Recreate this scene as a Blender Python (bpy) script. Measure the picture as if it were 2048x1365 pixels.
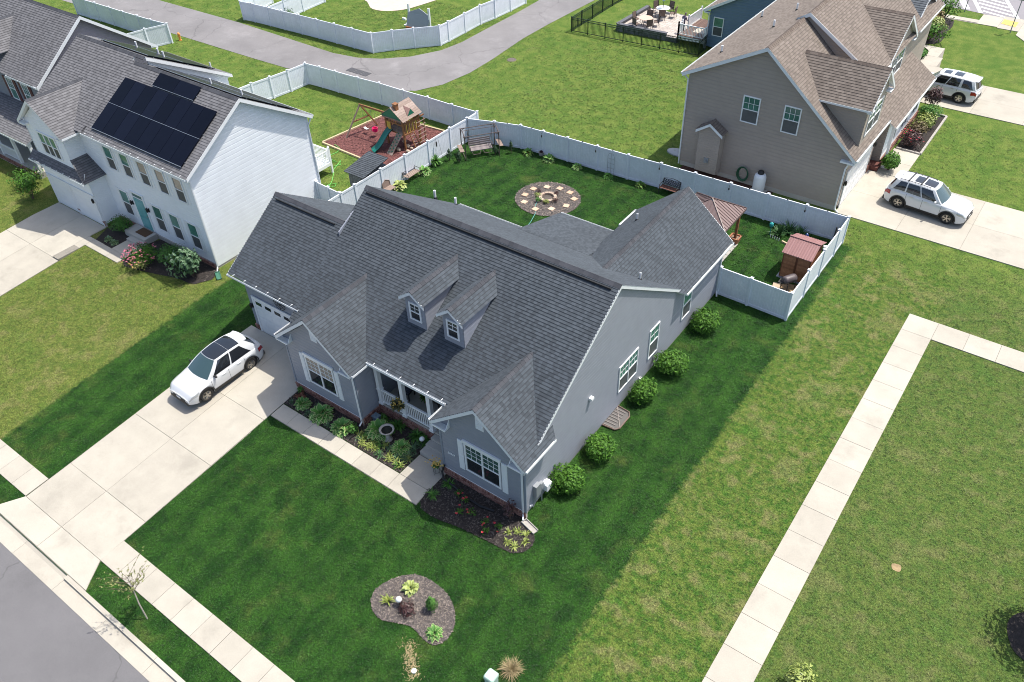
import bpy, bmesh, math, random
import numpy as np
from mathutils import Vector, Matrix
for o in list(bpy.data.objects): bpy.data.objects.remove(o)
S = bpy.context.scene
COL = S.collection
R_ = math.radians
rng = random.Random(7)

# ---------------------------------------------------------------- camera, sky, sun, exposure
CAMZ = 27.8
RC = np.array([[0.80738508, 0.58915406, -0.0320441], [0.37058908, -0.54862316, -0.7494507], [-0.45912206, 0.59322013, -0.66128422]])
cam_d = bpy.data.cameras.new('camera'); cam = bpy.data.objects.new('camera', cam_d); COL.objects.link(cam)
cam_d.sensor_width = 36; cam_d.lens = 36 * 1622.92 / 2048; cam_d.clip_end = 2000
m = Matrix.Identity(4)
for i in range(3):
    m[i][0] = RC[0][i]; m[i][1] = -RC[1][i]; m[i][2] = -RC[2][i]
m[2][3] = CAMZ
cam.matrix_world = m
S.camera = cam
SUN_EL, SUN_AZ = 65.5, 55.0          # azimuth counted from +X towards +Y
W = bpy.data.worlds.new('World'); S.world = W; W.use_nodes = True
nt = W.node_tree; bg = nt.nodes['Background']; sky = nt.nodes.new('ShaderNodeTexSky'); sky.sky_type = 'NISHITA'; sky.sun_disc = False
sky.sun_elevation = R_(SUN_EL); sky.sun_rotation = R_(90 - SUN_AZ); sky.air_density = 1.0; sky.dust_density = 3.0; sky.ozone_density = 1.0
nt.links.new(sky.outputs[0], bg.inputs[0]); bg.inputs[1].default_value = 0.15
sd = bpy.data.lights.new('sun', 'SUN'); sd.energy = 4.0; sd.angle = R_(0.53); sd.color = (1, 0.945, 0.86)
so = bpy.data.objects.new('sun', sd); COL.objects.link(so)
d = Vector((math.cos(R_(SUN_EL)) * math.cos(R_(SUN_AZ)), math.cos(R_(SUN_EL)) * math.sin(R_(SUN_AZ)), math.sin(R_(SUN_EL))))
so.rotation_euler = d.to_track_quat('Z', 'Y').to_euler(); so.location = d * 80
S.view_settings.view_transform = 'Standard'; S.view_settings.look = 'None'; S.view_settings.gamma = 1; S.view_settings.exposure = 0.52
S.view_settings.use_curve_mapping = False
S.render.engine = 'CYCLES'; S.cycles.filter_width = 1.0

# ---------------------------------------------------------------- helpers
def ss(a, b, x):
    t = np.clip((x - a) / (b - a), 0, 1); return t * t * (3 - 2 * t)
def terr(x, y):
    z = -0.065 * np.clip(17.5 - y, 0, 11.5) - 0.04 * np.clip(6 - y, 0, 2.4)
    k = np.clip((x + 25.86) / .12, 0, 1) * np.clip((-12.42 - x) / .12, 0, 1) * np.clip((y - 15.2) / .1, 0, 1) * np.clip((19.2 - y) / .3, 0, 1)
    z = z + k * (np.minimum(z, -.17) - z)          # the front beds lie level below the brick base
    return float(z * (1 - ss(-13, -4, x))) if np.isscalar(x) else z * (1 - ss(-13, -4, x))
def V(*a): return Vector(a)
MATS = {}
def mat(name, c, c2=None, rough=.7, nscale=0, namt=.0, bump=0, bscale=30, metal=0, spec=.5, coat=0, n2=0, a2=0, stain=0, crack=0, trans=0):
    """procedural material: base colour c..c2 by the piece's own tint, broken up by noise in world space"""
    if name in MATS: return MATS[name]
    M = bpy.data.materials.new(name); M.use_nodes = True; t = M.node_tree; b = t.nodes['Principled BSDF']
    b.inputs['Roughness'].default_value = rough; b.inputs['Metallic'].default_value = metal
    b.inputs['Specular IOR Level'].default_value = spec; b.inputs['Coat Weight'].default_value = coat
    b.inputs['Coat Roughness'].default_value = .06
    if trans: b.inputs['Transmission Weight'].default_value = trans
    L = t.links.new; N = t.nodes.new
    geo = N('ShaderNodeNewGeometry')
    mix = N('ShaderNodeMix'); mix.data_type = 'RGBA'
    mix.inputs[6].default_value = (*c, 1); mix.inputs[7].default_value = (*(c2 or c), 1)
    at = N('ShaderNodeAttribute'); at.attribute_name = 'tint'
    L(at.outputs['Fac'], mix.inputs[0])
    out = mix.outputs[2]
    for sc, am in ((nscale, namt), (n2, a2)):
        if not sc: continue
        no = N('ShaderNodeTexNoise'); no.inputs['Scale'].default_value = sc; no.inputs['Detail'].default_value = 5; no.inputs['Roughness'].default_value = .65
        L(geo.outputs['Position'], no.inputs['Vector'])
        mr = N('ShaderNodeMapRange'); mr.inputs[1].default_value = .3; mr.inputs[2].default_value = .7; mr.inputs[3].default_value = 1 - am; mr.inputs[4].default_value = 1 + am
        L(no.outputs['Fac'], mr.inputs[0])
        vm = N('ShaderNodeVectorMath'); vm.operation = 'SCALE'; L(out, vm.inputs[0]); L(mr.outputs[0], vm.inputs['Scale']); out = vm.outputs[0]
    if stain:
        no = N('ShaderNodeTexNoise'); no.inputs['Scale'].default_value = .45; no.inputs['Detail'].default_value = 7; no.inputs['Roughness'].default_value = .72
        L(geo.outputs['Position'], no.inputs['Vector']); mr = N('ShaderNodeMapRange'); mr.interpolation_type = 'SMOOTHSTEP'; mr.inputs[1].default_value = .5; mr.inputs[2].default_value = .72; mr.inputs[3].default_value = 1; mr.inputs[4].default_value = 1 - stain
        L(no.outputs['Fac'], mr.inputs[0]); vm = N('ShaderNodeVectorMath'); vm.operation = 'SCALE'; L(out, vm.inputs[0]); L(mr.outputs[0], vm.inputs['Scale']); out = vm.outputs[0]
    if crack:
        nz = N('ShaderNodeTexNoise'); nz.inputs['Scale'].default_value = .9; nz.inputs['Detail'].default_value = 4; L(geo.outputs['Position'], nz.inputs['Vector'])
        va = N('ShaderNodeVectorMath'); va.operation = 'MULTIPLY_ADD'; va.inputs[1].default_value = (1.6, 1.6, 0); L(nz.outputs['Color'], va.inputs[0]); L(geo.outputs['Position'], va.inputs[2])
        vo = N('ShaderNodeTexVoronoi'); vo.feature = 'DISTANCE_TO_EDGE'; vo.inputs['Scale'].default_value = crack; L(va.outputs[0], vo.inputs['Vector'])
        mr = N('ShaderNodeMapRange'); mr.inputs[1].default_value = .0; mr.inputs[2].default_value = .007; mr.inputs[3].default_value = .7; mr.inputs[4].default_value = 1
        L(vo.outputs['Distance'], mr.inputs[0]); vm = N('ShaderNodeVectorMath'); vm.operation = 'SCALE'; L(out, vm.inputs[0]); L(mr.outputs[0], vm.inputs['Scale']); out = vm.outputs[0]
    L(out, b.inputs['Base Color'])
    if bump:
        no = N('ShaderNodeTexNoise'); no.inputs['Scale'].default_value = bscale; no.inputs['Detail'].default_value = 3
        L(geo.outputs['Position'], no.inputs['Vector'])
        bp = N('ShaderNodeBump'); bp.inputs['Strength'].default_value = bump; bp.inputs['Distance'].default_value = .02
        L(no.outputs['Fac'], bp.inputs['Height']); L(bp.outputs[0], b.inputs['Normal'])
    MATS[name] = M
    return M
LOC = {}
class MB:
    """collects faces in world coordinates, links them as one mesh object"""
    def __init__(s): s.v = []; s.f = []; s.t = []; s.mi = []; s.cur = 0
    def face(s, pts, tint=0.0):
        n = len(s.v); s.v.extend([(p[0], p[1], p[2]) for p in pts]); s.f.append(tuple(range(n, n + len(pts)))); s.t.append(tint); s.mi.append(s.cur)
    def mesh(s, V_, F_, tint=0.0):
        n = len(s.v); s.v.extend([tuple(p) for p in V_])
        for f in F_: s.f.append(tuple(n + i for i in f)); s.t.append(tint); s.mi.append(s.cur)
    def hexa(s, a, b, tint=0.0):
        """a: four lower corners (ccw from above), b: four upper corners"""
        s.mesh(list(a) + list(b), [(3, 2, 1, 0), (4, 5, 6, 7), (0, 1, 5, 4), (1, 2, 6, 5), (2, 3, 7, 6), (3, 0, 4, 7)], tint)
    def box(s, x0, y0, z0, x1, y1, z1, tint=0.0):
        x0, x1 = min(x0, x1), max(x0, x1); y0, y1 = min(y0, y1), max(y0, y1); z0, z1 = min(z0, z1), max(z0, z1)
        s.hexa([(x0, y0, z0), (x1, y0, z0), (x1, y1, z0), (x0, y1, z0)], [(x0, y0, z1), (x1, y0, z1), (x1, y1, z1), (x0, y1, z1)], tint)
    def obox(s, o, u, v, n, tint=0.0):
        """box from corner o with edge vectors u, v, n"""
        o = Vector(o); u = Vector(u); v = Vector(v); n = Vector(n)
        if u.cross(v).dot(n) < 0: u, v = v, u
        s.hexa([o, o + u, o + u + v, o + v], [o + n, o + u + n, o + u + v + n, o + v + n], tint)
    def bar(s, p, q, w, h=None, up=(0, 0, 1), tint=0.0):
        p = Vector(p); q = Vector(q); d = (q - p); h = h or w
        a = d.cross(Vector(up))
        if a.length < 1e-6: a = d.cross(Vector((0, 1, 0)))
        a.normalize(); b = a.cross(d).normalized()
        s.obox(p - a * w / 2 - b * h / 2, d, a * w, b * h, tint)
    def prism(s, pts, vec, tint=0.0):
        vec = Vector(vec); n = len(pts); P = [Vector(p) for p in pts]; Q = [p + vec for p in P]
        nrm = Vector((0, 0, 0))
        for i in range(n): nrm += P[i].cross(P[(i + 1) % n])
        if nrm.dot(vec) > 0: F = [tuple(reversed(range(n))), tuple(range(n, 2 * n))] + [(i, (i + 1) % n, n + (i + 1) % n, n + i) for i in range(n)]
        else: F = [tuple(range(n)), tuple(reversed(range(n, 2 * n)))] + [((i + 1) % n, i, n + i, n + (i + 1) % n) for i in range(n)]
        s.mesh(P + Q, F, tint)
    def tube(s, pts, r, n=6, tint=0.0, cap=True):
        P = [Vector(p) for p in pts]; rs = r if isinstance(r, (list, tuple)) else [r] * len(P); V_ = []; F = []
        up = None
        for i, p in enumerate(P):
            d = (P[min(i + 1, len(P) - 1)] - P[max(i - 1, 0)]).normalized()
            a = d.cross(up if up is not None else Vector((0, 0, 1)))
            if a.length < 1e-3: a = d.cross(Vector((0, 1, 0)))
            a.normalize(); b = d.cross(a).normalized(); up = -b if up is None else up
            up = a.cross(d)
            for k in range(n):
                t = 2 * math.pi * k / n; V_.append(p + (a * math.cos(t) + b * math.sin(t)) * rs[i])
        for i in range(len(P) - 1):
            for k in range(n): F.append((i * n + k, i * n + (k + 1) % n, (i + 1) * n + (k + 1) % n, (i + 1) * n + k))
        if cap: F.append(tuple(reversed(range(n)))); F.append(tuple(range((len(P) - 1) * n, len(P) * n)))
        s.mesh(V_, F, tint)
    def lathe(s, prof, c, n=16, tint=0.0, axis=None, sx=1, sy=1):
        """profile (r,h) round the vertical (or given axis) through c"""
        c = Vector(c); ax = Vector(axis or (0, 0, 1)).normalized(); e = ax.orthogonal().normalized() if axis else Vector((1, 0, 0)); g = ax.cross(e)
        V_ = []; F = []
        for r, h in prof:
            for k in range(n):
                t = 2 * math.pi * k / n; V_.append(c + ax * h + (e * math.cos(t) * sx + g * math.sin(t) * sy) * r)
        for i in range(len(prof) - 1):
            for k in range(n): F.append((i * n + k, i * n + (k + 1) % n, (i + 1) * n + (k + 1) % n, (i + 1) * n + k))
        if prof[0][0] > 1e-4: F.append(tuple(reversed(range(n))))
        if prof[-1][0] > 1e-4: F.append(tuple(range((len(prof) - 1) * n, len(prof) * n)))
        s.mesh(V_, F, tint)
    def grid(s, f, us, vs, tint=0.0, off=0.0, flip=False):
        """surface f(u,v) sampled on us x vs, moved off along its normal"""
        V_ = []; e = 1e-3
        for u in us:
            for v in vs:
                p = Vector(f(u, v))
                if off:
                    du = Vector(f(u + e, v)) - Vector(f(u - e, v)); dv = Vector(f(u, v + e)) - Vector(f(u, v - e))
                    nn = du.cross(dv); nn = nn.normalized() if nn.length > 1e-12 else Vector((0, 0, 1)); p = p + nn * (-off if flip else off)
                V_.append(p)
        m_ = len(vs); F = []
        for i in range(len(us) - 1):
            for j in range(m_ - 1):
                q = (i * m_ + j, (i + 1) * m_ + j, (i + 1) * m_ + j + 1, i * m_ + j + 1); F.append(tuple(reversed(q)) if flip else q)
        s.mesh(V_, F, tint)
    def build(s, name, mats, parent=None, loc=None, smooth=False, kind=None):
        me = bpy.data.meshes.new(name)
        if parent is not None: base = LOC[parent.name]
        elif loc is not None: base = loc
        else:
            a = np.array(s.v); lo = a.min(0); hi = a.max(0); base = ((lo[0] + hi[0]) / 2, (lo[1] + hi[1]) / 2, lo[2])
        base = Vector(base)
        me.from_pydata([(x - base.x, y - base.y, z - base.z) for x, y, z in s.v], [], s.f)
        if not isinstance(mats, (list, tuple)): mats = [mats]
        for mm in mats: me.materials.append(mm)
        if any(s.mi): me.polygons.foreach_set('material_index', s.mi)
        if any(s.t):
            a = me.attributes.new('tint', 'FLOAT', 'FACE'); a.data.foreach_set('value', s.t)
        if smooth: me.polygons.foreach_set('use_smooth', [True] * len(me.polygons))
        me.update()
        o = bpy.data.objects.new(name, me); COL.objects.link(o)
        if parent is not None: o.parent = parent
        else: o.location = base
        LOC[o.name] = tuple(base)
        if kind: o['kind'] = kind
        return o
def thing(name, label, cat, loc, group=None, rz=0):
    o = bpy.data.objects.new(name, None); COL.objects.link(o); o.location = loc; o.rotation_euler = (0, 0, rz); o.empty_display_size = .3
    LOC[o.name] = tuple(loc); tag(o, label, cat, group)
    return o
def tag(o, label, cat, group=None):
    o['label'] = label; o['category'] = cat
    if group: o['group'] = group
    return o
def struct(o): o['kind'] = 'structure'; return o
def copy_tree(o, parent=None):
    c = o.copy(); COL.objects.link(c)
    if parent is not None: c.parent = parent
    LOC[c.name] = LOC.get(o.name, (0, 0, 0))
    for ch in list(o.children): copy_tree(ch, c)
    return c
def clip(poly, a, b, c):
    """keep the part of a 2-D polygon where a*x+b*y<=c"""
    out = []; n = len(poly)
    for i in range(n):
        p = poly[i]; q = poly[(i + 1) % n]; dp = a * p[0] + b * p[1] - c; dq = a * q[0] + b * q[1] - c
        if dp <= 0: out.append(p)
        if (dp < 0 < dq) or (dq < 0 < dp):
            t = dp / (dp - dq); out.append((p[0] + (q[0] - p[0]) * t, p[1] + (q[1] - p[1]) * t))
    return out
def area2(p): return sum(p[i][0] * p[(i + 1) % len(p)][1] - p[(i + 1) % len(p)][0] * p[i][1] for i in range(len(p))) / 2

# ---------------------------------------------------------------- materials
white = mat('white_vinyl', (.78, .80, .81), rough=.38, nscale=1.3, namt=.03)
fence_white = mat('white_fence_vinyl', (.73, .77, .84), (.64, .69, .75), rough=.42, nscale=1.1, namt=.06, n2=6, a2=.05)
trim_white = mat('white_trim', (.74, .77, .79), rough=.45, nscale=3, namt=.03)
grey_side = mat('blue_grey_siding', (.258, .277, .322), rough=.5, nscale=2, namt=.05)
white_side = mat('white_siding', (.80, .83, .86), rough=.45, nscale=1.2, namt=.04)
tan_side = mat('taupe_siding', (.345, .296, .255), rough=.55, nscale=1.5, namt=.05)
blue_side = mat('steel_blue_siding', (.12, .19, .27), rough=.5, nscale=2, namt=.04)
mauve_side = mat('mauve_siding', (.30, .27, .30), rough=.5, nscale=2, namt=.05)
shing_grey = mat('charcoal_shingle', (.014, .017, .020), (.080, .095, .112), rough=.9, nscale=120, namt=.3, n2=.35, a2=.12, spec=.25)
shing_white = mat('grey_shingle', (.035, .035, .038), (.18, .18, .19), rough=.9, nscale=120, namt=.25, n2=.35, a2=.1, spec=.25)
shing_tan = mat('weathered_brown_shingle', (.05, .04, .034), (.225, .192, .166), rough=.9, nscale=120, namt=.25, n2=.35, a2=.1, spec=.25)
shing_blue = mat('slate_shingle', (.03, .034, .04), (.15, .17, .19), rough=.9, nscale=120, namt=.25, spec=.25)
cap_grey = mat('ridge_cap_grey', (.05, .053, .062), (.074, .078, .09), rough=.9, nscale=90, namt=.25, spec=.25)
cap_tan = mat('ridge_cap_brown', (.12, .095, .08), (.17, .14, .12), rough=.9, nscale=90, namt=.25, spec=.25)
black = mat('black_plastic', (.012, .012, .013), rough=.5)
dark = mat('dark_void', (.02, .02, .022), rough=.8)
glass = mat('window_glass', (.022, .026, .03), (.085, .225, .18), rough=.06, spec=.6, nscale=1.2, namt=.3)  # teal end of the tint paints green reflections into the pane colour
blind = mat('window_blind', (.33, .28, .23), rough=.25, nscale=8, namt=.15)
screen = mat('insect_screen', (.06, .066, .072), (.11, .12, .125), rough=.55, nscale=2, namt=.2)
concrete = mat('pale_concrete', (.432, .404, .342), (.37, .345, .292), rough=.88, stain=.16, nscale=.8, namt=.08, n2=22, a2=.06, bump=.12, bscale=90)
conc_old = mat('grey_concrete', (.40, .385, .35), (.34, .33, .31), rough=.9, nscale=1.2, namt=.08, n2=25, a2=.07, bump=.12, bscale=90)
joint = mat('concrete_joint', (.23, .215, .185), rough=.95, nscale=6, namt=.15)
asphalt = mat('street_asphalt', (.136, .134, .139), rough=.92, stain=.12, crack=.16, nscale=.5, namt=.07, n2=55, a2=.2, bump=.25, bscale=120)
alley_asph = mat('worn_alley_asphalt', (.185, .179, .182), rough=.92, stain=-.22, crack=.13, nscale=.22, namt=.16, n2=14, a2=.09, bump=.2, bscale=100)
brick = mat('red_brown_brick', (.14, .05, .04), (.36, .19, .15), rough=.85, nscale=25, namt=.2)
mortar = mat('mortar', (.44, .40, .36), rough=.95, nscale=20, namt=.15)
mulch = mat('dark_mulch', (.026, .021, .019), (.11, .095, .085), rough=.95, nscale=9, namt=.5, n2=60, a2=.5, bump=.6, bscale=60)
mulch_grey = mat('weathered_mulch', (.085, .075, .072), (.24, .20, .17), rough=.95, nscale=9, namt=.35, n2=60, a2=.5, bump=.6, bscale=60)
mulch_red = mat('red_mulch', (.125, .048, .045), (.2, .08, .07), rough=.95, nscale=7, namt=.35, n2=40, a2=.5, bump=.6, bscale=50)
hosta_g = mat('hosta_leaf', (.05, .145, .03), (.10, .26, .05), rough=.55, spec=.25)
hosta_w = mat('hosta_cream_edge', (.36, .48, .17), (.54, .6, .3), rough=.55, spec=.25)
leaf_dark = mat('glossy_dark_leaf', (.018, .07, .008), (.10, .23, .025), rough=.55, spec=.22)
leaf_mid = mat('mid_green_leaf', (.03, .10, .018), (.10, .24, .04), rough=.55, spec=.25)
leaf_lime = mat('lime_leaf', (.14, .2, .03), (.33, .38, .1), rough=.5)
leaf_blue = mat('blue_green_leaf', (.035, .085, .04), (.1, .19, .085), rough=.5)
leaf_burg = mat('burgundy_leaf', (.032, .012, .014), (.085, .035, .032), rough=.5)
straw = mat('straw_blade', (.25, .19, .095), (.4, .33, .18), rough=.8)
bark = mat('bark', (.11, .08, .06), (.17, .14, .11), rough=.9, nscale=20, namt=.3)
petal_red = mat('red_petal', (.42, .012, .03), (.55, .04, .07), rough=.6)
petal_pink = mat('pink_petal', (.5, .06, .14), (.55, .2, .26), rough=.6)
petal_yel = mat('yellow_petal', (.55, .30, .03), (.62, .5, .15), rough=.6)
stone = mat('cast_stone', (.36, .34, .31), rough=.9, nscale=10, namt=.15)
paver = mat('peach_paver', (.50, .34, .235), (.56, .42, .31), rough=.9, nscale=6, namt=.1)
cedar = mat('stained_cedar', (.21, .085, .036), (.32, .15, .07), rough=.7, nscale=9, namt=.25)
wood_pale = mat('weathered_wood', (.235, .175, .145), (.32, .255, .22), rough=.85, nscale=9, namt=.2)
car_white = mat('white_car_paint', (.58, .60, .62), rough=.22, coat=.8)
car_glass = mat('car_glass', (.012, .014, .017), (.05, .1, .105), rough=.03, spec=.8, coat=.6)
chrome = mat('alloy_metal', (.5, .48, .45), rough=.28, metal=1)
rubber = mat('tyre_rubber', (.018, .018, .018), rough=.85)
lamp_red = mat('red_lens', (.28, .008, .014), rough=.15, coat=.5)
lamp_clear = mat('clear_lens', (.42, .44, .46), rough=.1, coat=.6, metal=.4)
iron = mat('dark_iron', (.025, .024, .024), rough=.55)
grey_metal = mat('grey_metal', (.28, .30, .32), rough=.45, metal=.3)
# ---------------------------------------------------------------- lawn colour (shared by the ground sheet and the grass blades)
def lawn_color(t):
    N = t.nodes.new; L = t.links.new
    geo = N('ShaderNodeNewGeometry'); sep = N('ShaderNodeSeparateXYZ'); L(geo.outputs['Position'], sep.inputs[0])
    def noise(sc, det=3, dim='3D', off=0):
        n = N('ShaderNodeTexNoise'); n.inputs['Scale'].default_value = sc; n.inputs['Detail'].default_value = det; n.inputs['Roughness'].default_value = .6
        if off:
            va = N('ShaderNodeVectorMath'); va.operation = 'ADD'; L(geo.outputs['Position'], va.inputs[0]); va.inputs[1].default_value = (off, off * 2, 0); L(va.outputs[0], n.inputs['Vector'])
        else: L(geo.outputs['Position'], n.inputs['Vector'])
        return n.outputs['Fac']
    def mp(v, a, b, c=0., d=1.):
        n = N('ShaderNodeMapRange'); n.interpolation_type = 'SMOOTHSTEP'
        for i, k in enumerate((a, b, c, d)): n.inputs[i + 1].default_value = k
        L(v, n.inputs[0]); return n.outputs[0]
    def M(op, a, b=None):
        n = N('ShaderNodeMath'); n.operation = op
        for i, k in enumerate((a, b)):
            if k is None: continue
            if isinstance(k, (int, float)): n.inputs[i].default_value = k
            else: L(k, n.inputs[i])
        return n.outputs[0]
    def mixc(f, a, b):
        n = N('ShaderNodeMix'); n.data_type = 'RGBA'
        if isinstance(f, float): n.inputs[0].default_value = f
        else: L(f, n.inputs[0])
        for i, k in ((6, a), (7, b)):
            if isinstance(k, tuple): n.inputs[i].default_value = (*k, 1)
            else: L(k, n.inputs[i])
        return n.outputs[2]
    x, y = sep.outputs[0], sep.outputs[1]
    n1, n2, n3, n4, n5 = noise(.33, 4), noise(1.1, 4), noise(3.4, 3), noise(.55, 5, off=40), noise(14, 2)
    wob = M('MULTIPLY', M('SUBTRACT', noise(3.5, 4), .5), .7)
    xe = M('ADD', x, wob)
    # lush mown lot of the grey house
    lot = M('MULTIPLY', M('MULTIPLY', mp(xe, -36.15, -35.8), mp(xe, -7.55, -7.9)), mp(y, 42.9, 42.5))
    back = M('MULTIPLY', mp(y, 28.4, 28.9), mp(x, -34.8, -34.9))          # neighbour's yard west of the fence is not part of it
    lot = M('MULTIPLY', lot, M('SUBTRACT', 1.0, back))
    lush = mixc(mp(n2, .35, .68), (.010, .040, .006), (.023, .072, .010))
    stripe = M('SINE', M('MULTIPLY', M('ADD', x, M('MULTIPLY', y, .04)), 4.8))
    lush = mixc(M('MULTIPLY', mp(stripe, -.2, .9), .3), lush, (.036, .095, .014))
    lush = mixc(M('MULTIPLY', mp(n4, .54, .76), .55), lush, (.085, .11, .027))
    lush = mixc(M('MULTIPLY', mp(n3, .62, .8), .3), lush, (.085, .12, .03))
    # thin clover-and-straw lawn
    thin = mixc(mp(n3, .36, .62), (.042, .098, .014), (.1, .14, .028))
    thin = mixc(M('MULTIPLY', mp(n2, .5, .68), .62), thin, (.19, .172, .075))
    thin = mixc(M('MULTIPLY', mp(n1, .54, .72), .45), thin, (.22, .19, .09))
    thin = mixc(M('MULTIPLY', mp(n4, .55, .72), .7), thin, (.05, .13, .018))
    thin = mixc(M('MULTIPLY', mp(xe, -14, -20), .35), thin, (.15, .16, .04))
    thin = mixc(M('MULTIPLY', mp(x, -2.6, -1.4), .45), thin, (.075, .112, .03))
    # the bigger lawns further off: even yellow-green
    far = mixc(mp(n2, .36, .66), (.072, .13, .022), (.125, .172, .036))
    far = mixc(M('MULTIPLY', mp(n1, .5, .7), .4), far, (.055, .125, .02))
    far = mixc(M('MULTIPLY', mp(n4, .57, .75), .35), far, (.175, .165, .066))
    isfar = M('MAXIMUM', mp(M('ADD', y, wob), 40, 46), M('MULTIPLY', mp(x, -34.2, -34.9), mp(y, 24, 28)))
    c = mixc(isfar, thin, far)
    c = mixc(lot, c, lush)
    v = N('ShaderNodeVectorMath'); v.operation = 'SCALE'; L(c, v.inputs[0]); L(M('MULTIPLY', mp(n5, .28, .72, .62, 1.36), mp(noise(42, 2, off=9), .28, .72, .66, 1.36)), v.inputs['Scale'])
    return v.outputs[0], geo
lawn = bpy.data.materials.new('lawn'); lawn.use_nodes = True; t = lawn.node_tree; b = t.nodes['Principled BSDF']
c, geo = lawn_color(t); t.links.new(c, b.inputs['Base Color']); b.inputs['Roughness'].default_value = .95; b.inputs['Specular IOR Level'].default_value = .15
no = t.nodes.new('ShaderNodeTexNoise'); no.inputs['Scale'].default_value = 20; no.inputs['Detail'].default_value = 4; t.links.new(geo.outputs['Position'], no.inputs['Vector'])
bp = t.nodes.new('ShaderNodeBump'); bp.inputs['Strength'].default_value = .9; bp.inputs['Distance'].default_value = .06; t.links.new(no.outputs['Fac'], bp.inputs['Height']); t.links.new(bp.outputs[0], b.inputs['Normal'])
blade = bpy.data.materials.new('grass_blade'); blade.use_nodes = True; t = blade.node_tree; b = t.nodes['Principled BSDF']
c, geo = lawn_color(t)
oi = t.nodes.new('ShaderNodeObjectInfo'); mr = t.nodes.new('ShaderNodeMapRange'); mr.inputs[3].default_value = .7; mr.inputs[4].default_value = 1.65; t.links.new(oi.outputs['Random'], mr.inputs[0])
v = t.nodes.new('ShaderNodeVectorMath'); v.operation = 'SCALE'; t.links.new(c, v.inputs[0]); t.links.new(mr.outputs[0], v.inputs['Scale'])
t.links.new(v.outputs[0], b.inputs['Base Color']); b.inputs['Roughness'].default_value = .6; b.inputs['Specular IOR Level'].default_value = .3

NOGRASS = []                                   # polygons that carry no grass
def sheet(name, poly, dz, mt, kind='structure', rings=3, grass=False):
    """a thin sheet that follows the ground dz above it"""
    cx = sum(p[0] for p in poly) / len(poly); cy = sum(p[1] for p in poly) / len(poly)
    b = MB(); P = list(poly); n = len(P)
    ring = [[(cx + (p[0] - cx) * k / rings, cy + (p[1] - cy) * k / rings) for p in P] for k in range(1, rings + 1)]
    V_ = [(cx, cy, terr(cx, cy) + dz)] + [(q[0], q[1], terr(q[0], q[1]) + dz) for r in ring for q in r]
    F = [(0, 1 + i, 1 + (i + 1) % n) for i in range(n)]
    for k in range(rings - 1):
        for i in range(n): F.append((1 + k * n + i, 1 + (k + 1) * n + i, 1 + (k + 1) * n + (i + 1) % n, 1 + k * n + (i + 1) % n))
    if area2(P) < 0: F = [tuple(reversed(f)) for f in F]
    b.mesh(V_, F)
    o = b.build(name, mt, loc=(cx, cy, terr(cx, cy)))
    if kind: o['kind'] = kind
    if not grass: NOGRASS.append(P)
    return o
def curve_poly(pts, n=6):
    """closed Catmull-Rom outline"""
    out = []; k = len(pts)
    for i in range(k):
        p0, p1, p2, p3 = [Vector((*pts[(i + j - 1) % k], 0)) for j in range(4)]
        for j in range(n):
            t = j / n; q = .5 * ((2 * p1) + (p2 - p0) * t + (2 * p0 - 5 * p1 + 4 * p2 - p3) * t * t + (3 * p1 - p0 - 3 * p2 + p3) * t ** 3)
            out.append((q.x, q.y))
    return out
# ---------------------------------------------------------------- ground
xs = sorted(set([-400, -250, -160] + list(range(-120, -14, 6)) + [-14 + .5 * i for i in range(23)] + [-25.86, -25.74, -12.54, -12.42, -2, 0, 5, 15, 30, 60, 120, 250]))
ys = sorted(set([3.72, 4.5, 5.25, 6, 8, 10, 12, 14, 15.2, 15.3, 16, 17.5, 18.9, 19.2, 20, 30, 45, 60, 80, 120, 200, 400]))
b = MB(); b.grid(lambda u, v: (u, v, terr(float(u), float(v))), xs, ys)
struct(b.build('lawn', lawn, loc=(0, 20, 0)))

def slab_run(parent, quads, mt, top=.045, gap=.008):
    """each concrete slab is a piece of its own"""
    for k, q in enumerate(quads):
        c = Vector((sum(p[0] for p in q) / len(q), sum(p[1] for p in q) / len(q)))
        r = []
        for i in range(len(q)):
            p = Vector(q[i]); d = (c - p); r.append(p + Vector((math.copysign(gap, d.x), math.copysign(gap, d.y))))
        if area2([tuple(p) for p in r]) < 0: r.reverse()
        b = MB(); tt = .1 + .85 * rng.random(); dz_ = rng.uniform(-.003, .003); r = [tuple(p) for p in r]
        for r2 in (clip(r, 0, -1, -17.5), clip(r, 0, 1, 17.5)):          # the ground breaks its slope here
            n = len(r2)
            if n < 3: continue
            V_ = [(x, y, terr(x, y) - .06) for x, y in r2] + [(x, y, terr(x, y) + top + dz_) for x, y in r2]
            b.mesh(V_, [tuple(range(n, 2 * n))] + [(i, (i + 1) % n, n + (i + 1) % n, n + i) for i in range(n)], tt)
        b.build('slab', mt, parent)
def paving(name, outline, quads, mt, top=.045):
    o = sheet(name, outline, .014, joint, rings=2); slab_run(o, quads, mt, top); return o
def rect(x0, y0, x1, y1): return [(x0, y0), (x1, y0), (x1, y1), (x0, y1)]

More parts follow.
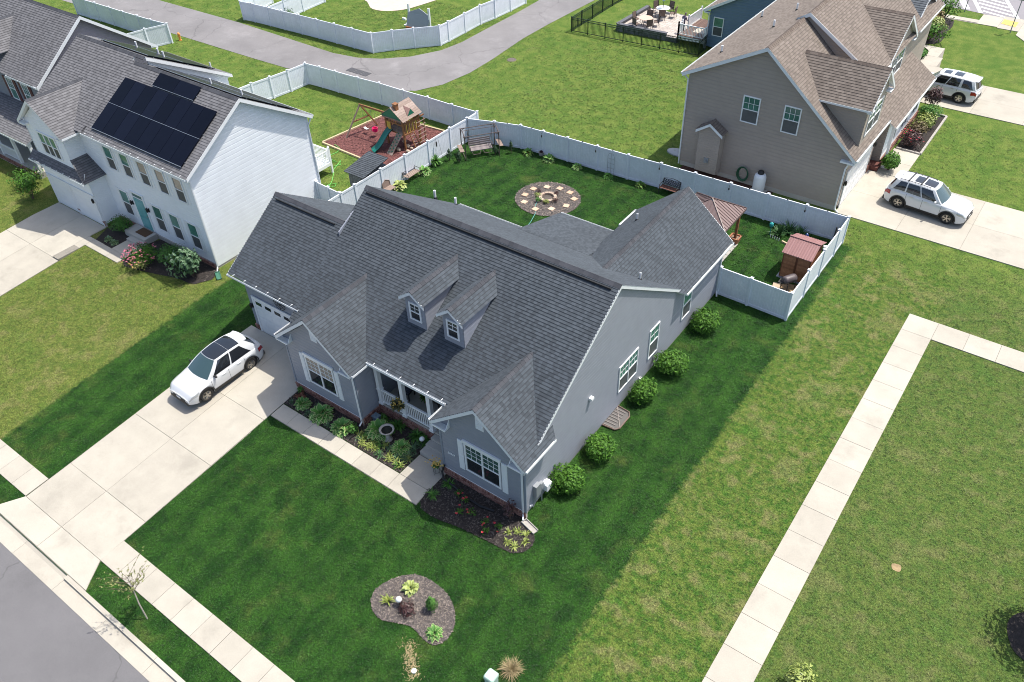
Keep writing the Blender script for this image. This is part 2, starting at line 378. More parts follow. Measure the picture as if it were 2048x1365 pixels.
# right-hand sidewalk that turns the corner
q = []; y = 36.9
ysl = [38.38, 36.88]
while ysl[-1] > 8: ysl.append(ysl[-1] - 1.5)
for a, b_ in zip(ysl[:-1], ysl[1:]): q.append(rect(-3.24, b_, -1.77, a))
xk = -1.77
while xk < 12: q.append(rect(xk, 36.88, xk + 1.5, 38.38)); xk += 1.5
paving('sidewalk', [(-3.24, 7), (-1.77, 7), (-1.77, 36.88), (12.2, 36.88), (12.2, 38.38), (-3.24, 38.38)], [], concrete)
NOGRASS[-1:] = [rect(-3.24, 7, -1.77, 38.38), rect(-3.24, 36.88, 12, 38.38)]
bpy.data.objects.remove(bpy.data.objects['sidewalk'])
b = MB(); b.box(-3.24, 7, -.05, -1.77, 38.38, .014); b.box(-1.77, 36.88, -.05, 12.2, 38.38, .014)
sw = struct(b.build('sidewalk', joint, loc=(-2.5, 24, 0))); slab_run(sw, q, concrete)
# street-side sidewalk, both sides of the driveway
q = [rect(-25.93 + 1.19 * i, 4.92, -25.93 + 1.19 * (i + 1), 6.06) for i in range(14)]
paving('sidewalk', [(-25.93 + 1.19 * i, 4.92) for i in range(15)] + [(-25.93 + 1.19 * i, 6.06) for i in range(14, -1, -1)], [], concrete); bpy.data.objects.remove(bpy.data.objects['sidewalk.001'])
b = MB(); [b.hexa([(x, y, terr(x, y) - .06) for x, y in p], [(x, y, terr(x, y) + .014) for x, y in p]) for p in q]; sw2 = struct(b.build('sidewalk', joint, loc=(-18, 5.5, -.75))); slab_run(sw2, q, concrete)
q = [rect(-31.73 - 1.22 * (i + 1), 4.92, -31.73 - 1.22 * i, 6.06) for i in range(8)]
paving('sidewalk', rect(-41.5, 4.92, -31.73, 6.06), q, concrete)
# driveway of the grey house
yy = [18.1, 13.9, 10.7, 7.15, 4.92]
q = []
for a, b_ in zip(yy[:-1], yy[1:]):
    q.append(rect(-31.66, b_, -28.8, a)); q.append(rect(-28.8, b_, -25.88, a))
q.append([(-28.8, 3.76), (-28.8, 4.92), (-31.7, 4.92), (-32.45, 3.76)]); q.append([(-28.8, 4.92), (-28.8, 3.76), (-25.15, 3.76), (-25.9, 4.92)])
paving('driveway', [(-31.68, 18.1), (-25.86, 18.1), (-25.88, 4.92), (-25.15, 3.74), (-32.45, 3.74), (-31.7, 4.92)], q, concrete)
# front walk and landing
q = [rect(x0, 14.28, x1, 15.12) for x0, x1 in zip([-25.84 + 1.08 * i for i in range(7)], [-25.84 + 1.08 * (i + 1) for i in range(7)])]
q += [rect(-18.28, 14.28, -16.6, 15.12), rect(-18.28, 15.12, -16.6, 16.45)]
o = paving('front_walk', [(-25.84, 14.26), (-16.58, 14.26), (-16.58, 16.45), (-18.28, 16.45), (-18.28, 15.13), (-25.84, 15.13)], [], concrete)
bpy.data.objects.remove(o); NOGRASS[-1:] = [rect(-25.84, 14.26, -16.58, 15.13), rect(-18.3, 15.1, -16.58, 16.6)]
b = MB(); zz = lambda x, y, d: (x, y, terr(x, y) + d)
for r in (rect(-25.84, 14.27, -16.59, 15.13), rect(-18.29, 15.13, -16.59, 16.5)): b.hexa([zz(*p, -.06) for p in r], [zz(*p, .014) for p in r])
fw = struct(b.build('front_walk', joint, loc=(-20, 14.7, -.18))); slab_run(fw, q, concrete)
# white house: driveway and walk
q = [rect(-52.45, 15.6, -49.6, 19.3), rect(-49.6, 15.6, -47.0, 19.3), rect(-52.45, 11.9, -49.6, 15.6), rect(-49.6, 11.9, -46.4, 15.6), rect(-52.45, 8.2, -49.6, 11.9), rect(-49.6, 8.2, -46.4, 11.9)]
paving('driveway', [(-52.45, 8.2), (-46.4, 8.2), (-46.4, 15.6), (-47.0, 15.6), (-47.0, 19.3), (-52.45, 19.3)], q, concrete); NOGRASS.append(rect(-47.2, 15, -46.2, 19.3))
q = [rect(-46.4 + .0, 17.4, -45.4, 18.12)] + [rect(-45.4 + i * 1.2, 17.4, -44.2 + i * 1.2, 18.1) for i in range(2)] + [rect(-47.0, 15.6, -46.4, 18.12), rect(-44.6, 18.1, -43.0, 19.2)]
wk = MB(); [wk.box(x0, y0, -.1, x1, y1, .014) for x0, y0, x1, y1 in ((-47, 15.6, -46.4, 18.12), (-46.4, 17.4, -43, 18.12), (-44.6, 18.12, -43, 19.2))]; wk = struct(wk.build('front_walk', joint, loc=(-45, 17.7, 0))); slab_run(wk, q, concrete); NOGRASS.extend([rect(-47, 17.4, -43, 18.12), rect(-44.6, 18, -43, 19.2)])
# tan house: near driveway, strip before the porch, far driveway
q = [rect(x0, y0, x1, y1) for x0, x1 in ((-9.85, -6.2), (-6.2, -2.6), (-2.6, 1.2), (1.2, 5)) for y0, y1 in ((45.75, 48.85), (48.85, 51.95))]
paving('driveway', rect(-9.85, 45.75, 5, 51.95), q, concrete)
q = [rect(x0, y0, x1, y1) for x0, x1 in ((-9.9, -6.4), (-6.4, -2.9), (-2.9, .6), (.6, 4)) for y0, y1 in ((63.9, 66.6), (66.6, 69.3))]
paving('driveway', rect(-9.9, 63.9, 4, 69.3), q, concrete)
paving('garden_walk', rect(-9.3, 51.97, -7.6, 55.8), [rect(-9.3, 51.97, -7.6, 53.9), rect(-9.3, 53.9, -7.6, 55.8)], concrete)
q = [rect(-12.3, 69.4, -10.1, 71), rect(-12.0, 71, -10.6, 73), rect(-12.0, 73, -11, 75.15), rect(-13.6, 73.9, -12.0, 75.15), rect(-13.3, 71, -12.6, 71.4)]
paving('garden_walk', [(-12.3, 69.4), (-10.1, 69.4), (-11, 75.15), (-13.6, 75.15), (-13.6, 73.9), (-12, 73.9), (-12, 71), (-12.3, 71)], q, concrete)
q = [rect(-16.2 + 1.5 * i, 82.45, -14.7 + 1.5 * i, 83.25) for i in range(4)] + [rect(-10.2, 82.3, -8.5, 84.9), rect(-8.5, 82.1, -6.8, 85.3), [(-6.8, 81.2), (-4.2, 78.0), (-3.4, 79.4), (-6.8, 84.6)]]
paving('sidewalk', rect(-16.2, 82.3, -6.8, 83.25), q, concrete)
# street with gutter pan and kerb
b = MB(); b.grid(lambda u, v: (u, v, terr(float(u), 3.6) - .11), [-140, -60, -40, -30, -20, -13, -11, -9, -7, -4, 40], [-60, -20, 0, 2.98])
struct(b.build('street', asphalt, loc=(-25, 0, -.95)))
kb = thing('kerb', 'long pale concrete kerb and gutter between street and grass verge', 'kerb', (-25, 3.3, -.84))
x0 = -60.
while x0 < -6:
    x1 = x0 + 3.05; g = .006
    b = MB(); low = (-32.3 < (x0 + x1) / 2 < -25.0)
    za, zb = (terr(x, 3.6) for x in (x0, x1)); h = .0 if low else .115
    for (pa, pb) in (((2.98, -.10), (3.56, -.085)), ((3.56, -.085 + h), (3.74, .02 if not low else -.04))):
        b.hexa([(x0 + g, pa[0], za - .2), (x1 - g, pa[0], zb - .2), (x1 - g, pb[0], zb - .2), (x0 + g, pb[0], za - .2)],
               [(x0 + g, pa[0], za + pa[1]), (x1 - g, pa[0], zb + pa[1]), (x1 - g, pb[0], zb + pb[1]), (x0 + g, pb[0], za + pb[1])], rng.random())
    b.build('kerb_section', concrete, kb); x0 = x1
NOGRASS.append(rect(-200, -60, 60, 3.74))
# the back alley
near = [(-140, 41.2), (-90, 42.0), (-71.8, 42.36), (-60, 42.5), (-52, 42.75), (-46, 43.7), (-43.6, 45.1), (-42.5, 47.2), (-42.05, 50.2), (-42.15, 53.4), (-42.6, 58.6), (-42.6, 62.7), (-42.3, 70.4), (-42, 85), (-42, 140)]
farr = [(-140, 47.0), (-90, 47.3), (-81.6, 47.4), (-68.4, 47.6), (-55, 47.1), (-52.4, 47.5), (-50.5, 48.4), (-48.6, 50.1), (-47.2, 52.6), (-46.8, 55), (-46.85, 59), (-46.86, 64.1), (-47, 67.6), (-47.3, 85), (-47.5, 140)]
b = MB(); n = len(near)
b.mesh([(p[0], p[1], .02) for p in near] + [(p[0], p[1], .02) for p in farr], [(i, i + 1, n + i + 1, n + i) if False else (n + i, n + i + 1, i + 1, i)[::-1] for i in range(n - 1)])
al = struct(b.build('alley', alley_asph, loc=(-48, 48, 0)))
NOGRASS.append(near + farr[::-1])
gr = thing('drain_grate', 'dark iron storm drain grate of three sections in the grey alley', 'drain', (-50.2, 45.3, .02))
for k in range(3):
    b = MB(); x0 = -51.35 + k * .8
    b.box(x0, 44.98, .018, x0 + .74, 45.7, .03)
    for i in range(6): b.box(x0 + .03 + i * .12, 45.0, .03, x0 + .08 + i * .12, 45.68, .045, 1)
    b.build('grate_panel', mat('drain_iron', (.035, .037, .042), (.12, .12, .13), rough=.6), gr)
b = MB(); b.lathe([(0.0, .03), (.38, .03), (.42, .005)], (-40.7, 54.2, 0), 14); tag(b.build('manhole_cover', mat('dull_iron', (.12, .1, .09), rough=.8, nscale=14, namt=.3)), 'round iron manhole cover lying in the big lawn beside the alley', 'manhole cover')
# planting beds
beds = {}
def bed(nm, pts, mt, n=6, dz=.03, rough=True):
    P = curve_poly(pts, n) if n > 1 else pts
    o = sheet('garden_bed', P, dz, mt, rings=4); beds[nm] = P; return o
bed('front_a', [(-25.9, 15.17), (-21.63, 15.17), (-21.63, 16.4), (-25.85, 16.4)], mulch, 1)
bed('front_b', [(-21.6, 15.16), (-18.32, 15.16), (-18.32, 17.38), (-21.6, 17.38)], mulch, 1)
bed('front_c', [(-16.55, 14.5), (-15.6, 14.22), (-14.4, 14.42), (-13.2, 14.55), (-12.35, 14.6), (-11.75, 14.7), (-11.36, 15.15), (-11.42, 15.7), (-11.95, 16.15), (-12.5, 16.32), (-14.5, 16.33), (-16.5, 16.33)], mulch, 3)
bed('island', [(-15.35, 10.35), (-15.05, 11.2), (-14.4, 11.8), (-13.4, 11.92), (-12.45, 11.65), (-11.8, 10.95), (-11.75, 10.25), (-12.15, 9.9), (-13.1, 10.02), (-13.7, 9.85), (-14.3, 9.6), (-14.95, 9.75)], mulch_grey, 5)
bed('fire', [(-25.55 + 2.15 * math.cos(k * .628), 37.42 + 2.15 * math.sin(k * .628) * .95) for k in range(10)], mulch_grey, 4)
bed('play', [(-43.5, 34.8), (-37.4, 34.55), (-36.9, 40.9), (-42.7, 40.4)], mulch_red, 1)
bed('white_a', [(-46.35, 18.12), (-44.62, 18.12), (-44.62, 20.45), (-46.9, 20.45), (-46.9, 19.3)], mulch, 1)
bed('white_b', [(-42.9, 17.75), (-41.5, 17.6), (-38.6, 18.5), (-37.3, 18.7), (-37.2, 20.4), (-42.9, 20.4)], mulch, 2)
bed('tan_a', [(-9.25, 55.9), (-7.65, 55.85), (-7.65, 62.4), (-9.3, 62.4)], mulch, 1)
bed('tan_b', [(-13.9, 75.2), (-12.6, 75.3), (-11.7, 76.5), (-11.8, 79), (-12, 82), (-14.2, 82.2)], mulch, 2)
bed('tan_c', [(-13.2, 71.4), (-12.05, 71.1), (-12.05, 73.85), (-13.2, 73.85)], mulch, 1)
bed('corner', [(4.8, 22.5), (5.3, 21.4), (6.6, 21.4), (7, 22.6), (6.2, 23.6), (5.2, 23.3)], mulch, 4)
sheet('bare_soil', curve_poly([(-10.2, 36.45), (-9.2, 36.2), (-8.6, 36.4), (-8.6, 37.5), (-9.6, 37.2)], 4), .022, mat('bare_soil', (.27, .19, .11), rough=1, nscale=5, namt=.25))
def chips(nm, n, mt, size):
    """loose mulch chips on a bed"""
    P = beds[nm]; xa = [p[0] for p in P]; ya = [p[1] for p in P]; b = MB(); k = 0
    while k < n:
        x, y = rng.uniform(min(xa), max(xa)), rng.uniform(min(ya), max(ya))
        ins = False; j = len(P) - 1
        for i in range(len(P)):
            if (P[i][1] > y) != (P[j][1] > y) and x < (P[j][0] - P[i][0]) * (y - P[i][1]) / (P[j][1] - P[i][1]) + P[i][0]: ins = not ins
            j = i
        if not ins: continue
        k += 1; z = terr(x, y) + .035; a = rng.uniform(0, 6.28); l = size * rng.uniform(.5, 1.4); w = l * rng.uniform(.25, .5); u = Vector((math.cos(a), math.sin(a), rng.uniform(-.3, .3))) * l; v = Vector((-math.sin(a), math.cos(a), rng.uniform(-.4, .4))) * w
        p = Vector((x, y, z + .01)); b.face([p - u - v, p + u - v, p + u + v, p - u + v], rng.random() ** 2)
    b.build('mulch_chips', mt, kind='stuff')
chips('front_a', 1100, mulch, .04); chips('front_b', 1600, mulch, .04); chips('front_c', 2600, mulch, .04); chips('island', 3600, mulch_grey, .04)
chips('fire', 2600, mulch_grey, .06); chips('play', 4500, mulch_red, .07); chips('white_b', 500, mulch, .05)
# the play area's timber edging
te = thing('timber_edging', 'pale timber edging framing the red mulch of the playground', 'edging', (-40, 37.5, 0))
for p, q_ in (((-43.5, 34.75), (-37.4, 34.5)), ((-43.55, 34.8), (-42.75, 40.45)), ((-42.7, 40.5), (-36.9, 40.95))):
    b = MB(); b.bar((*p, .05), (*q_, .05), .12, .16); b.build('timber', mat('pale_timber', (.47, .38, .24), rough=.9, nscale=5, namt=.15), te)
# far street with crossing, verge beyond
b = MB()
R0 = Vector((-14.5, 85.5)); 
b.mesh([(-120, 86, .02), (-14.6, 85.5, .02), (-11.9, 85.3, .02), (-9.9, 85.0, .02), (-6.7, 83.9, .02), (-2, 77, .02), (30, 60, .02), (200, 200, .02), (-120, 200, .02)], [tuple(range(9))])
struct(b.build('street', mat('far_street', (.235, .225, .24), rough=.9, nscale=.3, namt=.06), loc=(-5, 95, 0)))
NOGRASS.append([(-120, 86), (-11.9, 85.3), (-6.7, 83.9), (-2, 77), (30, 60), (200, 200), (-120, 200)])
paintm = mat('road_paint', (.74, .74, .73), rough=.7, nscale=3, namt=.08)
cw = thing('crosswalk_marking', 'white painted pedestrian crossing at the far street corner', 'road marking', (-9.5, 87, .02))
A0, A1 = Vector((-10.4, 85.15)), Vector((-6.9, 84.0)); dr = Vector((-.42, 1.0)).normalized()
def stripe(p, q, w, nm='stripe'):
    p = Vector(p); q = Vector(q); d = (q - p).normalized(); s = Vector((-d.y, d.x)) * w / 2
    b = MB(); b.face([(*(p + s), .032), (*(p - s), .032), (*(q - s), .032), (*(q + s), .032)]); b.build(nm, paintm, cw)
stripe(A0 + Vector((-.1, .0)), A0 + dr * 14, .32, 'edge_line'); stripe(A1 + dr * .2, A1 + dr * 14, .32, 'edge_line')
for k in range(9): stripe(A0 + dr * (.7 + k * 1.05) + Vector((.2, 0)), A1 + dr * (.9 + k * 1.05) - Vector((.2, 0)), .3, 'bar')
sl = thing('stop_line_marking', 'broad white stop line painted left of the far crossing', 'road marking', (-12.5, 87, .02))
b = MB(); b.mesh([(-12.0, 85.45, .032), (-11.5, 85.6, .032), (-13.2, 89.6, .032), (-13.8, 89.5, .032)], [(0, 1, 2, 3)]); b.build('line', paintm, sl)
b = MB(); b.hexa([(-8.4, 83.3, .03), (-7.2, 83.0, .03), (-7.2, 84.3, .03), (-8.4, 84.5, .03)], [(-8.4, 83.3, .065), (-7.2, 83.0, .065), (-7.2, 84.3, .065), (-8.4, 84.5, .065)])
tag(b.build('tactile_pad', mat('yellow_pad', (.62, .46, .12), rough=.9)), 'faded yellow tactile pad on the corner ramp before the crossing', 'tactile paving')
NOGRASS.append(rect(-16.2, 82.2, -6.8, 83.3)); NOGRASS.append([(-10.2, 82.3), (-6.8, 81.2), (-4.2, 78), (-3.4, 79.4), (-6.8, 85.3), (-10.2, 84.9)])
# ---------------------------------------------------------------- building pieces
CAMP = Vector((0, 0, CAMZ))
def roof_plane(parent, poly, mt, w=.145, thick=.028, tabs=(.11, .15, .19, .25), singles=None, seed=1, deck=.1, deck_mat=None, name='roof', holes=None):
    """one roof slope: a boarded deck and courses of shingle tabs laid from the eave up; returns the slope"""
    rr = random.Random(seed); P = [Vector(p) for p in poly]
    n = Vector((0, 0, 0))
    for i in range(len(P)): n += P[i].cross(P[(i + 1) % len(P)])
    if n.z < 0: P.reverse(); n = -n
    n.normalize(); up = (Vector((0, 0, 1)) - n * n.z).normalized(); u = up.cross(n).normalized()
    o = min(P, key=lambda p: p.dot(up)); Q = [((p - o).dot(u), (p - o).dot(up)) for p in P]
    if area2(Q) < 0: Q.reverse()
    amin, amax = min(q[0] for q in Q), max(q[0] for q in Q); bmax = max(q[1] for q in Q)
    db = MB(); db.prism(P, -n * deck)
    dk = db.build(name, deck_mat or trim_white, parent)
    fld = MB(); edges = [(Q[i], Q[(i + 1) % len(Q)]) for i in range(len(Q))]
    W3 = lambda a, b_, h: o + u * a + up * b_ + n * h
    k = 0; b0 = -.03
    while b0 < bmax:
        b1 = b0 + w; a = amin - .05 - rr.random() * .3; drk = False
        while a < amax + .02:
            wd = rr.choice(tabs); drk = (rr.random() < (.12 if drk else .62)); tt = rr.uniform(.56, .66) if drk else rr.uniform(.72, .9)
            raised = thick * (.55 + .6 * (tt < .4))
            r = [(a, b0), (a + wd, b0), (a + wd, b1 + .01), (a, b1 + .01)]; full = True
            for (p, q) in edges:
                ex, ey = q[0] - p[0], q[1] - p[1]; lim = ey * p[0] - ex * p[1]
                ee = .035 * math.hypot(ex, ey)          # the tabs run a little past the deck edge
                if any(ey * x - ex * y_ > lim + ee for x, y_ in r): full = False; r = clip(r, ey, -ex, lim + ee)
                if len(r) < 3: break
            if len(r) >= 3 and abs(area2(r)) > 1e-4:
                hz = lambda bb: .004 + raised * (1 - (bb - b0) / (w + .01))
                if full and singles is not None:
                    ctr = W3(a + wd / 2, (b0 + b1) / 2, 0); singles.append(((ctr - CAMP).length, dk, a, b0, wd, tt, raised, o, u, up, n, w))
                    a += wd; continue
                rl, rh = clip(r, 0, 1, b0 + w * .74), clip(r, 0, -1, -(b0 + w * .74))
                if len(rl) >= 3: fld.face([W3(x, y_, hz(y_)) for x, y_ in rl], tt)
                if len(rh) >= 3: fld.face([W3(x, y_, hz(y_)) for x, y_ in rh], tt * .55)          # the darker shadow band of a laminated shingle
                low = [(x, y_) for x, y_ in r if abs(y_ - b0) < 1e-6]
                if len(low) == 2:
                    l0, l1 = sorted(low); fld.face([W3(l0[0], b0, -.004), W3(l1[0], b0, -.004), W3(l1[0], b0, hz(b0)), W3(l0[0], b0, hz(b0))], .02)  # cut edges near-black: asphalt colour, deepened to paint the course shadow lines
            a += wd
        b0 = b1; k += 1
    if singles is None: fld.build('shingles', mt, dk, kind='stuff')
    else: dk['_fld'] = len(singles); FIELDS[dk.name] = (fld, dk, mt)
    return dk
FIELDS = {}
SHARED = {}
def flush_singles(singles, mt, limit=300):
    """the nearest tabs become single shingles, the rest joins its slope's field"""
    singles.sort(key=lambda s: s[0])
    for i, (dist, dk, a, b0, wd, tt, raised, o, u, up, n, w) in enumerate(singles):
        W3 = lambda x, y_, h: o + u * x + up * y_ + n * h
        if i < limit:
            key = (wd, int(tt * 8), mt.name)
            if key not in SHARED:
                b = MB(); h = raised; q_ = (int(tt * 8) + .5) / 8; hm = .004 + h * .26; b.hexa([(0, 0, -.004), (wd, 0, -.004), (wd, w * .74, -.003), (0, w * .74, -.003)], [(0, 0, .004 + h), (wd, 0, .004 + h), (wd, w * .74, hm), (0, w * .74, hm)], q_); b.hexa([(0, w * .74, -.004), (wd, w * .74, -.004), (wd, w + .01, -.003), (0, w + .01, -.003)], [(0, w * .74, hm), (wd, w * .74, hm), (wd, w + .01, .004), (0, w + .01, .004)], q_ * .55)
                ob = b.build('shingle', mt, loc=(0, 0, 0)); SHARED[key] = ob.data; bpy.data.objects.remove(ob)
            s = bpy.data.objects.new('shingle', SHARED[key]); COL.objects.link(s); s.parent = dk
            p = o + u * a + up * b0 - Vector(LOC[dk.name])
            s.matrix_local = Matrix(((u.x, up.x, n.x, p.x), (u.y, up.y, n.y, p.y), (u.z, up.z, n.z, p.z), (0, 0, 0, 1)))
        else:
            fld = FIELDS[dk.name][0]; h = raised
            bm = b0 + w * .74; hm = .004 + h * .26; fld.face([W3(a, b0, .004 + h), W3(a + wd, b0, .004 + h), W3(a + wd, bm, hm), W3(a, bm, hm)], tt); fld.face([W3(a, bm, hm), W3(a + wd, bm, hm), W3(a + wd, b0 + w + .01, .004), W3(a, b0 + w + .01, .004)], tt * .55)
            fld.face([W3(a, b0, -.004), W3(a + wd, b0, -.004), W3(a + wd, b0, .004 + h), W3(a, b0, .004 + h)], .02)  # same near-black cut edge, with the course shadow line in its colour
    for fld, dk, m_ in FIELDS.values():
        if '_fld' in dk: del dk['_fld']
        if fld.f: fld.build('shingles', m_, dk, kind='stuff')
    FIELDS.clear()
def ridge_caps(parent, p, q, mt, s1, s2, w=.17, step=.24, h=.035):
    """overlapping cap shingles along a ridge; s1, s2: directions down the two slopes"""
    p = Vector(p); q = Vector(q); d = (q - p); L = d.length; d.normalize(); s1 = Vector(s1).normalized(); s2 = Vector(s2).normalized(); b = MB(); a = 0; up = Vector((0, 0, h))
    while a < L - .02:
        e = min(a + step + .03, L); tt = rng.random(); c0 = p + d * a + up * 1.25; c1 = p + d * e + up * .9
        for s in (s1, s2): b.face([c0, c1, c1 + s * w - up * .3, c0 + s * w - up * .25] if s is s1 else [c1, c0, c0 + s * w - up * .25, c1 + s * w - up * .3], tt)
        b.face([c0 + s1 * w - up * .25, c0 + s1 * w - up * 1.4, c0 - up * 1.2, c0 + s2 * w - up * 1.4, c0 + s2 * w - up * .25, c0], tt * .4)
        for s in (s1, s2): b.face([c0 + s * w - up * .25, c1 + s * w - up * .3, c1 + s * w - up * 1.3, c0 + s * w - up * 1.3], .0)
        a += step
    return b.build('ridge_cap', mt, parent)
def siding(parent, p, d, poly, mt, e=.2, out=.012, n=None, z0=None, name='wall', back=.06):
    """lap siding: poly lists (s,z) along horizontal direction d from p; every course is tilted out at its foot"""
    p = Vector((p[0], p[1], 0)); d = Vector((d[0], d[1], 0)).normalized(); n = Vector((n[0], n[1], 0)) if n else Vector((d.y, -d.x, 0))
    if area2(poly) < 0: poly = poly[::-1]
    b = MB(); zmin = min(q[1] for q in poly) if z0 is None else z0; zmax = max(q[1] for q in poly)
    flip = d.cross(Vector((0, 0, 1))).dot(n) < 0
    def W3(s, z, h): v = p + d * s + n * h; return Vector((v.x, v.y, z))
    z = zmin
    while z < zmax:
        r = clip(clip(poly, 0, 1, z + e), 0, -1, -z)
        if len(r) >= 3:
            for za_, zb_, ha, hb in ((z, z + e * .74, out, out * .75), (z + e * .74, z + e, out * .75, -out * .8)):
                r2 = clip(clip(r, 0, 1, zb_), 0, -1, -za_)
                if len(r2) < 3: continue
                f = [W3(s, zz, ha + (hb - ha) * (zz - za_) / (zb_ - za_) + .002) for s, zz in r2]; b.face(f[::-1] if flip else f)
            low = sorted([s for s, zz in r if abs(zz - z) < 1e-6])
            if len(low) >= 2:
                f = [W3(low[0], z, -out), W3(low[-1], z, -out), W3(low[-1], z, out + .002), W3(low[0], z, out + .002)]; b.face(f if flip else f[::-1])
        z += e
    f = [W3(s, zz, -out - .004) for s, zz in poly]
    b.prism(f, -n * back)
    return b.build(name, mt, parent)
def window(parent, o, d, n, w, h, cols=1, grid=(3, 2), up_m=None, lo_m=None, up_t=.5, lo_t=.3, trim=.09, head=.0, fm=None, depth=.05):
    """double-hung window(s) on a wall; o: lower left corner of the trim"""
    o = Vector(o); d = Vector((*d, 0)).normalized(); n = Vector((*n, 0)).normalized(); z = Vector((0, 0, 1)); b = MB()
    O = lambda a, zz, k=0.: o + d * a + z * zz + n * k
    def br(a0, z0, a1, z1, k0, k1): b.obox(O(a0, z0, k0), d * (a1 - a0), z * (z1 - z0), n * (k1 - k0))
    br(0, 0, trim, h, .0, depth); br(w - trim, 0, w, h, .0, depth); br(trim, 0, w - trim, trim * .8, .0, depth); br(trim, h - trim, w - trim, h, .0, depth)
    if head: br(-.05, h + .002, w + .05, h + head, 0, depth + .03)
    iw = (w - 2 * trim - (cols - 1) * trim * .9) / cols; ih = h - 1.8 * trim; zb = trim * .8; zm = zb + ih * .5; P = []
    for c in range(cols):
        a0 = trim + c * (iw + trim * .9)
        if c: br(a0 - trim * .9, zb, a0, h - trim, .0, depth)
        br(a0, zm - .025, a0 + iw, zm + .025, .0, depth - .008)
        P.append((a0, zb, a0 + iw, zm - .025, lo_m or screen, lo_t)); P.append((a0, zm + .025, a0 + iw, h - trim, up_m or glass, up_t))
        gx, gz = grid
        for i in range(1, gx): x = a0 + iw * i / gx; br(x - .011, zm + .025, x + .011, h - trim, .018, .03)
        for j in range(1, gz): zz = zm + .025 + (h - trim - zm - .025) * j / gz; br(a0, zz - .011, a0 + iw, zz + .011, .019, .029)
    fo = b.build('window', fm or white, parent)
    for a0, z0, a1, z1, mm, tt in P:
        b = MB(); b.obox(O(a0, z0, .004), d * (a1 - a0), z * (z1 - z0), n * .01, tt); b.build('pane', mm, fo)
    return fo
def louvre(b, O, d, n, w, h, k=10):
    z = Vector((0, 0, 1)); b.obox(O, d * w, z * h, n * .02)
    for i in range(k): b.obox(O + d * .04 + z * (.03 + i * (h - .06) / k) + n * .02, d * (w - .08), z * ((h - .06) / k * .55), n * .012)
def gutter(parent, p, q, n, w=.11, brk=0.0, mt=None):
    """open K gutter along an eave"""
    p = Vector(p); q = Vector(q); n = Vector(n).normalized(); d = (q - p); b = MB(); L = d.length; d.normalize(); z = Vector((0, 0, 1))
    b.obox(p - z * .11, d * L, n * w, z * .012); b.obox(p - z * .098 + n * (w - .014), d * L, n * .014, z * .098)
    b.obox(p - z * .098, d * .01, n * (w - .014), z * .09); b.obox(q - d * .01 - z * .098, d * .01, n * (w - .014), z * .09)
    if brk:
        a = brk * .5
        while a < L: b.obox(p + d * a - n * .09 + z * .035, d * .03, n * .14, z * .012); a += brk
    return b.build('gutter', mt or trim_white, parent)
def downspout(parent, pts, w=.075, mt=None):
    b = MB()
    for p, q in zip(pts[:-1], pts[1:]):
        dd = (Vector(q) - Vector(p)).normalized() * .02; b.bar(Vector(p) - dd, Vector(q) + dd, w, w * .8, up=(.3, .9, .1))
    return b.build('downspout', mt or trim_white, parent)
def bricks(parent, p, d, n, L, z0, z1, rowlock=True):
    """brick base: a rowlock course on top of stretcher courses, mortar set back"""
    p = Vector((p[0], p[1], 0)); d = Vector((*d, 0)).normalized(); n = Vector((*n, 0)).normalized(); z = Vector((0, 0, 1)); b = MB()
    b.cur = 1; b.obox(p + z * z0 - n * .05, d * L, n * .1, z * (z1 - z0 - .01)); b.cur = 0
    zt = z1
    if rowlock:
        a = 0.
        while a < L - .01:
            ww = min(.066, L - a); b.obox(p + d * a + z * (z1 - .115) - n * .02, d * (ww - .02), n * .105, z * .115, rng.random()); a += .072
        zt = z1 - .125
    k = 0
    while zt - .065 > z0:
        a = -.105 * (k % 2)
        while a < L - .01:
            a0, a1 = max(a, 0), min(a + .2, L)
            if a1 - a0 > .03: b.obox(p + d * a0 + z * (zt - .055) - n * .0, d * (a1 - a0 - .008), n * .062, z * .055, rng.random())
            a += .212
        zt -= .072; k += 1
    return b.build('brick_base', [brick, mortar], parent, kind='stuff')
def vent_pipe(parent, p, h=.4, r=.045, m=None):
    b = MB(); b.lathe([(r, -.25), (r, h), (r * .7, h), (r * .7, h - .05), (0, h - .05)], p, 8); b.cur = 1; b.lathe([(.13, -.06), (.09, .05), (r, .09)], p, 8); return b.build('vent_pipe', [m or white, black], parent)
def carriage_lamp(parent, p, n):
    p = Vector(p); n = Vector((*n, 0)); b = MB(); b.lathe([(.02, -.02), (.06, .0), (.075, .22), (.03, .3), (0, .33)], p + n * .12, 6); b.bar(p + Vector((0, 0, .12)), p + n * .12 + Vector((0, 0, .12)), .04); b.obox(p - Vector((.04, .04, .05)), (.08, 0, 0), (0, .08, 0), (0, 0, .25)); return b.build('wall_lamp', black, parent)
def garage_door(parent, p, d, n, w, h, lights=0, rows=4):
    p = Vector(p); d = Vector((*d, 0)); n = Vector((*n, 0)); z = Vector((0, 0, 1)); b = MB()
    for k in range(rows):
        z0 = h * k / rows; hh = h / rows
        b.obox(p + z * (z0 + .006), d * w, n * .03, z * (hh - .012))
        m_ = max(2, int(w / .6))
        for i in range(m_):
            if lights and k == rows - 1: continue
            b.obox(p + d * (w * (i + .12) / m_) + z * (z0 + .09) + n * .03, d * (w / m_ * .76), n * .008, z * (hh - .18))
    o = b.build('garage_door', white, parent)
    for i in range(lights):
        b = MB(); b.obox(p + d * (w * (i + .14) / lights) + z * (h - h / rows + .22) + n * .03, d * (w / lights * .62), n * .012, z * .2); b.build('pane', glass, o)
    b = MB(); t = .14; b.obox(p - d * t, d * t, n * .06, z * (h + t)); b.obox(p + d * w, d * t, n * .06, z * (h + t)); b.obox(p + z * h, d * w, n * .06, z * t); b.build('door_trim', white, parent)
    return o
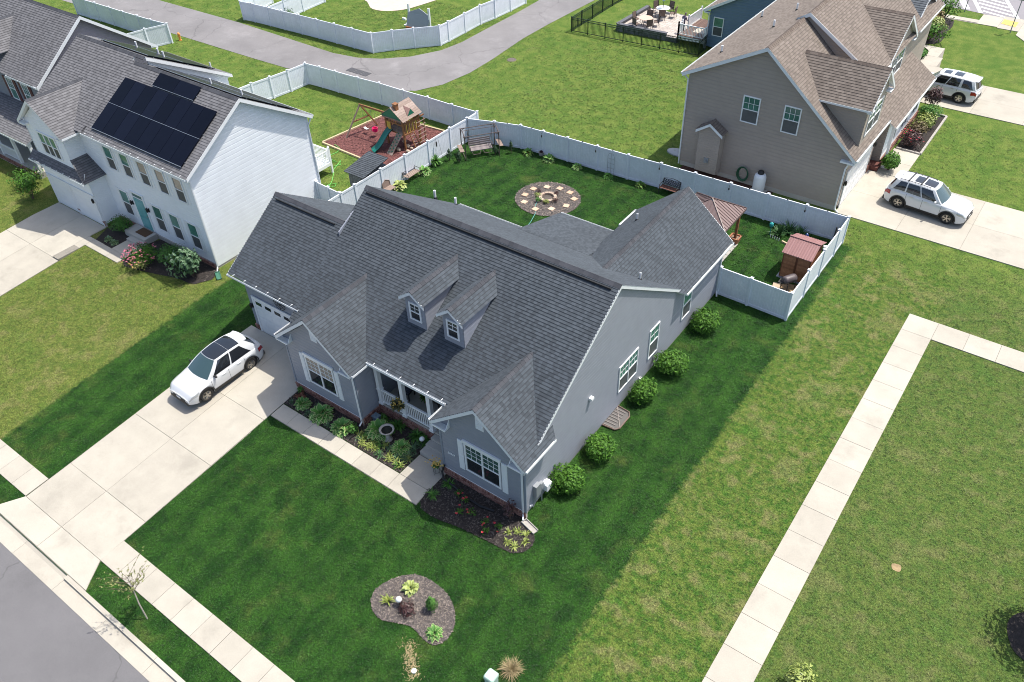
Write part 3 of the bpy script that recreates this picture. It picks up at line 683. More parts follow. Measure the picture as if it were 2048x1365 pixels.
def gable_roof_y(parent, xr, zr, xl, zl, xR, zR, y0, y1, mt, singles=None, seed=3, capm=None, y1r=None, caps=True, eL=None, eR=None, fL=None, fR=None, **kw):
    """roof whose ridge runs along Y at x=xr, z=zr; eaves at xl, xR"""
    a = roof_plane(parent, [(xl, fL or y0, zl), (xr, y0, zr), (xr, y1, zr), (xl, eL or y1, zl)], mt, singles=singles, seed=seed, **kw)
    b_ = roof_plane(parent, [(xr, y0, zr), (xR, fR or y0, zR), (xR, eR or y1, zR), (xr, y1, zr)], mt, singles=singles, seed=seed + 1, **kw)
    if caps: ridge_caps(parent, (xr, y0 - .02, zr), (xr, y1r or y1, zr), capm or cap_grey, (xl - xr, 0, zl - zr), (xR - xr, 0, zR - zr))
    return a, b_

# ---------------------------------------------------------------- the blue-grey house
H = thing('house', 'blue-grey single-storey house with charcoal shingle roof and two dormers in the centre', 'house', (-21, 23, 0))
sing = []
YR, ZR, SL = 23.3, 7.66, .672
fz = lambda y: ZR - SL * (YR - y)
bz = lambda y: ZR - .68 * (y - YR)
XL, XRk = -31.5, -12.32
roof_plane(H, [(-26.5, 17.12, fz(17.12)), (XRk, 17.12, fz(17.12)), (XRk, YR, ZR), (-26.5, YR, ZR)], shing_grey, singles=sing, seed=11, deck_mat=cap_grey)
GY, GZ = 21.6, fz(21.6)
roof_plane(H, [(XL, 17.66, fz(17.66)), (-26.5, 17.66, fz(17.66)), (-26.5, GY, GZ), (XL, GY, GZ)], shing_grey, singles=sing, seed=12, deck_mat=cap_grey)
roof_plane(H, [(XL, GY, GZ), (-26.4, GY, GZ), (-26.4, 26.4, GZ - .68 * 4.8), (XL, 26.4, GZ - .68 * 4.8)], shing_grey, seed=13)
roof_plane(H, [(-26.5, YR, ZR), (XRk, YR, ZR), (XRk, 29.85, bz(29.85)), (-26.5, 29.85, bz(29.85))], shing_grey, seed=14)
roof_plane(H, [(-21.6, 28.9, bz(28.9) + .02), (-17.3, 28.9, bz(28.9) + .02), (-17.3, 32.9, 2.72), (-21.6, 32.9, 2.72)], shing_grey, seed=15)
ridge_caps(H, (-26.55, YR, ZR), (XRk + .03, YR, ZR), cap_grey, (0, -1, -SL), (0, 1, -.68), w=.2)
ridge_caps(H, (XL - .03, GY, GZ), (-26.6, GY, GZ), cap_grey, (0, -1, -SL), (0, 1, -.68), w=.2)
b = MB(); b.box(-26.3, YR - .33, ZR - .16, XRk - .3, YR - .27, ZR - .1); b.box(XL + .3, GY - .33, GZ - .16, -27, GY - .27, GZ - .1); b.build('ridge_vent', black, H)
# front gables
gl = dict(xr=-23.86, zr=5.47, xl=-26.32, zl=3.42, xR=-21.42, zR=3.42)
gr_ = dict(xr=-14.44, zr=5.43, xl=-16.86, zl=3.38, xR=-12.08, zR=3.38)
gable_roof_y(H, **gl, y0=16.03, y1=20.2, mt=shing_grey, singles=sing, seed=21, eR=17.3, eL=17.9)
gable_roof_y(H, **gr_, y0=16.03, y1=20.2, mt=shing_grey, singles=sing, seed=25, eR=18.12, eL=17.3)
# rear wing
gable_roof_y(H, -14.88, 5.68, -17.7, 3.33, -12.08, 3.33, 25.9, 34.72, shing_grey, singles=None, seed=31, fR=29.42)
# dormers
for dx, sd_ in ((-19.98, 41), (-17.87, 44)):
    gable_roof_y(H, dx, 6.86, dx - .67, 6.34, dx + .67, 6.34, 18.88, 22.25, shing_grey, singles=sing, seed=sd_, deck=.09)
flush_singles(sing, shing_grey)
for dx in (-19.98, -17.87):
    hw = .55
    siding(H, (dx - hw, 19.1), (1, 0), [(0, 4.75), (2 * hw, 4.75), (2 * hw, 6.38), (hw, 6.78), (0, 6.38)], grey_side, name='dormer_wall')
    siding(H, (dx + hw, 19.1), (0, 1), [(0, 4.75), (2.4, 6.4), (0, 6.4)], grey_side, n=(1, 0), name='dormer_wall')
    siding(H, (dx - hw, 21.5), (0, -1), [(0, 6.4), (2.4, 4.75), (2.4, 6.4)], grey_side, n=(-1, 0), name='dormer_wall')
    window(H, (dx - .33, 19.085, 5.15), (1, 0), (0, -1), .66, .95, grid=(2, 2), up_m=glass, lo_m=glass, up_t=.05, lo_t=.0, trim=.075)
    for s in (-1, 1): b = MB(); b.prism([(dx + s * .7, 18.86, 6.16), (dx + s * .7, 18.86, 6.33), (dx, 18.86, 6.86), (dx, 18.86, 6.69)], (0, .03, 0)); b.build('rake_board', trim_white, H)
for g in (gl, gr_):          # gable ends with rake boards, boxed returns, vent, window and shutters
    xr = g['xr']; x0, x1 = g['xl'] + .2, g['xR'] - .22; zt = 5.16
    siding(H, (x0, 16.35), (1, 0), [(0, .3), (x1 - x0, .3), (x1 - x0, 3.3), (xr - x0, zt), (0, 3.3)], grey_side)
    b = MB(); b.box(x0 - .02, 16.33, .28, x1 + .02, 16.36, .31); b.build('sill_band', trim_white, H)
    bricks(H, (x0 - .03, 16.35), (1, 0), (0, -1), x1 - x0 + .06, -.35, .28)
    for s, xe in ((-1, g['xl']), (1, g['xR'])):
        b = MB(); b.prism([(xe, 16.0, g['zl'] - .2), (xe, 16.0, g['zl'] - .01), (xr, 16.0, g['zr'] - .01), (xr, 16.0, g['zr'] - .2)], (0, .028, 0)); b.build('rake_board', trim_white, H); b = MB()
        xi = xe - s * .8; zq = g['zl'] - .2
        b.box(xe, 16.0, zq - .02, xi, 16.05, zq + .06); b.box(xe - s * .0, 16.05, zq - .02, xi, 16.345, zq)
        b.prism([(xi, 16.05, zq), (xi, 16.34, zq), (xi, 16.34, zq + .42)], (-s * -.03, 0, 0)); b.build('eave_return', trim_white, H)
    b = MB(); louvre(b, Vector((xr - .2, 16.345, 4.0)), Vector((1, 0, 0)), Vector((0, -1, 0)), .4, .66, 7); b.build('gable_vent', trim_white, H)
    wl = xr - 1.02 if g is gl else xr - .93
    wf = window(H, (wl, 16.34, .98), (1, 0), (0, -1), 1.87, 1.74, cols=2, grid=(3, 3), up_m=blind if g is gl else glass, lo_m=glass, up_t=.35, lo_t=.0, trim=.085, head=.15)
    for xs_ in (wl - .34, wl + 1.87 + .06):
        b = MB(); b.box(xs_, 16.3, .9, xs_ + .28, 16.345, 2.72); b.box(xs_ + .04, 16.292, .96, xs_ + .24, 16.3, 1.72); b.box(xs_ + .04, 16.292, 1.8, xs_ + .24, 16.3, 2.66); b.build('shutter', trim_white, H)
    b = MB()
    for xc in (x0, x1): b.box(xc - .05, 16.315, .3, xc + .05, 16.36, 3.32)
    b.build('corner_board', mat('grey_corner', (.2, .235, .29), rough=.5), H)
    gutter(H, (g['xR'] - .0, 16.05, g['zR']), (g['xR'], 17.25 if g is gl else 18.1, g['zR']), (1, 0, 0)); gutter(H, (g['xl'], 16.05, g['zl']), (g['xl'], 17.6 if g is gl else 17.2, g['zl']), (-1, 0, 0))
# side and cross walls
siding(H, (-21.64, 16.35), (0, 1), [(0, .3), (3.3, .3), (3.3, 3.35), (0, 3.35)], grey_side, n=(1, 0)); bricks(H, (-21.64, 16.35), (0, 1), (1, 0), 1.25, -.35, .28)
siding(H, (-26.12, 18.2), (0, -1), [(0, .3), (1.85, .3), (1.85, 3.35), (0, 3.35)], grey_side, n=(-1, 0)); bricks(H, (-26.12, 18.2), (0, -1), (-1, 0), 1.85, -.3, .28)
siding(H, (-16.66, 19.6), (0, -1), [(0, .3), (3.25, .3), (3.25, 3.35), (0, 3.35)], grey_side, n=(-1, 0)); bricks(H, (-16.66, 17.6), (0, -1), (-1, 0), 1.25, -.3, .28)
XW = -12.4
siding(H, (XW, 16.35), (0, 1), [(0, .1), (13.25, .1), (13.25, 3.2), (6.95, 7.44), (.0, 2.77)], grey_side, n=(1, 0), z0=.1)
siding(H, (XW, 16.35), (0, 1), [(0, 2.785), (.8, 3.33), (0, 3.33)], grey_side, n=(1, 0), z0=2.745 + .115 - .0)
siding(H, (XW, 29.6), (0, 1), [(0, .1), (4.8, .1), (4.8, 3.3), (0, 3.3)], grey_side, n=(1, 0), z0=.1)
b = MB(); b.box(XW - .08, 16.4, -.4, XW - .005, 34.4, .1); b.box(-26.2, 29.5, -.3, XW - .1, 29.55, 3.0); b.box(-31.95 + .75, 26.2, -.2, -26.3, 26.25, 3.2); b.build('foundation', conc_old, H)
def rake(parent, p, q, vec, h=.17, up=.015, m_=None):
    b = MB(); p = Vector(p); q = Vector(q); z = Vector((0, 0, 1)); b.prism([p - z * h, q - z * h, q + z * up, p + z * up], vec); return b.build('rake_board', m_ or trim_white, parent)
rake(H, (XRk + .002, 17.2, fz(17.2)), (XRk + .002, YR, ZR), (.025, 0, 0)); rake(H, (XRk + .002, YR, ZR), (XRk + .002, 29.85, bz(29.85)), (.025, 0, 0))
for s in (-1, 1): rake(H, (-14.88 + s * 2.83, 34.74, 3.31), (-14.88, 34.74, 5.67), (0, .03, 0))
rake(H, (XL - .03, 17.66, fz(17.66)), (XL - .03, GY, GZ), (.025, 0, 0)); rake(H, (XL - .03, GY, GZ), (XL - .03, 26.4, GZ - .68 * 4.8), (.025, 0, 0))
siding(H, (-12.4, 34.4), (-1, 0), [(0, .1), (5.0, .1), (5.0, 3.3), (2.5, 5.4), (0, 3.3)], grey_side, n=(0, 1)); siding(H, (-17.4, 34.4), (0, -1), [(0, .1), (4.8, .1), (4.8, 3.3), (0, 3.3)], grey_side, n=(-1, 0))
b = MB(); b.box(-21.4, 32.5, 0, -17.5, 32.55, 2.55); b.box(-21.4, 29.6, 0, -21.35, 32.5, 2.55); b.build('wall', grey_side, H)
siding(H, (-31.25, 26.2), (0, -1), [(0, .1), (8.0, .1), (8.0, 3.7), (4.6, 6.1), (0, 3.2)], grey_side, n=(-1, 0))
siding(H, (-26.5, 26.2), (0, -1), [(.3, 3.0), (5.2, 3.0), (5.2, 6.3), (2.9, 7.5), (.3, 5.6)], grey_side, n=(-1, 0))
# right-hand windows
window(H, (XW + .012, 23.78, 1.06), (0, 1), (1, 0), 1.72, 1.6, cols=2, grid=(3, 2), up_t=.9, lo_t=.5, trim=.06)
window(H, (XW + .012, 26.58, 1.0), (0, 1), (1, 0), .94, 1.82, grid=(2, 2), up_t=.9, lo_t=.5, trim=.06)
window(H, (XW + .012, 30.02, 1.08), (0, 1), (1, 0), .95, 1.72, grid=(1, 1), up_t=.9, lo_t=.3, trim=.06)
# gutters
gutter(H, (-21.4, 17.1, fz(17.12)), (-16.85, 17.1, fz(17.12)), (0, -1, 0), brk=.78); gutter(H, (XL, 17.64, fz(17.66)), (-26.3, 17.64, fz(17.66)), (0, -1, 0), brk=.85)
gutter(H, (-12.06, 29.45, 3.33), (-12.06, 34.7, 3.33), (1, 0, 0)); gutter(H, (-26.5, 29.87, bz(29.85)), (-21.6, 29.87, bz(29.85)), (0, 1, 0)); gutter(H, (-21.6, 32.92, 2.72), (-17.75, 32.92, 2.72), (0, 1, 0)); gutter(H, (-17.72, 32.9, 3.33), (-17.72, 34.7, 3.33), (-1, 0, 0))
downspout(H, [(-12.2, 16.12, 3.3), (-12.42, 16.3, 3.05), (-12.42, 16.3, .16), (-12.3, 16.12, .05)]); downspout(H, [(-21.5, 16.12, 3.3), (-21.68, 16.28, 3.05), (-21.68, 16.28, .12), (-21.66, 16.1, .02)]); downspout(H, [(-12.12, 34.55, 3.3), (-12.35, 34.33, 3.0), (-12.35, 34.33, .2), (-12.2, 34.1, .06)])
# garage front
siding(H, (-31.25, 18.2), (1, 0), [(0, .32), (5.2, .32), (5.2, 3.85), (0, 3.85)], grey_side)
bricks(H, (-31.3, 18.2), (1, 0), (0, -1), .42, -.1, .3); bricks(H, (-31.25, 18.9), (0, -1), (-1, 0), .7, -.1, .3)
garage_door(H, (-30.72, 18.16, -.02), (1, 0), (0, -1), 4.3, 2.3, lights=6)
carriage_lamp(H, (-31.05, 18.18, 1.55), (0, -1))
b = MB(); c = Vector((-28.55, 18.12, 2.92))
for r in (.16, .3, .42): b.tube([c + Vector((math.cos(k * .3142), 0, math.sin(k * .3142))) * r for k in range(21)], .014, 5)
for k in range(8): b.bar(c + Vector((math.cos(k * .785), 0, math.sin(k * .785))) * .05, c + Vector((math.cos(k * .785), 0, math.sin(k * .785))) * .42, .02)
tag(b.build('wall_medallion', iron), 'round dark openwork medallion hung above the garage door', 'wall decoration')
# porch
siding(H, (-21.6, 19.6), (1, 0), [(0, .5), (4.9, .5), (4.9, 4.6), (0, 4.6)], grey_side)
b = MB(); b.box(-21.6, 17.5, .38, -16.7, 19.58, .5); b.box(-18.2, 17.2, .22, -16.72, 17.5, .36); b.box(-18.25, 16.88, .05, -16.72, 17.2, .21); b.box(-18.28, 16.5, -.3, -16.72, 16.88, .07); pf = b.build('porch_floor', conc_old, H)
bricks(H, (-21.6, 17.5), (1, 0), (0, -1), 3.4, -.2, .37)
PX = (-21.42, -19.93, -18.3)
for px in PX:
    b = MB(); b.box(px - .1, 17.42, .5, px + .1, 17.62, 3.45); b.box(px - .13, 17.39, .5, px + .13, 17.65, .62); b.box(px - .13, 17.39, 1.42, px + .13, 17.65, 1.5); b.build('porch_post', white, H)
for xa, xb in ((PX[0] + .1, PX[1] - .1), (PX[1] + .1, PX[2] - .1)):
    b = MB(); b.box(xa, 17.48, 1.36, xb, 17.56, 1.45); b.box(xa, 17.49, .6, xb, 17.55, .68); r = b.build('railing', white, H); k = int((xb - xa) / .115)
    for i in range(k):
        b = MB(); x = xa + (xb - xa) * (i + .5) / k; b.box(x - .02, 17.5, .68, x + .02, 17.54, 1.36); b.build('baluster', white, r)
b = MB(); b.box(-21.6, 17.1, 3.2, -16.7, 17.16, 3.46); b.box(-21.6, 17.2, 3.4, -16.7, 19.58, 3.44); b.build('porch_ceiling', trim_white, H)
b = MB(); b.box(-18.0, 19.5, .52, -17.1, 19.57, 2.6); b.build('front_door', mat('door_paint', (.05, .055, .07), rough=.4), H)
window(H, (-20.9, 19.57, 1.05), (1, 0), (0, -1), 1.6, 1.6, cols=2, grid=(2, 2), up_t=.1, lo_t=.1, trim=.08)
for p, h in (((-27.05, 28.55, bz(28.55)), .5), ((-26.15, 29.2, bz(29.2)), .45)): vent_pipe(H, p, h, .07)
vent_pipe(H, (-13.45, 27.2, bz(27.2)), .4, .05); vent_pipe(H, (-16.5, 32.4, 4.33), .4, .05)
b = MB(); b.obox((XW + .01, 21.2, 2.75), (0.16, 0, 0), (0, .2, 0), (0, 0, .14)); b.build('dryer_vent', white, H)
# meters on the side wall
b = MB(); b.box(XW + .01, 16.98, .62, XW + .2, 17.3, 1.3); b.tube([(XW + .1, 17.05, .65), (XW + .1, 17.02, .3), (XW + .06, 16.9, .05)], .03); b.tube([(XW + .14, 17.42, .9), (XW + .14, 17.42, -.02)], .035); b.tube([(XW + .1, 17.3, 1.0), (XW + .12, 17.42, .9)], .03); b.box(XW + .01, 17.36, .7, XW + .16, 17.56, 1.1); b.build('electric_meter', grey_metal, H)
b = MB(); b.box(XW + .01, 17.62, .45, XW + .3, 17.98, .8); b.lathe([(.18, 0), (.17, .05), (0, .09)], (XW + .155, 17.8, .8), 8); b.build('vent_hood', white, H)
for k in range(2):
    b = MB(); b.box(XW + .01, 16.72 + .1 * k, .2 - .07 * k, XW + .06, 16.8 + .1 * k, .28 - .07 * k); b.build('outlet_cover', white, H)
# house number
txt = bpy.data.curves.new('number', 'FONT'); txt.body = '23269'; txt.size = .155; txt.extrude = .008; txt.shear = .35; txt.space_character = 1.02; txt.offset = .004
ob = bpy.data.objects.new('number', txt); me = bpy.data.meshes.new_from_object(ob); bpy.data.objects.remove(ob); me.materials.append(white)
o = bpy.data.objects.new('house_number', me); COL.objects.link(o); o.parent = H; o.location = Vector((-16.36, 16.318, 1.4)) - Vector(LOC['house']); o.rotation_euler = (R_(90), 0, 0)
# ---------------------------------------------------------------- the white two-storey house with solar panels
Wh = thing('house', 'white two-storey house with solar panels on its grey roof beside the centre house', 'house', (-44, 24, 0))
fe, fzv, rs = 20.15, 6.2, .629
wf_ = lambda y: fzv + rs * (y - fe)
kw = dict(w=.165, tabs=(.2, .28, .36))
roof_plane(Wh, [(-47, fe, fzv), (-37.1, fe, fzv), (-37.1, 24.62, wf_(24.62)), (-47, 24.62, wf_(24.62))], shing_white, seed=51, **kw)
roof_plane(Wh, [(-53.0, fe, fzv), (-46.9, fe, fzv), (-46.9, 25.0, wf_(25.0)), (-53.0, 25.0, wf_(25.0))], shing_white, seed=52, **kw)
roof_plane(Wh, [(-46.5, 24.62, wf_(24.62)), (-37.1, 24.62, wf_(24.62)), (-37.1, 29.25, 6.13), (-46.5, 29.25, 6.13)], shing_white, seed=53, **kw)
roof_plane(Wh, [(-53.0, 25.0, wf_(25.0)), (-46.0, 25.0, wf_(25.0)), (-46.0, 30.5, 6.2), (-53.0, 30.5, 6.2)], shing_white, seed=54, **kw)
ridge_caps(Wh, (-46.5, 24.62, wf_(24.62)), (-37.08, 24.62, wf_(24.62)), cap_grey, (0, -1, -rs), (0, 1, -.62), w=.2); ridge_caps(Wh, (-53, 25, wf_(25)), (-46.0, 25, wf_(25)), cap_grey, (0, -1, -rs), (0, 1, -.55), w=.2)
gable_roof_y(Wh, -50.0, 7.88, -52.4, 6.05, -47.6, 6.05, 19.1, 23.6, shing_white, seed=56, **kw)
siding(Wh, (-37.4, 20.5), (0, 1), [(0, .15), (8.6, .15), (8.6, 6.2), (4.12, 8.9), (0, 6.2)], white_side, n=(1, 0), e=.27, out=.012, z0=.15)
siding(Wh, (-48.6, 20.5), (1, 0), [(0, .3), (11.2, .3), (11.2, 6.1), (0, 6.1)], white_side, e=.17, out=.012)
siding(Wh, (-46.2, 25.2), (0, 1), [(0, 6.0), (5.2, 6.0), (5.2, 6.25), (0, 9.0)], white_side, n=(1, 0), e=.27, out=.012)
b = MB(); b.box(-46.2, 29.05, .1, -37.5, 29.1, 6.1); b.box(-52.6, 30.2, .1, -46.2, 30.25, 6.1); b.box(-46.25, 29.1, .1, -46.2, 30.2, 6.1); b.box(-52.65, 19.5, .1, -52.6, 30.2, 6.1); b.build('wall', white_side, Wh)
b = MB(); b.box(-47, 20.42, -.1, -37.42, 20.5, .3); b.box(-37.48, 20.45, -.1, -37.41, 29, .15); b.build('foundation', stone, Wh); bricks(Wh, (-39.2, 20.42), (1, 0), (0, -1), 1.8, -.05, .3); bricks(Wh, (-47, 20.42), (1, 0), (0, -1), 2.2, -.05, .3)
for p, q in (((20.15, 6.2), (24.62, wf_(24.62))), ((24.62, wf_(24.62)), (29.25, 6.13))): rake(Wh, (-37.08, *p), (-37.08, *q), (.025, 0, 0), .2, .01, white)
rake(Wh, (-45.98, 25, wf_(25)), (-45.98, 30.5, 6.2), (.025, 0, 0), .2, .01, white)
for s in (-1, 1):
    rake(Wh, (-50 + s * 2.42, 19.07, 6.03), (-50, 19.07, 7.87), (0, .03, 0), .2, .0, white); b = MB(); b.box(-50 + s * 2.4, 19.08, 5.82, -50 + s * 1.75, 19.4, 5.9); b.build('eave_return', white, Wh)
for y0_ in (20.42, 28.98): b = MB(); b.box(-37.45, y0_, .3, -37.36, y0_ + .1, 6.1); b.build('corner_board', white, Wh)
gutter(Wh, (-47, fe, fzv), (-37.1, fe, fzv), (0, -1, 0), brk=.75); gutter(Wh, (-46.3, 29.27, 6.13), (-37.1, 29.27, 6.13), (0, 1, 0))
gutter(Wh, (-47.58, 19.1, 6.05), (-47.58, 20.6, 6.05), (1, 0, 0))
downspout(Wh, [(-37.2, 20.1, 6.1), (-37.34, 20.42, 5.75), (-37.34, 20.42, .2), (-37.15, 20.2, .06)]); downspout(Wh, [(-37.2, 29.3, 6.05), (-37.34, 29.02, 5.5), (-37.34, 29.02, .2)])
for i, xc in enumerate((-45.42, -43.76, -42.06, -40.36, -38.74)):
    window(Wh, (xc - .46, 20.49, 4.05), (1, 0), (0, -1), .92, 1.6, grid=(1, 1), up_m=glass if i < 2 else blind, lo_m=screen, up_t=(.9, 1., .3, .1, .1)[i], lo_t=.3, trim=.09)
    b = MB(); b.box(xc - .72, 20.475, 4.08, xc - .5, 20.5, 5.6); b.box(xc + .5, 20.475, 4.08, xc + .72, 20.5, 5.6); b.build('shutter', white, Wh)
for i, xc in enumerate((-45.5, -42.15, -40.5, -38.77)):
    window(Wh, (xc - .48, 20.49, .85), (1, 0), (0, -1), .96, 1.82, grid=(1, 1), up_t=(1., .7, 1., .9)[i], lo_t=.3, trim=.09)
    b = MB(); b.box(xc - .74, 20.475, .9, xc - .52, 20.5, 2.65); b.box(xc + .52, 20.475, .9, xc + .74, 20.5, 2.65); b.build('shutter', white, Wh)
teal = mat('teal_door_paint', (.10, .33, .34), (.16, .4, .42), rough=.3, nscale=3, namt=.1)
b = MB(); b.box(-44.4, 20.43, .42, -43.42, 20.48, 2.55, .3); b.box(-44.3, 20.415, .6, -43.52, 20.43, 1.2, .9); b.box(-44.3, 20.415, 1.35, -43.52, 20.43, 2.4, .9); fd = b.build('front_door', teal, Wh)
b = MB(); b.box(-43.52, 20.38, 1.38, -43.47, 20.42, 1.5); b.build('handle', chrome, fd)
b = MB(); b.box(-44.55, 20.44, .4, -44.4, 20.5, 2.95); b.box(-43.42, 20.44, .4, -43.27, 20.5, 2.95); b.box(-44.4, 20.44, 2.57, -43.42, 20.5, 2.63); b.box(-44.6, 20.42, 2.87, -43.22, 20.5, 2.97); b.build('door_trim', white, Wh)
b = MB(); b.box(-44.4, 20.46, 2.63, -43.42, 20.48, 2.87, .5); b.build('transom_pane', glass, Wh)
carriage_lamp(Wh, (-44.72, 20.47, 1.95), (0, -1)); carriage_lamp(Wh, (-43.1, 20.47, 1.95), (0, -1))
b = MB(); b.box(-45.2, 19.5, -.05, -43.1, 20.4, .38); b.box(-44.55, 19.15, -.05, -43.1, 19.5, .2); b.build('stoop', conc_old, Wh)
b = MB(); b.box(-44.4, 19.75, .385, -43.35, 20.35, .4); tag(b.build('doormat', mat('brown_mat', (.10, .055, .03), rough=1, nscale=30, namt=.2)), 'brown doormat on the stoop before the teal front door', 'doormat')
# garage wing
siding(Wh, (-52.6, 19.4), (1, 0), [(0, .1), (5.5, .1), (5.5, 3.5), (0, 3.5)], white_side, e=.17, out=.012); siding(Wh, (-47.1, 19.4), (0, 1), [(0, .2), (1.1, .2), (1.1, 3.6), (0, 3.6)], white_side, n=(1, 0), e=.125)
siding(Wh, (-52.3, 19.42), (1, 0), [(0, 3.5), (4.1, 3.5), (4.1, 6.0), (2.3, 7.55), (0, 6.0)], white_side, e=.17, out=.012); siding(Wh, (-48.2, 19.42), (0, 1), [(0, 3.5), (1.08, 3.5), (1.08, 6.0), (0, 6.0)], white_side, n=(1, 0), e=.125)
garage_door(Wh, (-52.35, 19.38, 0), (1, 0), (0, -1), 2.35, 2.1); garage_door(Wh, (-49.65, 19.38, 0), (1, 0), (0, -1), 2.35, 2.1); carriage_lamp(Wh, (-47.25, 19.38, 1.75), (0, -1))
window(Wh, (-51.15, 19.4, 4.0), (1, 0), (0, -1), 2.0, 1.55, cols=3, grid=(1, 1), up_t=.95, lo_t=.1, trim=.1)
roof_plane(Wh, [(-52.9, 19.0, 3.36), (-46.75, 19.0, 3.36), (-47.2, 19.4, 3.75), (-52.9, 19.4, 3.75)], shing_white, seed=58, **kw)
roof_plane(Wh, [(-46.75, 19.0, 3.36), (-46.75, 20.5, 3.36), (-48.2, 20.5, 4.35), (-48.2, 19.4, 4.35)], shing_white, seed=59, **kw)
gutter(Wh, (-52.9, 18.98, 3.36), (-46.75, 18.98, 3.36), (0, -1, 0), brk=.7)
bricks(Wh, (-50.05, 19.4), (1, 0), (0, -1), .3, 0, .4); bricks(Wh, (-47.25, 19.4), (1, 0), (0, -1), .2, 0, .4)
for px, py in ((-50.6, 27.2), (-48.8, 27.5), (-47.4, 27.0)): vent_pipe(Wh, (px, py, wf_(25) - .555 * (py - 25)), .5, .06)
for px, py in ((-41.5, 26.0), (-38.6, 25.9), (-46.9, 29.7)): vent_pipe(Wh, (px, py, 9.0 - .62 * (py - 24.62) if px > -46 else wf_(25) - .555 * (py - 25)), .45, .05)
# solar arrays lie on the roof: things of their own
cell = mat('solar_cell', (.003, .004, .009), (.006, .008, .018), rough=.3, spec=.12, nscale=4, namt=.1)
rail_m = mat('solar_rail', (.34, .38, .43), rough=.35, metal=.7)
def solar(lab, x0, x1, y0, y1, fn, rows, cols, grp='solar arrays on the white house'):
    s = thing('solar_array', lab, 'solar panels', ((x0 + x1) / 2, (y0 + y1) / 2, fn((y0 + y1) / 2)), grp)
    for r in range(rows):
        for c in range(cols):
            b = MB(); xa, xb = x0 + (x1 - x0) * c / cols + .012, x0 + (x1 - x0) * (c + 1) / cols - .012; ya, yb = y0 + (y1 - y0) * r / rows + .012, y0 + (y1 - y0) * (r + 1) / rows - .012
            lo = [(xa, ya, fn(ya) + .10), (xb, ya, fn(ya) + .10), (xb, yb, fn(yb) + .10), (xa, yb, fn(yb) + .10)]; b.hexa(lo, [(p[0], p[1], p[2] + .04) for p in lo], rng.random()); b.build('panel', cell, s)
        b = MB(); yy = y0 + (y1 - y0) * r / rows; b.bar((x0, yy, fn(yy) + .13), (x1, yy, fn(yy) + .13), .025, .03); b.bar((x0, yy + .3, fn(yy + .3) + .05), (x1, yy + .3, fn(yy + .3) + .05), .05, .05); b.build('rail', rail_m, s)
    return s
solar('large black solar array of two rows on the front slope of the white house', -46.3, -37.82, 20.5, 23.58, wf_, 2, 8)
solar('small black solar array above the large one on the front slope', -43.8, -40.02, 23.66, 24.42, wf_, 1, 2)
solar('long black solar array on the rear slope of the white house', -45.5, -37.3, 24.95, 28.6, lambda y: 9.0 - .62 * (y - 24.62), 2, 8)
solar('black solar array on the rear slope of the taller left part', -51.6, -46.3, 25.4, 29.6, lambda y: wf_(25) - .555 * (y - 25), 2, 5)
# deck at the back of the white house
dk = thing('deck', 'white railed wooden deck behind the white house with solar panels', 'deck', (-41.2, 30.7, 0), None)
b = MB(); b.box(-42.5, 29.15, .62, -39.75, 32.2, .85); b.build('platform', white, dk)
b = MB()
for x, y in ((-42.5, 32.15), (-39.8, 32.15), (-39.8, 29.3)): b.box(x - .06, y - .06, 0, x + .06, y + .06, 1.9); b.lathe([(.09, 0), (.05, .1), (0, .14)], (x, y, 1.9), 6)
b.build('post', white, dk)
for p, q in (((-42.5, 32.15), (-39.8, 32.15)), ((-39.8, 29.3), (-39.8, 32.15))):
    b = MB(); b.bar((*p, 1.72), (*q, 1.72), .07, .07); b.bar((*p, .98), (*q, .98), .05, .05); n = 22
    for i in range(1, n): t = i / n; x, y = p[0] + (q[0] - p[0]) * t, p[1] + (q[1] - p[1]) * t; b.box(x - .018, y - .018, .98, x + .018, y + .018, 1.72)
    b.build('railing', white, dk)
# ---------------------------------------------------------------- far-left house with mauve gable
D = thing('house', 'two-storey house with mauve gable wall and burgundy shutters at the left edge', 'house', (-62, 26, 0))
dz = lambda y: 6.0 + .735 * (y - 22.6)
roof_plane(D, [(-78, 22.5, dz(22.5)), (-56.15, 22.5, dz(22.5)), (-56.15, 26.95, dz(26.95)), (-78, 26.95, dz(26.95))], shing_white, seed=61, **kw)
roof_plane(D, [(-78, 26.95, dz(26.95)), (-56.15, 26.95, dz(26.95)), (-56.15, 31.7, 5.65), (-78, 31.7, 5.65)], shing_white, seed=62, **kw)
ridge_caps(D, (-78, 26.95, dz(26.95)), (-56.1, 26.95, dz(26.95)), cap_grey, (0, -1, -.735), (0, 1, -.75), w=.2)
gable_roof_y(D, -63.15, 8.42, -65.0, 6.9, -61.3, 6.9, 22.7, 26.1, shing_white, seed=63, **kw)
siding(D, (-56.5, 22.9), (0, 1), [(0, .2), (8.5, .2), (8.5, 5.75), (4.05, 9.1), (0, 6.1)], mauve_side, n=(1, 0), e=.27, out=.012)
siding(D, (-70, 22.9), (1, 0), [(0, .2), (13.5, .2), (13.5, 6.1), (0, 6.1)], mat('slate_siding', (.2, .215, .245), rough=.5, nscale=2, namt=.05), e=.13)
b = MB(); b.box(-70, 31.4, .1, -56.5, 31.45, 5.7); b.build('wall', mauve_side, D)
for p, q in (((22.45, dz(22.45)), (26.95, dz(26.95))), ((26.95, dz(26.95)), (31.75, 5.62))): rake(D, (-56.13, *p), (-56.13, *q), (.03, 0, 0), .22)
b = MB(); b.box(-56.6, 22.45, 5.72, -56.15, 22.95, 5.9); b.prism([(-56.12, 22.5, 5.9), (-56.12, 22.95, 5.9), (-56.12, 22.95, 6.2)], (-.03, 0, 0)); b.build('eave_return', trim_white, D)
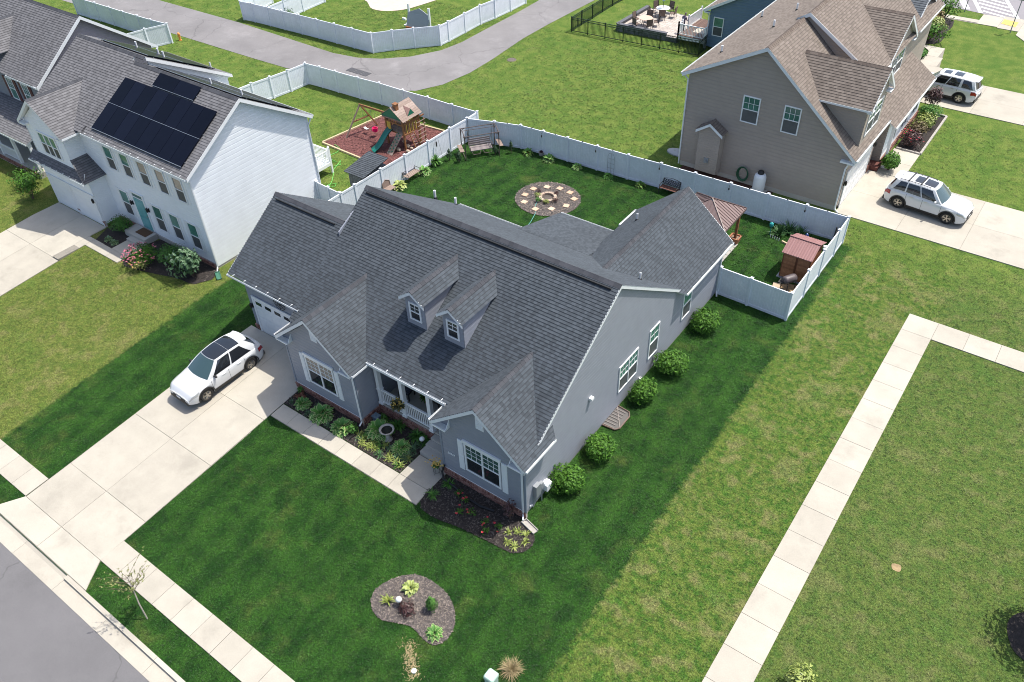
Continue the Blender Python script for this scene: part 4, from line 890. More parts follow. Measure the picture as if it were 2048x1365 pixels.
gutter(D, (-60, 22.48, dz(22.5)), (-56.15, 22.48, dz(22.5)), (0, -1, 0))
burg = mat('burgundy_paint', (.085, .022, .03), rough=.5)
for xc in (-61.0, -58.95, -57.3):
    if xc > -58: 
        continue
    window(D, (xc - .45, 22.88, 3.75), (1, 0), (0, -1), .9, 1.6, grid=(3, 2), up_t=.8, lo_t=.8, lo_m=glass, trim=.07)
    for xs_ in (xc - .82, xc + .47): b = MB(); b.box(xs_, 22.84, 3.75, xs_ + .35, 22.88, 5.35); b.build('shutter', burg, D)
roof_plane(D, [(-70, 20.4, 2.68), (-56.3, 20.4, 2.68), (-56.3, 22.85, 3.7), (-70, 22.85, 3.7)], shing_white, seed=65, **kw); gutter(D, (-70, 20.38, 2.68), (-56.3, 20.38, 2.68), (0, -1, 0))
b = MB()
for x in (-64.2, -61.4, -59.0, -56.5): b.box(x - .09, 20.5, .4, x + .09, 20.68, 2.6)
b.box(-70, 20.45, 2.4, -56.4, 20.7, 2.6); b.build('porch_post', white, D); b = MB(); b.box(-70, 20.4, 0, -56.4, 22.9, .4); b.build('porch_floor', conc_old, D); bricks(D, (-66, 20.4), (1, 0), (0, -1), 9.5, 0, .38)
window(D, (-60.6, 22.88, .9), (1, 0), (0, -1), .9, 1.6, grid=(2, 2), trim=.07); b = MB(); b.box(-61.0, 22.84, .9, -60.65, 22.88, 2.5); b.box(-59.65, 22.84, .9, -59.3, 22.88, 2.5); b.build('shutter', burg, D)
b = MB(); b.box(-61.4, 20.56, 1.2, -59.0, 20.62, 1.28); b.box(-61.4, 20.56, .5, -59, 20.62, .56)
for i in range(18): b.box(-61.3 + i * .13, 20.57, .56, -61.26 + i * .13, 20.61, 1.2)
b.build('railing', white, D)
# ---------------------------------------------------------------- the taupe house
T = thing('house', 'large taupe two-storey house with brown shingle roof at the upper right', 'house', (-14, 55, 0))
kt = dict(w=.17, tabs=(.2, .27, .34, .42))
pk = (-15.8, 9.08)
roof_plane(T, [(pk[0], 45.7, pk[1]), (-9.45, 45.7, 3.67), (-9.45, 51.95, 3.67), (pk[0], 51.95, pk[1])], shing_tan, seed=71, **kt)
roof_plane(T, [(pk[0], 45.7, pk[1]), (-20.95, 45.7, 6.46), (-20.95, 66.5, 6.46), (pk[0], 66.5, pk[1])], shing_tan, seed=72, **kt)
ridge_caps(T, (pk[0], 45.7, pk[1]), (pk[0], 51.4, pk[1]), cap_tan, (1, 0, -.85), (-1, 0, -.51), w=.2)
roof_plane(T, [(-15.5, 51.3, 9.4), (-10.75, 51.3, 6.3), (-10.75, 66.5, 6.3), (-15.5, 66.5, 9.4)], shing_tan, seed=73, **kt)
roof_plane(T, [(-15.5, 51.3, 9.4), (-16.3, 51.3, 8.95), (-16.3, 66.5, 8.95), (-15.5, 66.5, 9.4)], shing_tan, seed=74, **kt)
ridge_caps(T, (-15.5, 51.3, 9.4), (-15.5, 66.5, 9.4), cap_tan, (1, 0, -.65), (-1, 0, -.55), w=.2)
siding(T, (-20.6, 46.0), (1, 0), [(0, .3), (10.7, .3), (10.7, 3.95), (4.8, 8.95), (0, 6.5)], tan_side, e=.24, out=.018)
siding(T, (-16.0, 51.5), (1, 0), [(0, 5.5), (5.0, 5.5), (5.0, 6.35), (.5, 9.25), (0, 9.0)], tan_side, e=.24, out=.018)
siding(T, (-9.9, 46.0), (0, 1), [(0, .3), (6, .3), (6, 3.7), (0, 3.7)], tan_side, n=(1, 0), e=.15)
siding(T, (-11.1, 51.6), (0, 1), [(0, .3), (14.5, .3), (14.5, 6.3), (0, 6.3)], tan_side, n=(1, 0), e=.15)
b = MB(); b.box(-20.6, 66, 0, -11.2, 66.1, 6.4); b.box(-20.65, 46.1, .2, -20.6, 66, 6.4); b.build('wall', tan_side, T)
b = MB(); b.box(-20.55, 45.96, -.1, -9.9, 46.02, .3); b.build('foundation', conc_old, T)
for p, q in (((-20.97, 6.44), pk), (pk, (-9.43, 3.65))): rake(T, (p[0], 45.67, p[1]), (q[0], 45.67, q[1]), (0, .03, 0), .22, .01)
rake(T, (-16.0, 51.26, 9.11), (-15.5, 51.26, 9.41), (0, .03, 0), .22, .01); rake(T, (-15.5, 51.26, 9.41), (-10.73, 51.26, 6.31), (0, .03, 0), .22, .01)
b = MB(); b.box(-10.3, 45.68, 3.35, -9.45, 46.0, 3.45); b.build('eave_return', trim_white, T)
for x0, x1 in ((-16.87, -15.75), (-14.25, -13.2)): window(T, (x0, 45.98, 4.15), (1, 0), (0, -1), x1 - x0, 1.72, grid=(3, 2), up_t=.7, lo_t=.6, trim=.075)
# fireplace bump-out
siding(T, (-19.2, 45.35), (1, 0), [(0, .35), (1.5, .35), (1.5, 3.25), (.75, 3.72), (0, 3.25)], tan_side, e=.15); siding(T, (-17.7, 45.35), (0, 1), [(0, .35), (.62, .35), (.62, 3.25), (0, 3.25)], tan_side, n=(1, 0), e=.15); siding(T, (-19.2, 45.97), (0, -1), [(0, .35), (.62, .35), (.62, 3.25), (0, 3.25)], tan_side, n=(-1, 0), e=.15)
gable_roof_y(T, -18.45, 3.85, -19.35, 3.25, -17.55, 3.25, 45.2, 46.0, shing_tan, seed=76, caps=False, w=.17); b = MB(); b.box(-18.6, 45.28, 1.05, -18.3, 45.36, 1.4); b.lathe([(.1, 0), (.1, .1)], (-18.45, 45.26, 1.2), 8, axis=(0, -1, 0)); b.build('flue_vent', grey_metal, T)
for s in (-1, 1): rake(T, (-18.45 + s * .92, 45.17, 3.21), (-18.45, 45.17, 3.83), (0, .03, 0))
# cross gables that face the drive
def cross_gable(P, yr, zr, y0, y1, ze, xf, xb, mt, seed, wall_m, wx, zb, win):
    """gable roof with its ridge along X, front at x=xf"""
    roof_plane(P, [(xb, y0, ze), (xf, y0, ze), (xf, yr, zr), (xb, yr, zr)], mt, seed=seed, **kt); roof_plane(P, [(xb, yr, zr), (xf, yr, zr), (xf, y1, ze), (xb, y1, ze)], mt, seed=seed + 1, **kt)
    ridge_caps(P, (xb, yr, zr), (xf, yr, zr), cap_tan, (0, -1, -(zr - ze) / (yr - y0)), (0, 1, -(zr - ze) / (y1 - yr)), w=.18)
    siding(P, (wx, y0 + .2), (0, 1), [(0, zb), (y1 - y0 - .4, zb), (y1 - y0 - .4, ze + .1), (yr - y0 - .2, zr - .15), (0, ze + .1)], wall_m, n=(1, 0), e=.15)
    for p, q in (((y0 - .02, ze), (yr, zr)), ((yr, zr), (y1 + .02, ze))): rake(P, (xf, *p), (xf, *q), (.03, 0, 0), .22, .01)
    for a in (y0, y1 - .6): b = MB(); b.box(wx, a, ze - .25, xf + .02, a + .6, ze - .17); b.build('eave_return', trim_white, P)
    if win: window(P, (wx + .012, win[0], win[2]), (0, 1), (1, 0), win[1], win[3], cols=2, grid=(2, 2), up_t=.5, lo_t=.3, trim=.1)
cross_gable(T, 48.78, 8.14, 46.75, 50.85, 6.36, -9.5, -14.5, shing_tan, 81, tan_side, -9.78, 3.95, (47.5, 2.5, 4.35, 1.65))
siding(T, (-13.5, 46.95), (1, 0), [(0, 7.0), (3.72, 3.85), (3.72, 6.35), (0, 6.35)][::-1] and [(0.6, 6.35), (3.72, 3.85), (3.72, 6.35)], tan_side, e=.15)
siding(T, (-9.78, 50.65), (-1, 0), [(0, 3.85), (3.2, 6.35), (0, 6.35)], tan_side, n=(0, 1), e=.15)
gutter(T, (-12.6, 46.73, 6.36), (-9.5, 46.73, 6.36), (0, -1, 0)); gutter(T, (-9.43, 45.7, 3.67), (-9.43, 52.0, 3.67), (1, 0, 0))
cross_gable(T, 57.2, 8.37, 54.1, 60.3, 6.1, -10.75, -15.0, shing_tan, 83, tan_side, -11.0, 3.9, (55.6, 3.0, 4.3, 1.6))
cross_gable(T, 64.0, 8.2, 61.4, 66.6, 6.1, -11.2, -14.6, shing_blue, 85, white_side, -11.45, 3.9, (62.9, 2.2, 4.3, 1.6))
window(T, (-11.09, 51.9, 4.3), (0, 1), (1, 0), 2.0, 1.6, cols=2, grid=(2, 2), up_t=.3, lo_t=.1, trim=.09); gutter(T, (-10.73, 51.3, 6.3), (-10.73, 54.1, 6.3), (1, 0, 0)); gutter(T, (-10.73, 60.4, 6.3), (-10.73, 66.5, 6.3), (1, 0, 0))
# entry roof, front walls
roof_plane(T, [(-9.05, 52.5, 3.0), (-9.05, 61.6, 3.0), (-11.1, 61.6, 4.4), (-11.1, 52.5, 4.4)], shing_tan, seed=87, **kt); gutter(T, (-9.03, 52.5, 3.0), (-9.03, 61.6, 3.0), (1, 0, 0))
siding(T, (-9.5, 52.9), (0, 1), [(0, .45), (8.6, .45), (8.6, 3.0), (0, 3.0)], white_side, n=(1, 0), e=.15); bricks(T, (-9.46, 52.9), (0, 1), (1, 0), 8.6, 0, .45); siding(T, (-11.0, 52.9), (1, 0), [(0, .3), (1.5, .3), (1.5, 3.1), (0, 4.1)], tan_side, e=.15)
for y in (54.0, 56.6, 59.2): window(T, (-9.49, y, .9), (0, 1), (1, 0), 1.5, 1.6, cols=2, grid=(2, 2), trim=.09)
garage_door(T, (-9.88, 46.5, 0), (0, 1), (1, 0), 4.6, 2.35); carriage_lamp(T, (-9.88, 46.25, 1.7), (1, 0)); carriage_lamp(T, (-9.88, 51.65, 1.9), (1, 0)); bricks(T, (-9.88, 51.4), (0, 1), (1, 0), .6, 0, .55)
b = MB(); b.box(-9.2, 52.62, 0, -9.05, 52.77, 2.9); b.build('porch_post', white, T); b = MB(); b.box(-11, 52.0, 0, -9.3, 52.88, .3); b.build('porch_step', brick, T)
downspout(T, [(-9.36, 45.75, 3.6), (-9.85, 45.92, 3.2), (-9.95, 45.92, 2.9), (-9.95, 45.92, .15), (-9.7, 45.8, .05)]); downspout(T, [(-20.95, 45.75, 6.4), (-20.63, 45.93, 6.0), (-20.63, 45.93, .1)])
gutter(T, (-20.97, 45.7, 6.46), (-20.97, 66, 6.46), (-1, 0, 0))
for y, x in ((48.2, -19.6), (51.2, -17.6), (54.5, -17.4), (56, -20.2), (60, -17.8)): vent_pipe(T, (x, y, 9.08 + (x + 15.8) * .51), .45, .07)
b = MB()
for a in range(8): b.box(-21.0, 50.0 + a * .18, .55, -20.95, 50.06 + a * .18, 1.35)
b.box(-21.02, 49.9, 1.35, -20.93, 51.5, 1.42); b.box(-21.02, 49.9, .5, -20.6, 51.5, .56); b.box(-21.05, 49.85, 0, -20.93, 49.97, 1.6); b.build('side_stoop', white, T)
# ---------------------------------------------------------------- the blue house
Bl = thing('house', 'blue house with railed deck and stone patio at the top edge', 'house', (-24, 72, 0))
siding(Bl, (-27.8, 64.8), (1, 0), [(0, .3), (11.6, .3), (11.6, 3.6), (5.8, 6.7), (0, 3.6)], blue_side, e=.24, out=.018)
siding(Bl, (-27.8, 80), (0, -1), [(0, .3), (15.2, .3), (15.2, 3.6), (0, 3.6)], blue_side, n=(-1, 0), e=.15)
roof_plane(Bl, [(-28.25, 64.5, 3.36), (-22, 64.5, 6.75), (-22, 80, 6.75), (-28.25, 80, 3.36)], shing_tan, seed=91, **kt); roof_plane(Bl, [(-22, 64.5, 6.75), (-15.8, 64.5, 3.36), (-15.8, 80, 3.36), (-22, 80, 6.75)], shing_tan, seed=92, **kt)
siding(Bl, (-29.6, 70.5), (1, 0), [(0, .3), (1.9, .3), (1.9, 4.4), (0, 3.4)], mat('pale_blue_siding', (.3, .36, .43), rough=.5), e=.15); b = MB(); b.box(-29.6, 70.6, .2, -27.9, 79, 3.4); b.build('wall', MATS['pale_blue_siding'], Bl)
rake(Bl, (-28.27, 64.47, 3.37), (-22, 64.47, 6.76), (0, .03, 0), .22); b = MB(); b.box(-28.2, 64.48, 3.12, -27.75, 64.8, 3.2); b.build('eave_return', trim_white, Bl)
window(Bl, (-27.42, 64.78, 1.3), (1, 0), (0, -1), .92, 1.55, grid=(1, 1), up_t=1., lo_t=.3, trim=.07); downspout(Bl, [(-28.2, 64.55, 3.3), (-27.85, 64.72, 2.9), (-27.85, 64.72, .1)])
gutter(Bl, (-28.27, 64.5, 3.36), (-28.27, 79, 3.36), (-1, 0, 0)); b = MB(); b.box(-28.0, 72.0, .9, -27.84, 74, 3.0); b.build('patio_door', glass, Bl)
# deck, patio
dk = thing('deck', 'white railed deck against the blue house above the stone patio', 'deck', (-29.1, 66.5, 0))
b = MB(); b.cur = 0
for i in range(14): b.box(-30.4 + i * .184, 64.5, .8, -30.4 + i * .184 + .17, 68.9, .84, rng.random())
b.build('deck_boards', mat('brown_decking', (.10, .06, .05), (.16, .1, .08), rough=.8), dk)
b = MB(); b.box(-30.4, 64.5, .5, -27.85, 64.56, .8); b.box(-30.4, 64.56, .5, -30.34, 68.9, .8); b.build('skirt', white, dk)
for p, q in (((-30.4, 64.53), (-27.9, 64.53)), ((-30.4, 64.53), (-30.4, 65.2)), ((-30.4, 66.4), (-30.4, 68.9))):
    b = MB(); b.bar((*p, 1.78), (*q, 1.78), .08, .07); b.bar((*p, .95), (*q, .95), .05, .05); n = max(4, int((Vector(p) - Vector(q)).length / .13))
    for i in range(n + 1): t_ = i / n; x, y = p[0] + (q[0] - p[0]) * t_, p[1] + (q[1] - p[1]) * t_; b.box(x - .018, y - .018, .95, x + .018, y + .018, 1.78)
    for x, y in (p, q): b.box(x - .06, y - .06, .2, x + .06, y + .06, 1.95)
    b.build('railing', white, dk)
b = MB(); b.box(-29.6, 65.7, .845, -28.6, 67.0, .86); tag(b.build('deck_rug', mat('pale_rug', (.55, .5, .42), rough=1)), 'pale rug spread on the brown boards of the far deck', 'rug')
pt = thing('patio', 'raised grey stone patio with low wall beside the blue house', 'patio', (-33.5, 67, 0))
pst = mat('patio_stone', (.36, .32, .285), (.47, .43, .39), rough=.9, nscale=6, namt=.12); wst = mat('grey_wall_block', (.10, .105, .12), (.2, .2, .215), rough=.9, nscale=6, namt=.15)
b = MB(); b.box(-36.3, 64.7, 0, -30.45, 70.2, .36); b.build('base', wst, pt)
k = 0; b = MB()
for i in range(20):
    for j in range(18):
        x = -36.25 + i * .29; y = 64.75 + j * .3 + (.15 if i % 2 else 0)
        if y + .29 > 70.2: continue
        b.box(x + .006, y + .006, .36, x + .284, y + .294, .385 + rng.uniform(0, .004), rng.random())
b.build('paving_stones', pst, pt, kind='stuff')
for (p, q) in (((-36.4, 64.55), (-31.6, 64.8)), ((-36.4, 64.55), (-36.25, 69.9))):
    d = Vector(q) - Vector(p); L = d.length; d.normalize(); nn = int(L / .42)
    for r in range(3):
        b = MB()
        for i in range(nn):
            a = p[0] + d.x * L * i / nn, p[1] + d.y * L * i / nn; c_ = p[0] + d.x * L * (i + .94) / nn, p[1] + d.y * L * (i + .94) / nn
            b.bar((*a, .1 + r * .2), (*c_, .1 + r * .2), .25, .19, tint=rng.random())
        b.build('wall_course', wst, pt, kind='stuff')
    b = MB(); b.bar((*p, .64), (*q, .64), .36, .07); b.build('coping', wst, pt)
NOGRASS.extend([rect(-36.6, 64.4, -27.8, 70.3), rect(-27.9, 64.8, -16, 80), rect(-20.7, 45.3, -9.2, 66.2), rect(-52.8, 19.3, -37.3, 30.2), rect(-72, 20.3, -56.2, 31.5), rect(-31.5, 18.1, -12.4, 29.7), rect(-17.6, 29, -12.35, 34.5), rect(-21.5, 29, -17, 32.6), rect(-26.3, 16.2, -21.5, 18.4), rect(-18.4, 16.2, -12.4, 18.4), rect(-21.8, 17.2, -16.5, 19.8), rect(-45.2, 19.4, -43, 20.5), rect(-30, 70, -27, 80)])
# ---------------------------------------------------------------- vinyl privacy fences
def fence(label, runs, group='white vinyl privacy fences', h=1.78, mt=fence_white):
    """runs: polylines of post positions"""
    f = thing('privacy_fence', label, 'fence', (runs[0][0][0], runs[0][0][1], 0), group)
    done = set()
    for run in runs:
        for p in run:
            if (round(p[0], 1), round(p[1], 1)) in done: continue
            done.add((round(p[0], 1), round(p[1], 1))); x, y = p; b = MB(); b.box(x - .064, y - .064, -.1, x + .064, y + .064, h + .05)
            b.mesh([(x - .085, y - .085, h + .05), (x + .085, y - .085, h + .05), (x + .085, y + .085, h + .05), (x - .085, y + .085, h + .05), (x - .085, y - .085, h + .075), (x + .085, y - .085, h + .075), (x + .085, y + .085, h + .075), (x - .085, y + .085, h + .075), (x, y, h + .125)],
                   [(3, 2, 1, 0), (0, 1, 5, 4), (1, 2, 6, 5), (2, 3, 7, 6), (3, 0, 4, 7), (4, 5, 8), (5, 6, 8), (6, 7, 8), (7, 4, 8)])
            b.build('post', mt, f)
        for p, q in zip(run[:-1], run[1:]):
            P = Vector((*p, 0)); Q = Vector((*q, 0)); d = Q - P; L = d.length; d.normalize(); n = Vector((-d.y, d.x, 0)); z = Vector((0, 0, 1)); b = MB(); tt = rng.random() * .6
            O = lambda a, zz, k: P + d * a + z * zz + n * k
            b.obox(O(.06, h - .14, -.03), d * (L - .12), z * .14, n * .06, tt * .3); b.obox(O(.06, .03, -.03), d * (L - .12), z * .15, n * .06, tt)
            m_ = max(1, int(round((L - .12) / .15))); w = (L - .12) / m_
            for i in range(m_): b.obox(O(.06 + i * w + .003, .18, -.012), d * (w - .006), z * (h - .32), n * .024, min(1, max(0, tt + rng.uniform(-.15, .15))))
            b.build('panel', mt, f)
    return f
def lerp_posts(p, q, n): return [(p[0] + (q[0] - p[0]) * i / n, p[1] + (q[1] - p[1]) * i / n) for i in range(n + 1)]
back = [(-34.73, 40.75), (-32.79, 41.41), (-30.89, 41.94), (-29.06, 42.06), (-27.15, 42.17), (-24.85, 42.25), (-22.54, 42.33), (-20.24, 42.48), (-17.89, 42.55), (-15.53, 42.61), (-13.15, 42.66), (-10.8, 42.73), (-8.37, 42.8)]
fence('white vinyl fence with capped posts around the back yard of the centre house', [[(-12.3, 34.37), (-10.56, 34.35), (-8.37, 34.3)], [(-8.37, 34.3), (-8.37, 36.67), (-8.36, 38.92), (-8.35, 41.2), (-8.37, 42.8)], back, [(-34.73, 40.75), (-34.83, 38.94), (-34.85, 36.64), (-34.9, 34.34), (-34.98, 32.11), (-35.0, 29.76), (-35.02, 28.55), (-35.02, 26.3)]])
fence('white vinyl fence enclosing the playground yard along the grey alley', [[(-34.73, 40.78), (-34.76, 41.97), (-37.05, 41.9), (-39.38, 41.91), (-41.77, 41.81), (-44.18, 41.81), (-46.38, 41.66), (-48.73, 41.57), (-50.46, 41.51), (-52.0, 41.4)], [(-52.0, 41.4), (-52.14, 39.63), (-52.4, 38.0), (-52.7, 36.4), (-52.9, 34.4), (-52.9, 32.3), (-52.7, 30.3)]])
fence('short white fence closing the gap beside the white house with solar panels', [[(-37.3, 28.7), (-36.2, 28.62), (-35.12, 28.55)]])
fence('white vinyl fence behind the mauve-gabled house along the alley edge', [[(-84.4, 40.5), (-82.2, 40.55), (-80.58, 40.61), (-78.24, 40.63), (-76.04, 40.63), (-73.83, 40.68), (-71.81, 40.72), (-69.56, 40.88)], [(-69.56, 40.88), (-70.23, 38.98), (-70.7, 37.0), (-71, 35)]])
fence('white vinyl fence with bent corner around the far yard across the alley', [[(-68.43, 48.33), (-67.0, 48.5), (-64.9, 48.6), (-62.94, 48.65), (-60.71, 48.75), (-58.53, 48.82), (-56.3, 48.87), (-54.15, 48.91), (-51.9, 48.97), (-50.76, 50.41), (-49.49, 51.78), (-47.9, 53.4), (-47.85, 54.54), (-47.9, 56.93), (-47.96, 59.28), (-47.7, 61.2), (-47.6, 63.5), (-47.6, 66)], [(-68.43, 48.33), (-69.2, 50.5), (-69.6, 53)], [(-64.9, 48.7), (-64.95, 50.65), (-65.1, 53), (-65.2, 56)]])
# black metal fence round the blue house's garden
bf = thing('metal_fence', 'black metal picket fence around the garden of the blue house', 'fence', (-39.8, 62.2, 0))
bfm = mat('black_metal', (.008, .022, .016), rough=.4)
pts = [(-27.7, 63.1), (-29.4, 62.9), (-31.18, 62.8), (-32.9, 62.66), (-34.65, 62.52), (-36.41, 62.39), (-38.15, 62.3), (-39.81, 62.18), (-39.87, 64.0), (-39.87, 65.86), (-39.96, 67.82), (-40.0, 69.73), (-39.95, 71.6), (-39.95, 73.5), (-39.95, 75.4), (-39.95, 77.3)]
for p in pts: b = MB(); b.box(p[0] - .035, p[1] - .035, 0, p[0] + .035, p[1] + .035, 1.38); b.build('post', bfm, bf)
for p, q in list(zip(pts[:-1], pts[1:])) + [((-27.7, 63.1), (-27.75, 64.7))]:
    b = MB()
    for z in (1.3, 1.12, .12): b.bar((*p, z), (*q, z), .04, .045)
    n = int((Vector(p) - Vector(q)).length / .115)
    for i in range(1, n): t = i / n; x, y = p[0] + (q[0] - p[0]) * t, p[1] + (q[1] - p[1]) * t; b.box(x - .013, y - .013, .06, x + .013, y + .013, 1.3)
    b.build('picket_panel', bfm, bf)
# ---------------------------------------------------------------- cars
def car(label, loc, rz, P, seed=1):
    """X forward. body shell with wheel arches cut into its lower edge, glasshouse, wheels, lamps"""
    root = thing('parked_car', label, 'car', loc, P.get('group'), rz)
    L, Wd, wb = P['L'], P['W'], P['wb']; xf, xr = wb / 2 + P.get('sh', 0), -wb / 2 + P.get('sh', 0); r = P['wr']; Hn, Hc, Hb, Ht = P['Hn'], P['Hc'], P['Hb'], P['Ht']
    loc = Vector(loc); X0, X1 = -L / 2, L / 2; xc, xw = P['cowl'], P['wtop']
    def itp(x, tb):
        if x <= tb[0][0]: return tb[0][1]
        for (a, va), (c, vc) in zip(tb[:-1], tb[1:]):
            if x <= c:
                t = (x - a) / (c - a); t = t * t * (3 - 2 * t) * .5 + t * .5; return va + (vc - va) * t
        return tb[-1][1]
    def hw(x):
        e = abs(x) / (L / 2); return Wd / 2 * (1 - .03 * e ** 2 - .17 * max(0, (e - .8) / .2) ** 2.2)
    zs = lambda x: itp(x, [(X0, Ht - .16), (X0 + .12, Ht), (X0 + .9, Hb + .05), (xc, Hc), (X1 - .75, Hn + .07), (X1 - .22, Hn - .03), (X1, Hn - .24)])
    def zb(x):
        z = .24 + .1 * max(0, (abs(x) / (L / 2) - .85) / .15)
        for xx in (xf, xr):
            q = (r + .075) ** 2 - (x - xx) ** 2
            if q > 0: z = max(z, r - .02 + math.sqrt(q) * .98)
        return z
    def sec(x, t):
        """t 0..6 from the sill up over the shoulder to the centre line"""
        w, zt, zl = hw(x), zs(x), zb(x); z0 = min(zl, zt - .2)
        tb = [(w * .955, z0), (w * .985, z0 + (zt - z0) * .25), (w, z0 + (zt - z0) * .55), (w * .985, zt - .13), (w * .94, zt - .035), (w * .62, zt + .018), (0, zt + .045)]
        i = min(5, int(t)); f = t - i; a, c = tb[i], tb[i + 1]; return a[0] + (c[0] - a[0]) * f, a[1] + (c[1] - a[1]) * f
    def bp(side): return lambda x, t: (x, side * sec(x, t)[0], sec(x, t)[1])
    W3 = lambda p: p
    xs = sorted(set([round(X0 + L * i / 56, 4) for i in range(57)] + [xx + s * (r + .07) * k for xx in (xf, xr) for s in (-1, 1) for k in (0, .35, .6, .8, .92, .985, 1.02)]))
    ts = [0, .5, 1, 1.5, 2, 2.5, 3, 3.5, 4, 4.5, 5, 5.5, 6]
    def mk(name, b, m_, smooth=True):
        b.v = [(v[0] + loc.x, v[1] + loc.y, v[2] + loc.z) for v in b.v]; return b.build(name, m_, root, smooth=smooth)
    b = MB()
    for s in (1, -1): b.grid(bp(s), xs, ts, flip=(s > 0))
    for x, sg in ((X1, 1), (X0, -1)):
        pts_ = [(x + sg * .02, sec(x, t)[0], sec(x, t)[1]) for t in ts] + [(x + sg * .02, -sec(x, t)[0], sec(x, t)[1]) for t in reversed(ts[:-1])]
        b.face(pts_ if sg > 0 else pts_[::-1]); q = len(ts)
        for s in (1, -1):
            for a, c in zip(ts[:-1], ts[1:]):
                f = [(x, s * sec(x, a)[0], sec(x, a)[1]), (x, s * sec(x, c)[0], sec(x, c)[1]), (x + sg * .02, s * sec(x, c)[0], sec(x, c)[1]), (x + sg * .02, s * sec(x, a)[0], sec(x, a)[1])]
                b.face(f if s * sg < 0 else f[::-1])
    body = mk('body', b, car_white)
    # glasshouse
    xa, xt, wr, zr = P['tail'], P['rtop'], Wd / 2 * P.get('rw', .66), P['H']
    zroof = lambda x: itp(x, [(xt, zr - .07), (xt + .5, zr - .015), ((xt + xw) / 2 + .2, zr), (xw, zr - .045)])
    def side(s):
        def f(u, v):
            x = (xa + (xc - xa) * u) * (1 - v) + (xt + (xw - xt) * u) * v; xb_ = xa + (xc - xa) * u; xr_ = xt + (xw - xt) * u
            yb = hw(xb_) * .915; yr = wr * (1 - .06 * abs(2 * u - 1) ** 3); zb_ = zs(xb_) - .02
            return (x, s * (yb + (yr - yb) * v + .035 * math.sin(math.pi * v)), zb_ + (zroof(xr_) - zb_) * v)
        return f
    L_, R__ = side(1), side(-1)
    def front(u, v):
        a, c = R__(1, v), L_(1, v); return (a[0] + .16 * (1 - (2 * u - 1) ** 2) * (1 - .4 * v), a[1] + (c[1] - a[1]) * u, a[2] + .02 * (1 - (2 * u - 1) ** 2))
    def rear(u, v):
        a, c = R__(0, v), L_(0, v); return (a[0] - .12 * (1 - (2 * u - 1) ** 2) * (1 - .3 * v), a[1] + (c[1] - a[1]) * u, a[2] + .02 * (1 - (2 * u - 1) ** 2))
    def roof(u, v):
        a, c = R__(u, 1), L_(u, 1); f = front(v, 1)[0] - R__(1, 1)[0]; g = rear(v, 1)[0] - R__(0, 1)[0]
        return (a[0] + f * u ** 3 + g * (1 - u) ** 3, a[1] + (c[1] - a[1]) * v, a[2] + .035 * (1 - (2 * v - 1) ** 2) + .02 * (1 - (2 * v - 1) ** 2) * 0)
    R12 = [i / 12 for i in range(13)]; R8 = [i / 8 for i in range(9)]
    b = MB(); b.grid(L_, R12, R8, flip=True); b.grid(R__, R12, R8); b.grid(front, R12, R8); b.grid(rear, R12, R8, flip=True); b.grid(roof, R12, R12)
    mk('cabin', b, car_white)
    def patch(nm, f, us, vs, m_, off=.006, flip=False, tint=0.0): b = MB(); b.grid(f, us, vs, off=off, flip=flip, tint=tint); return mk(nm, b, m_)
    def sub(a, c, n=8): return [a + (c - a) * i / n for i in range(n + 1)]
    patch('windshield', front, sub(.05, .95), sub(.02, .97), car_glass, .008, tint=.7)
    patch('rear_window', rear, sub(.08, .92), sub(.12 if not P.get('fast') else .05, .92), car_glass, .008, True)
    for s, f in ((1, L_), (-1, R__)):
        for (u0, u1, sl0, sl1) in P['wins']:
            g = lambda u, v, f=f, u0=u0, u1=u1, sl0=sl0, sl1=sl1: f((u0 + sl0 * v) * (1 - u) + (u1 + sl1 * v) * u, .07 + .85 * v)
            patch('side_window', g, sub(0, 1, 8), sub(0, 1, 6), car_glass, .008, s > 0)
    for (u0, u1, v0, v1) in P['sun']: patch('sunroof', roof, sub(u0, u1), sub(v0, v1), car_glass, .007)
    # wheels
    for xx in (xf, xr):
        for s in (1, -1):
            yo = hw(xx) - .012; c = Vector((xx, s * (yo - .11), r)); b = MB()
            b.lathe([(r * .62, -.11), (r * .93, -.115), (r, -.07), (r, .07), (r * .93, .112), (r * .66, .11), (r * .64, .06)], c, 28, axis=(0, s, 0)); wo = mk('wheel', b, rubber)
            b = MB(); ax = Vector((0, s, 0)); b.lathe([(r * .65, .06), (r * .66, .095), (r * .6, .1), (r * .58, .05)], c, 28, axis=(0, s, 0)); 
            for k in range(5):
                for dt in (-.16, .16):
                    t_ = 2 * math.pi * k / 5 + .3; p = c + ax * .085 + Vector((math.cos(t_ + dt * .4), 0, math.sin(t_ + dt * .4))) * r * .1; q = c + ax * .09 + Vector((math.cos(t_ + dt), 0, math.sin(t_ + dt))) * r * .62; b.bar(p, q, .03, .05, up=ax)
            b.lathe([(r * .17, .05), (r * .16, .1), (0, .105)], c, 12, axis=(0, s, 0)); b.v = [(v[0] + loc.x, v[1] + loc.y, v[2] + loc.z) for v in b.v]
            rim = b.build('rim', chrome, root); rim.parent = wo
            b = MB(); b.lathe([(r * .6, .02), (0, .021)], c, 20, axis=(0, s, 0)); mk('brake_disc', b, dark).parent = wo
            # arch cladding
            b = MB(); ra, rb = r + .065, r + .135; n = 18; A = []
            for k in range(n + 1):
                t_ = math.pi * (-.08 + 1.16 * k / n); ca, sa = math.cos(t_), math.sin(t_)
                for rr_ in (ra, rb): A.append((xx + ca * rr_, s * (hw(xx + ca * rr_) + .004 + (.0 if rr_ == rb else .012)), max(.22, r - .02 + sa * rr_)))
            F = [(2 * k, 2 * k + 1, 2 * k + 3, 2 * k + 2) for k in range(n)]; b.mesh(A, [f if s < 0 else f[::-1] for f in F]); mk('arch_trim', b, black)
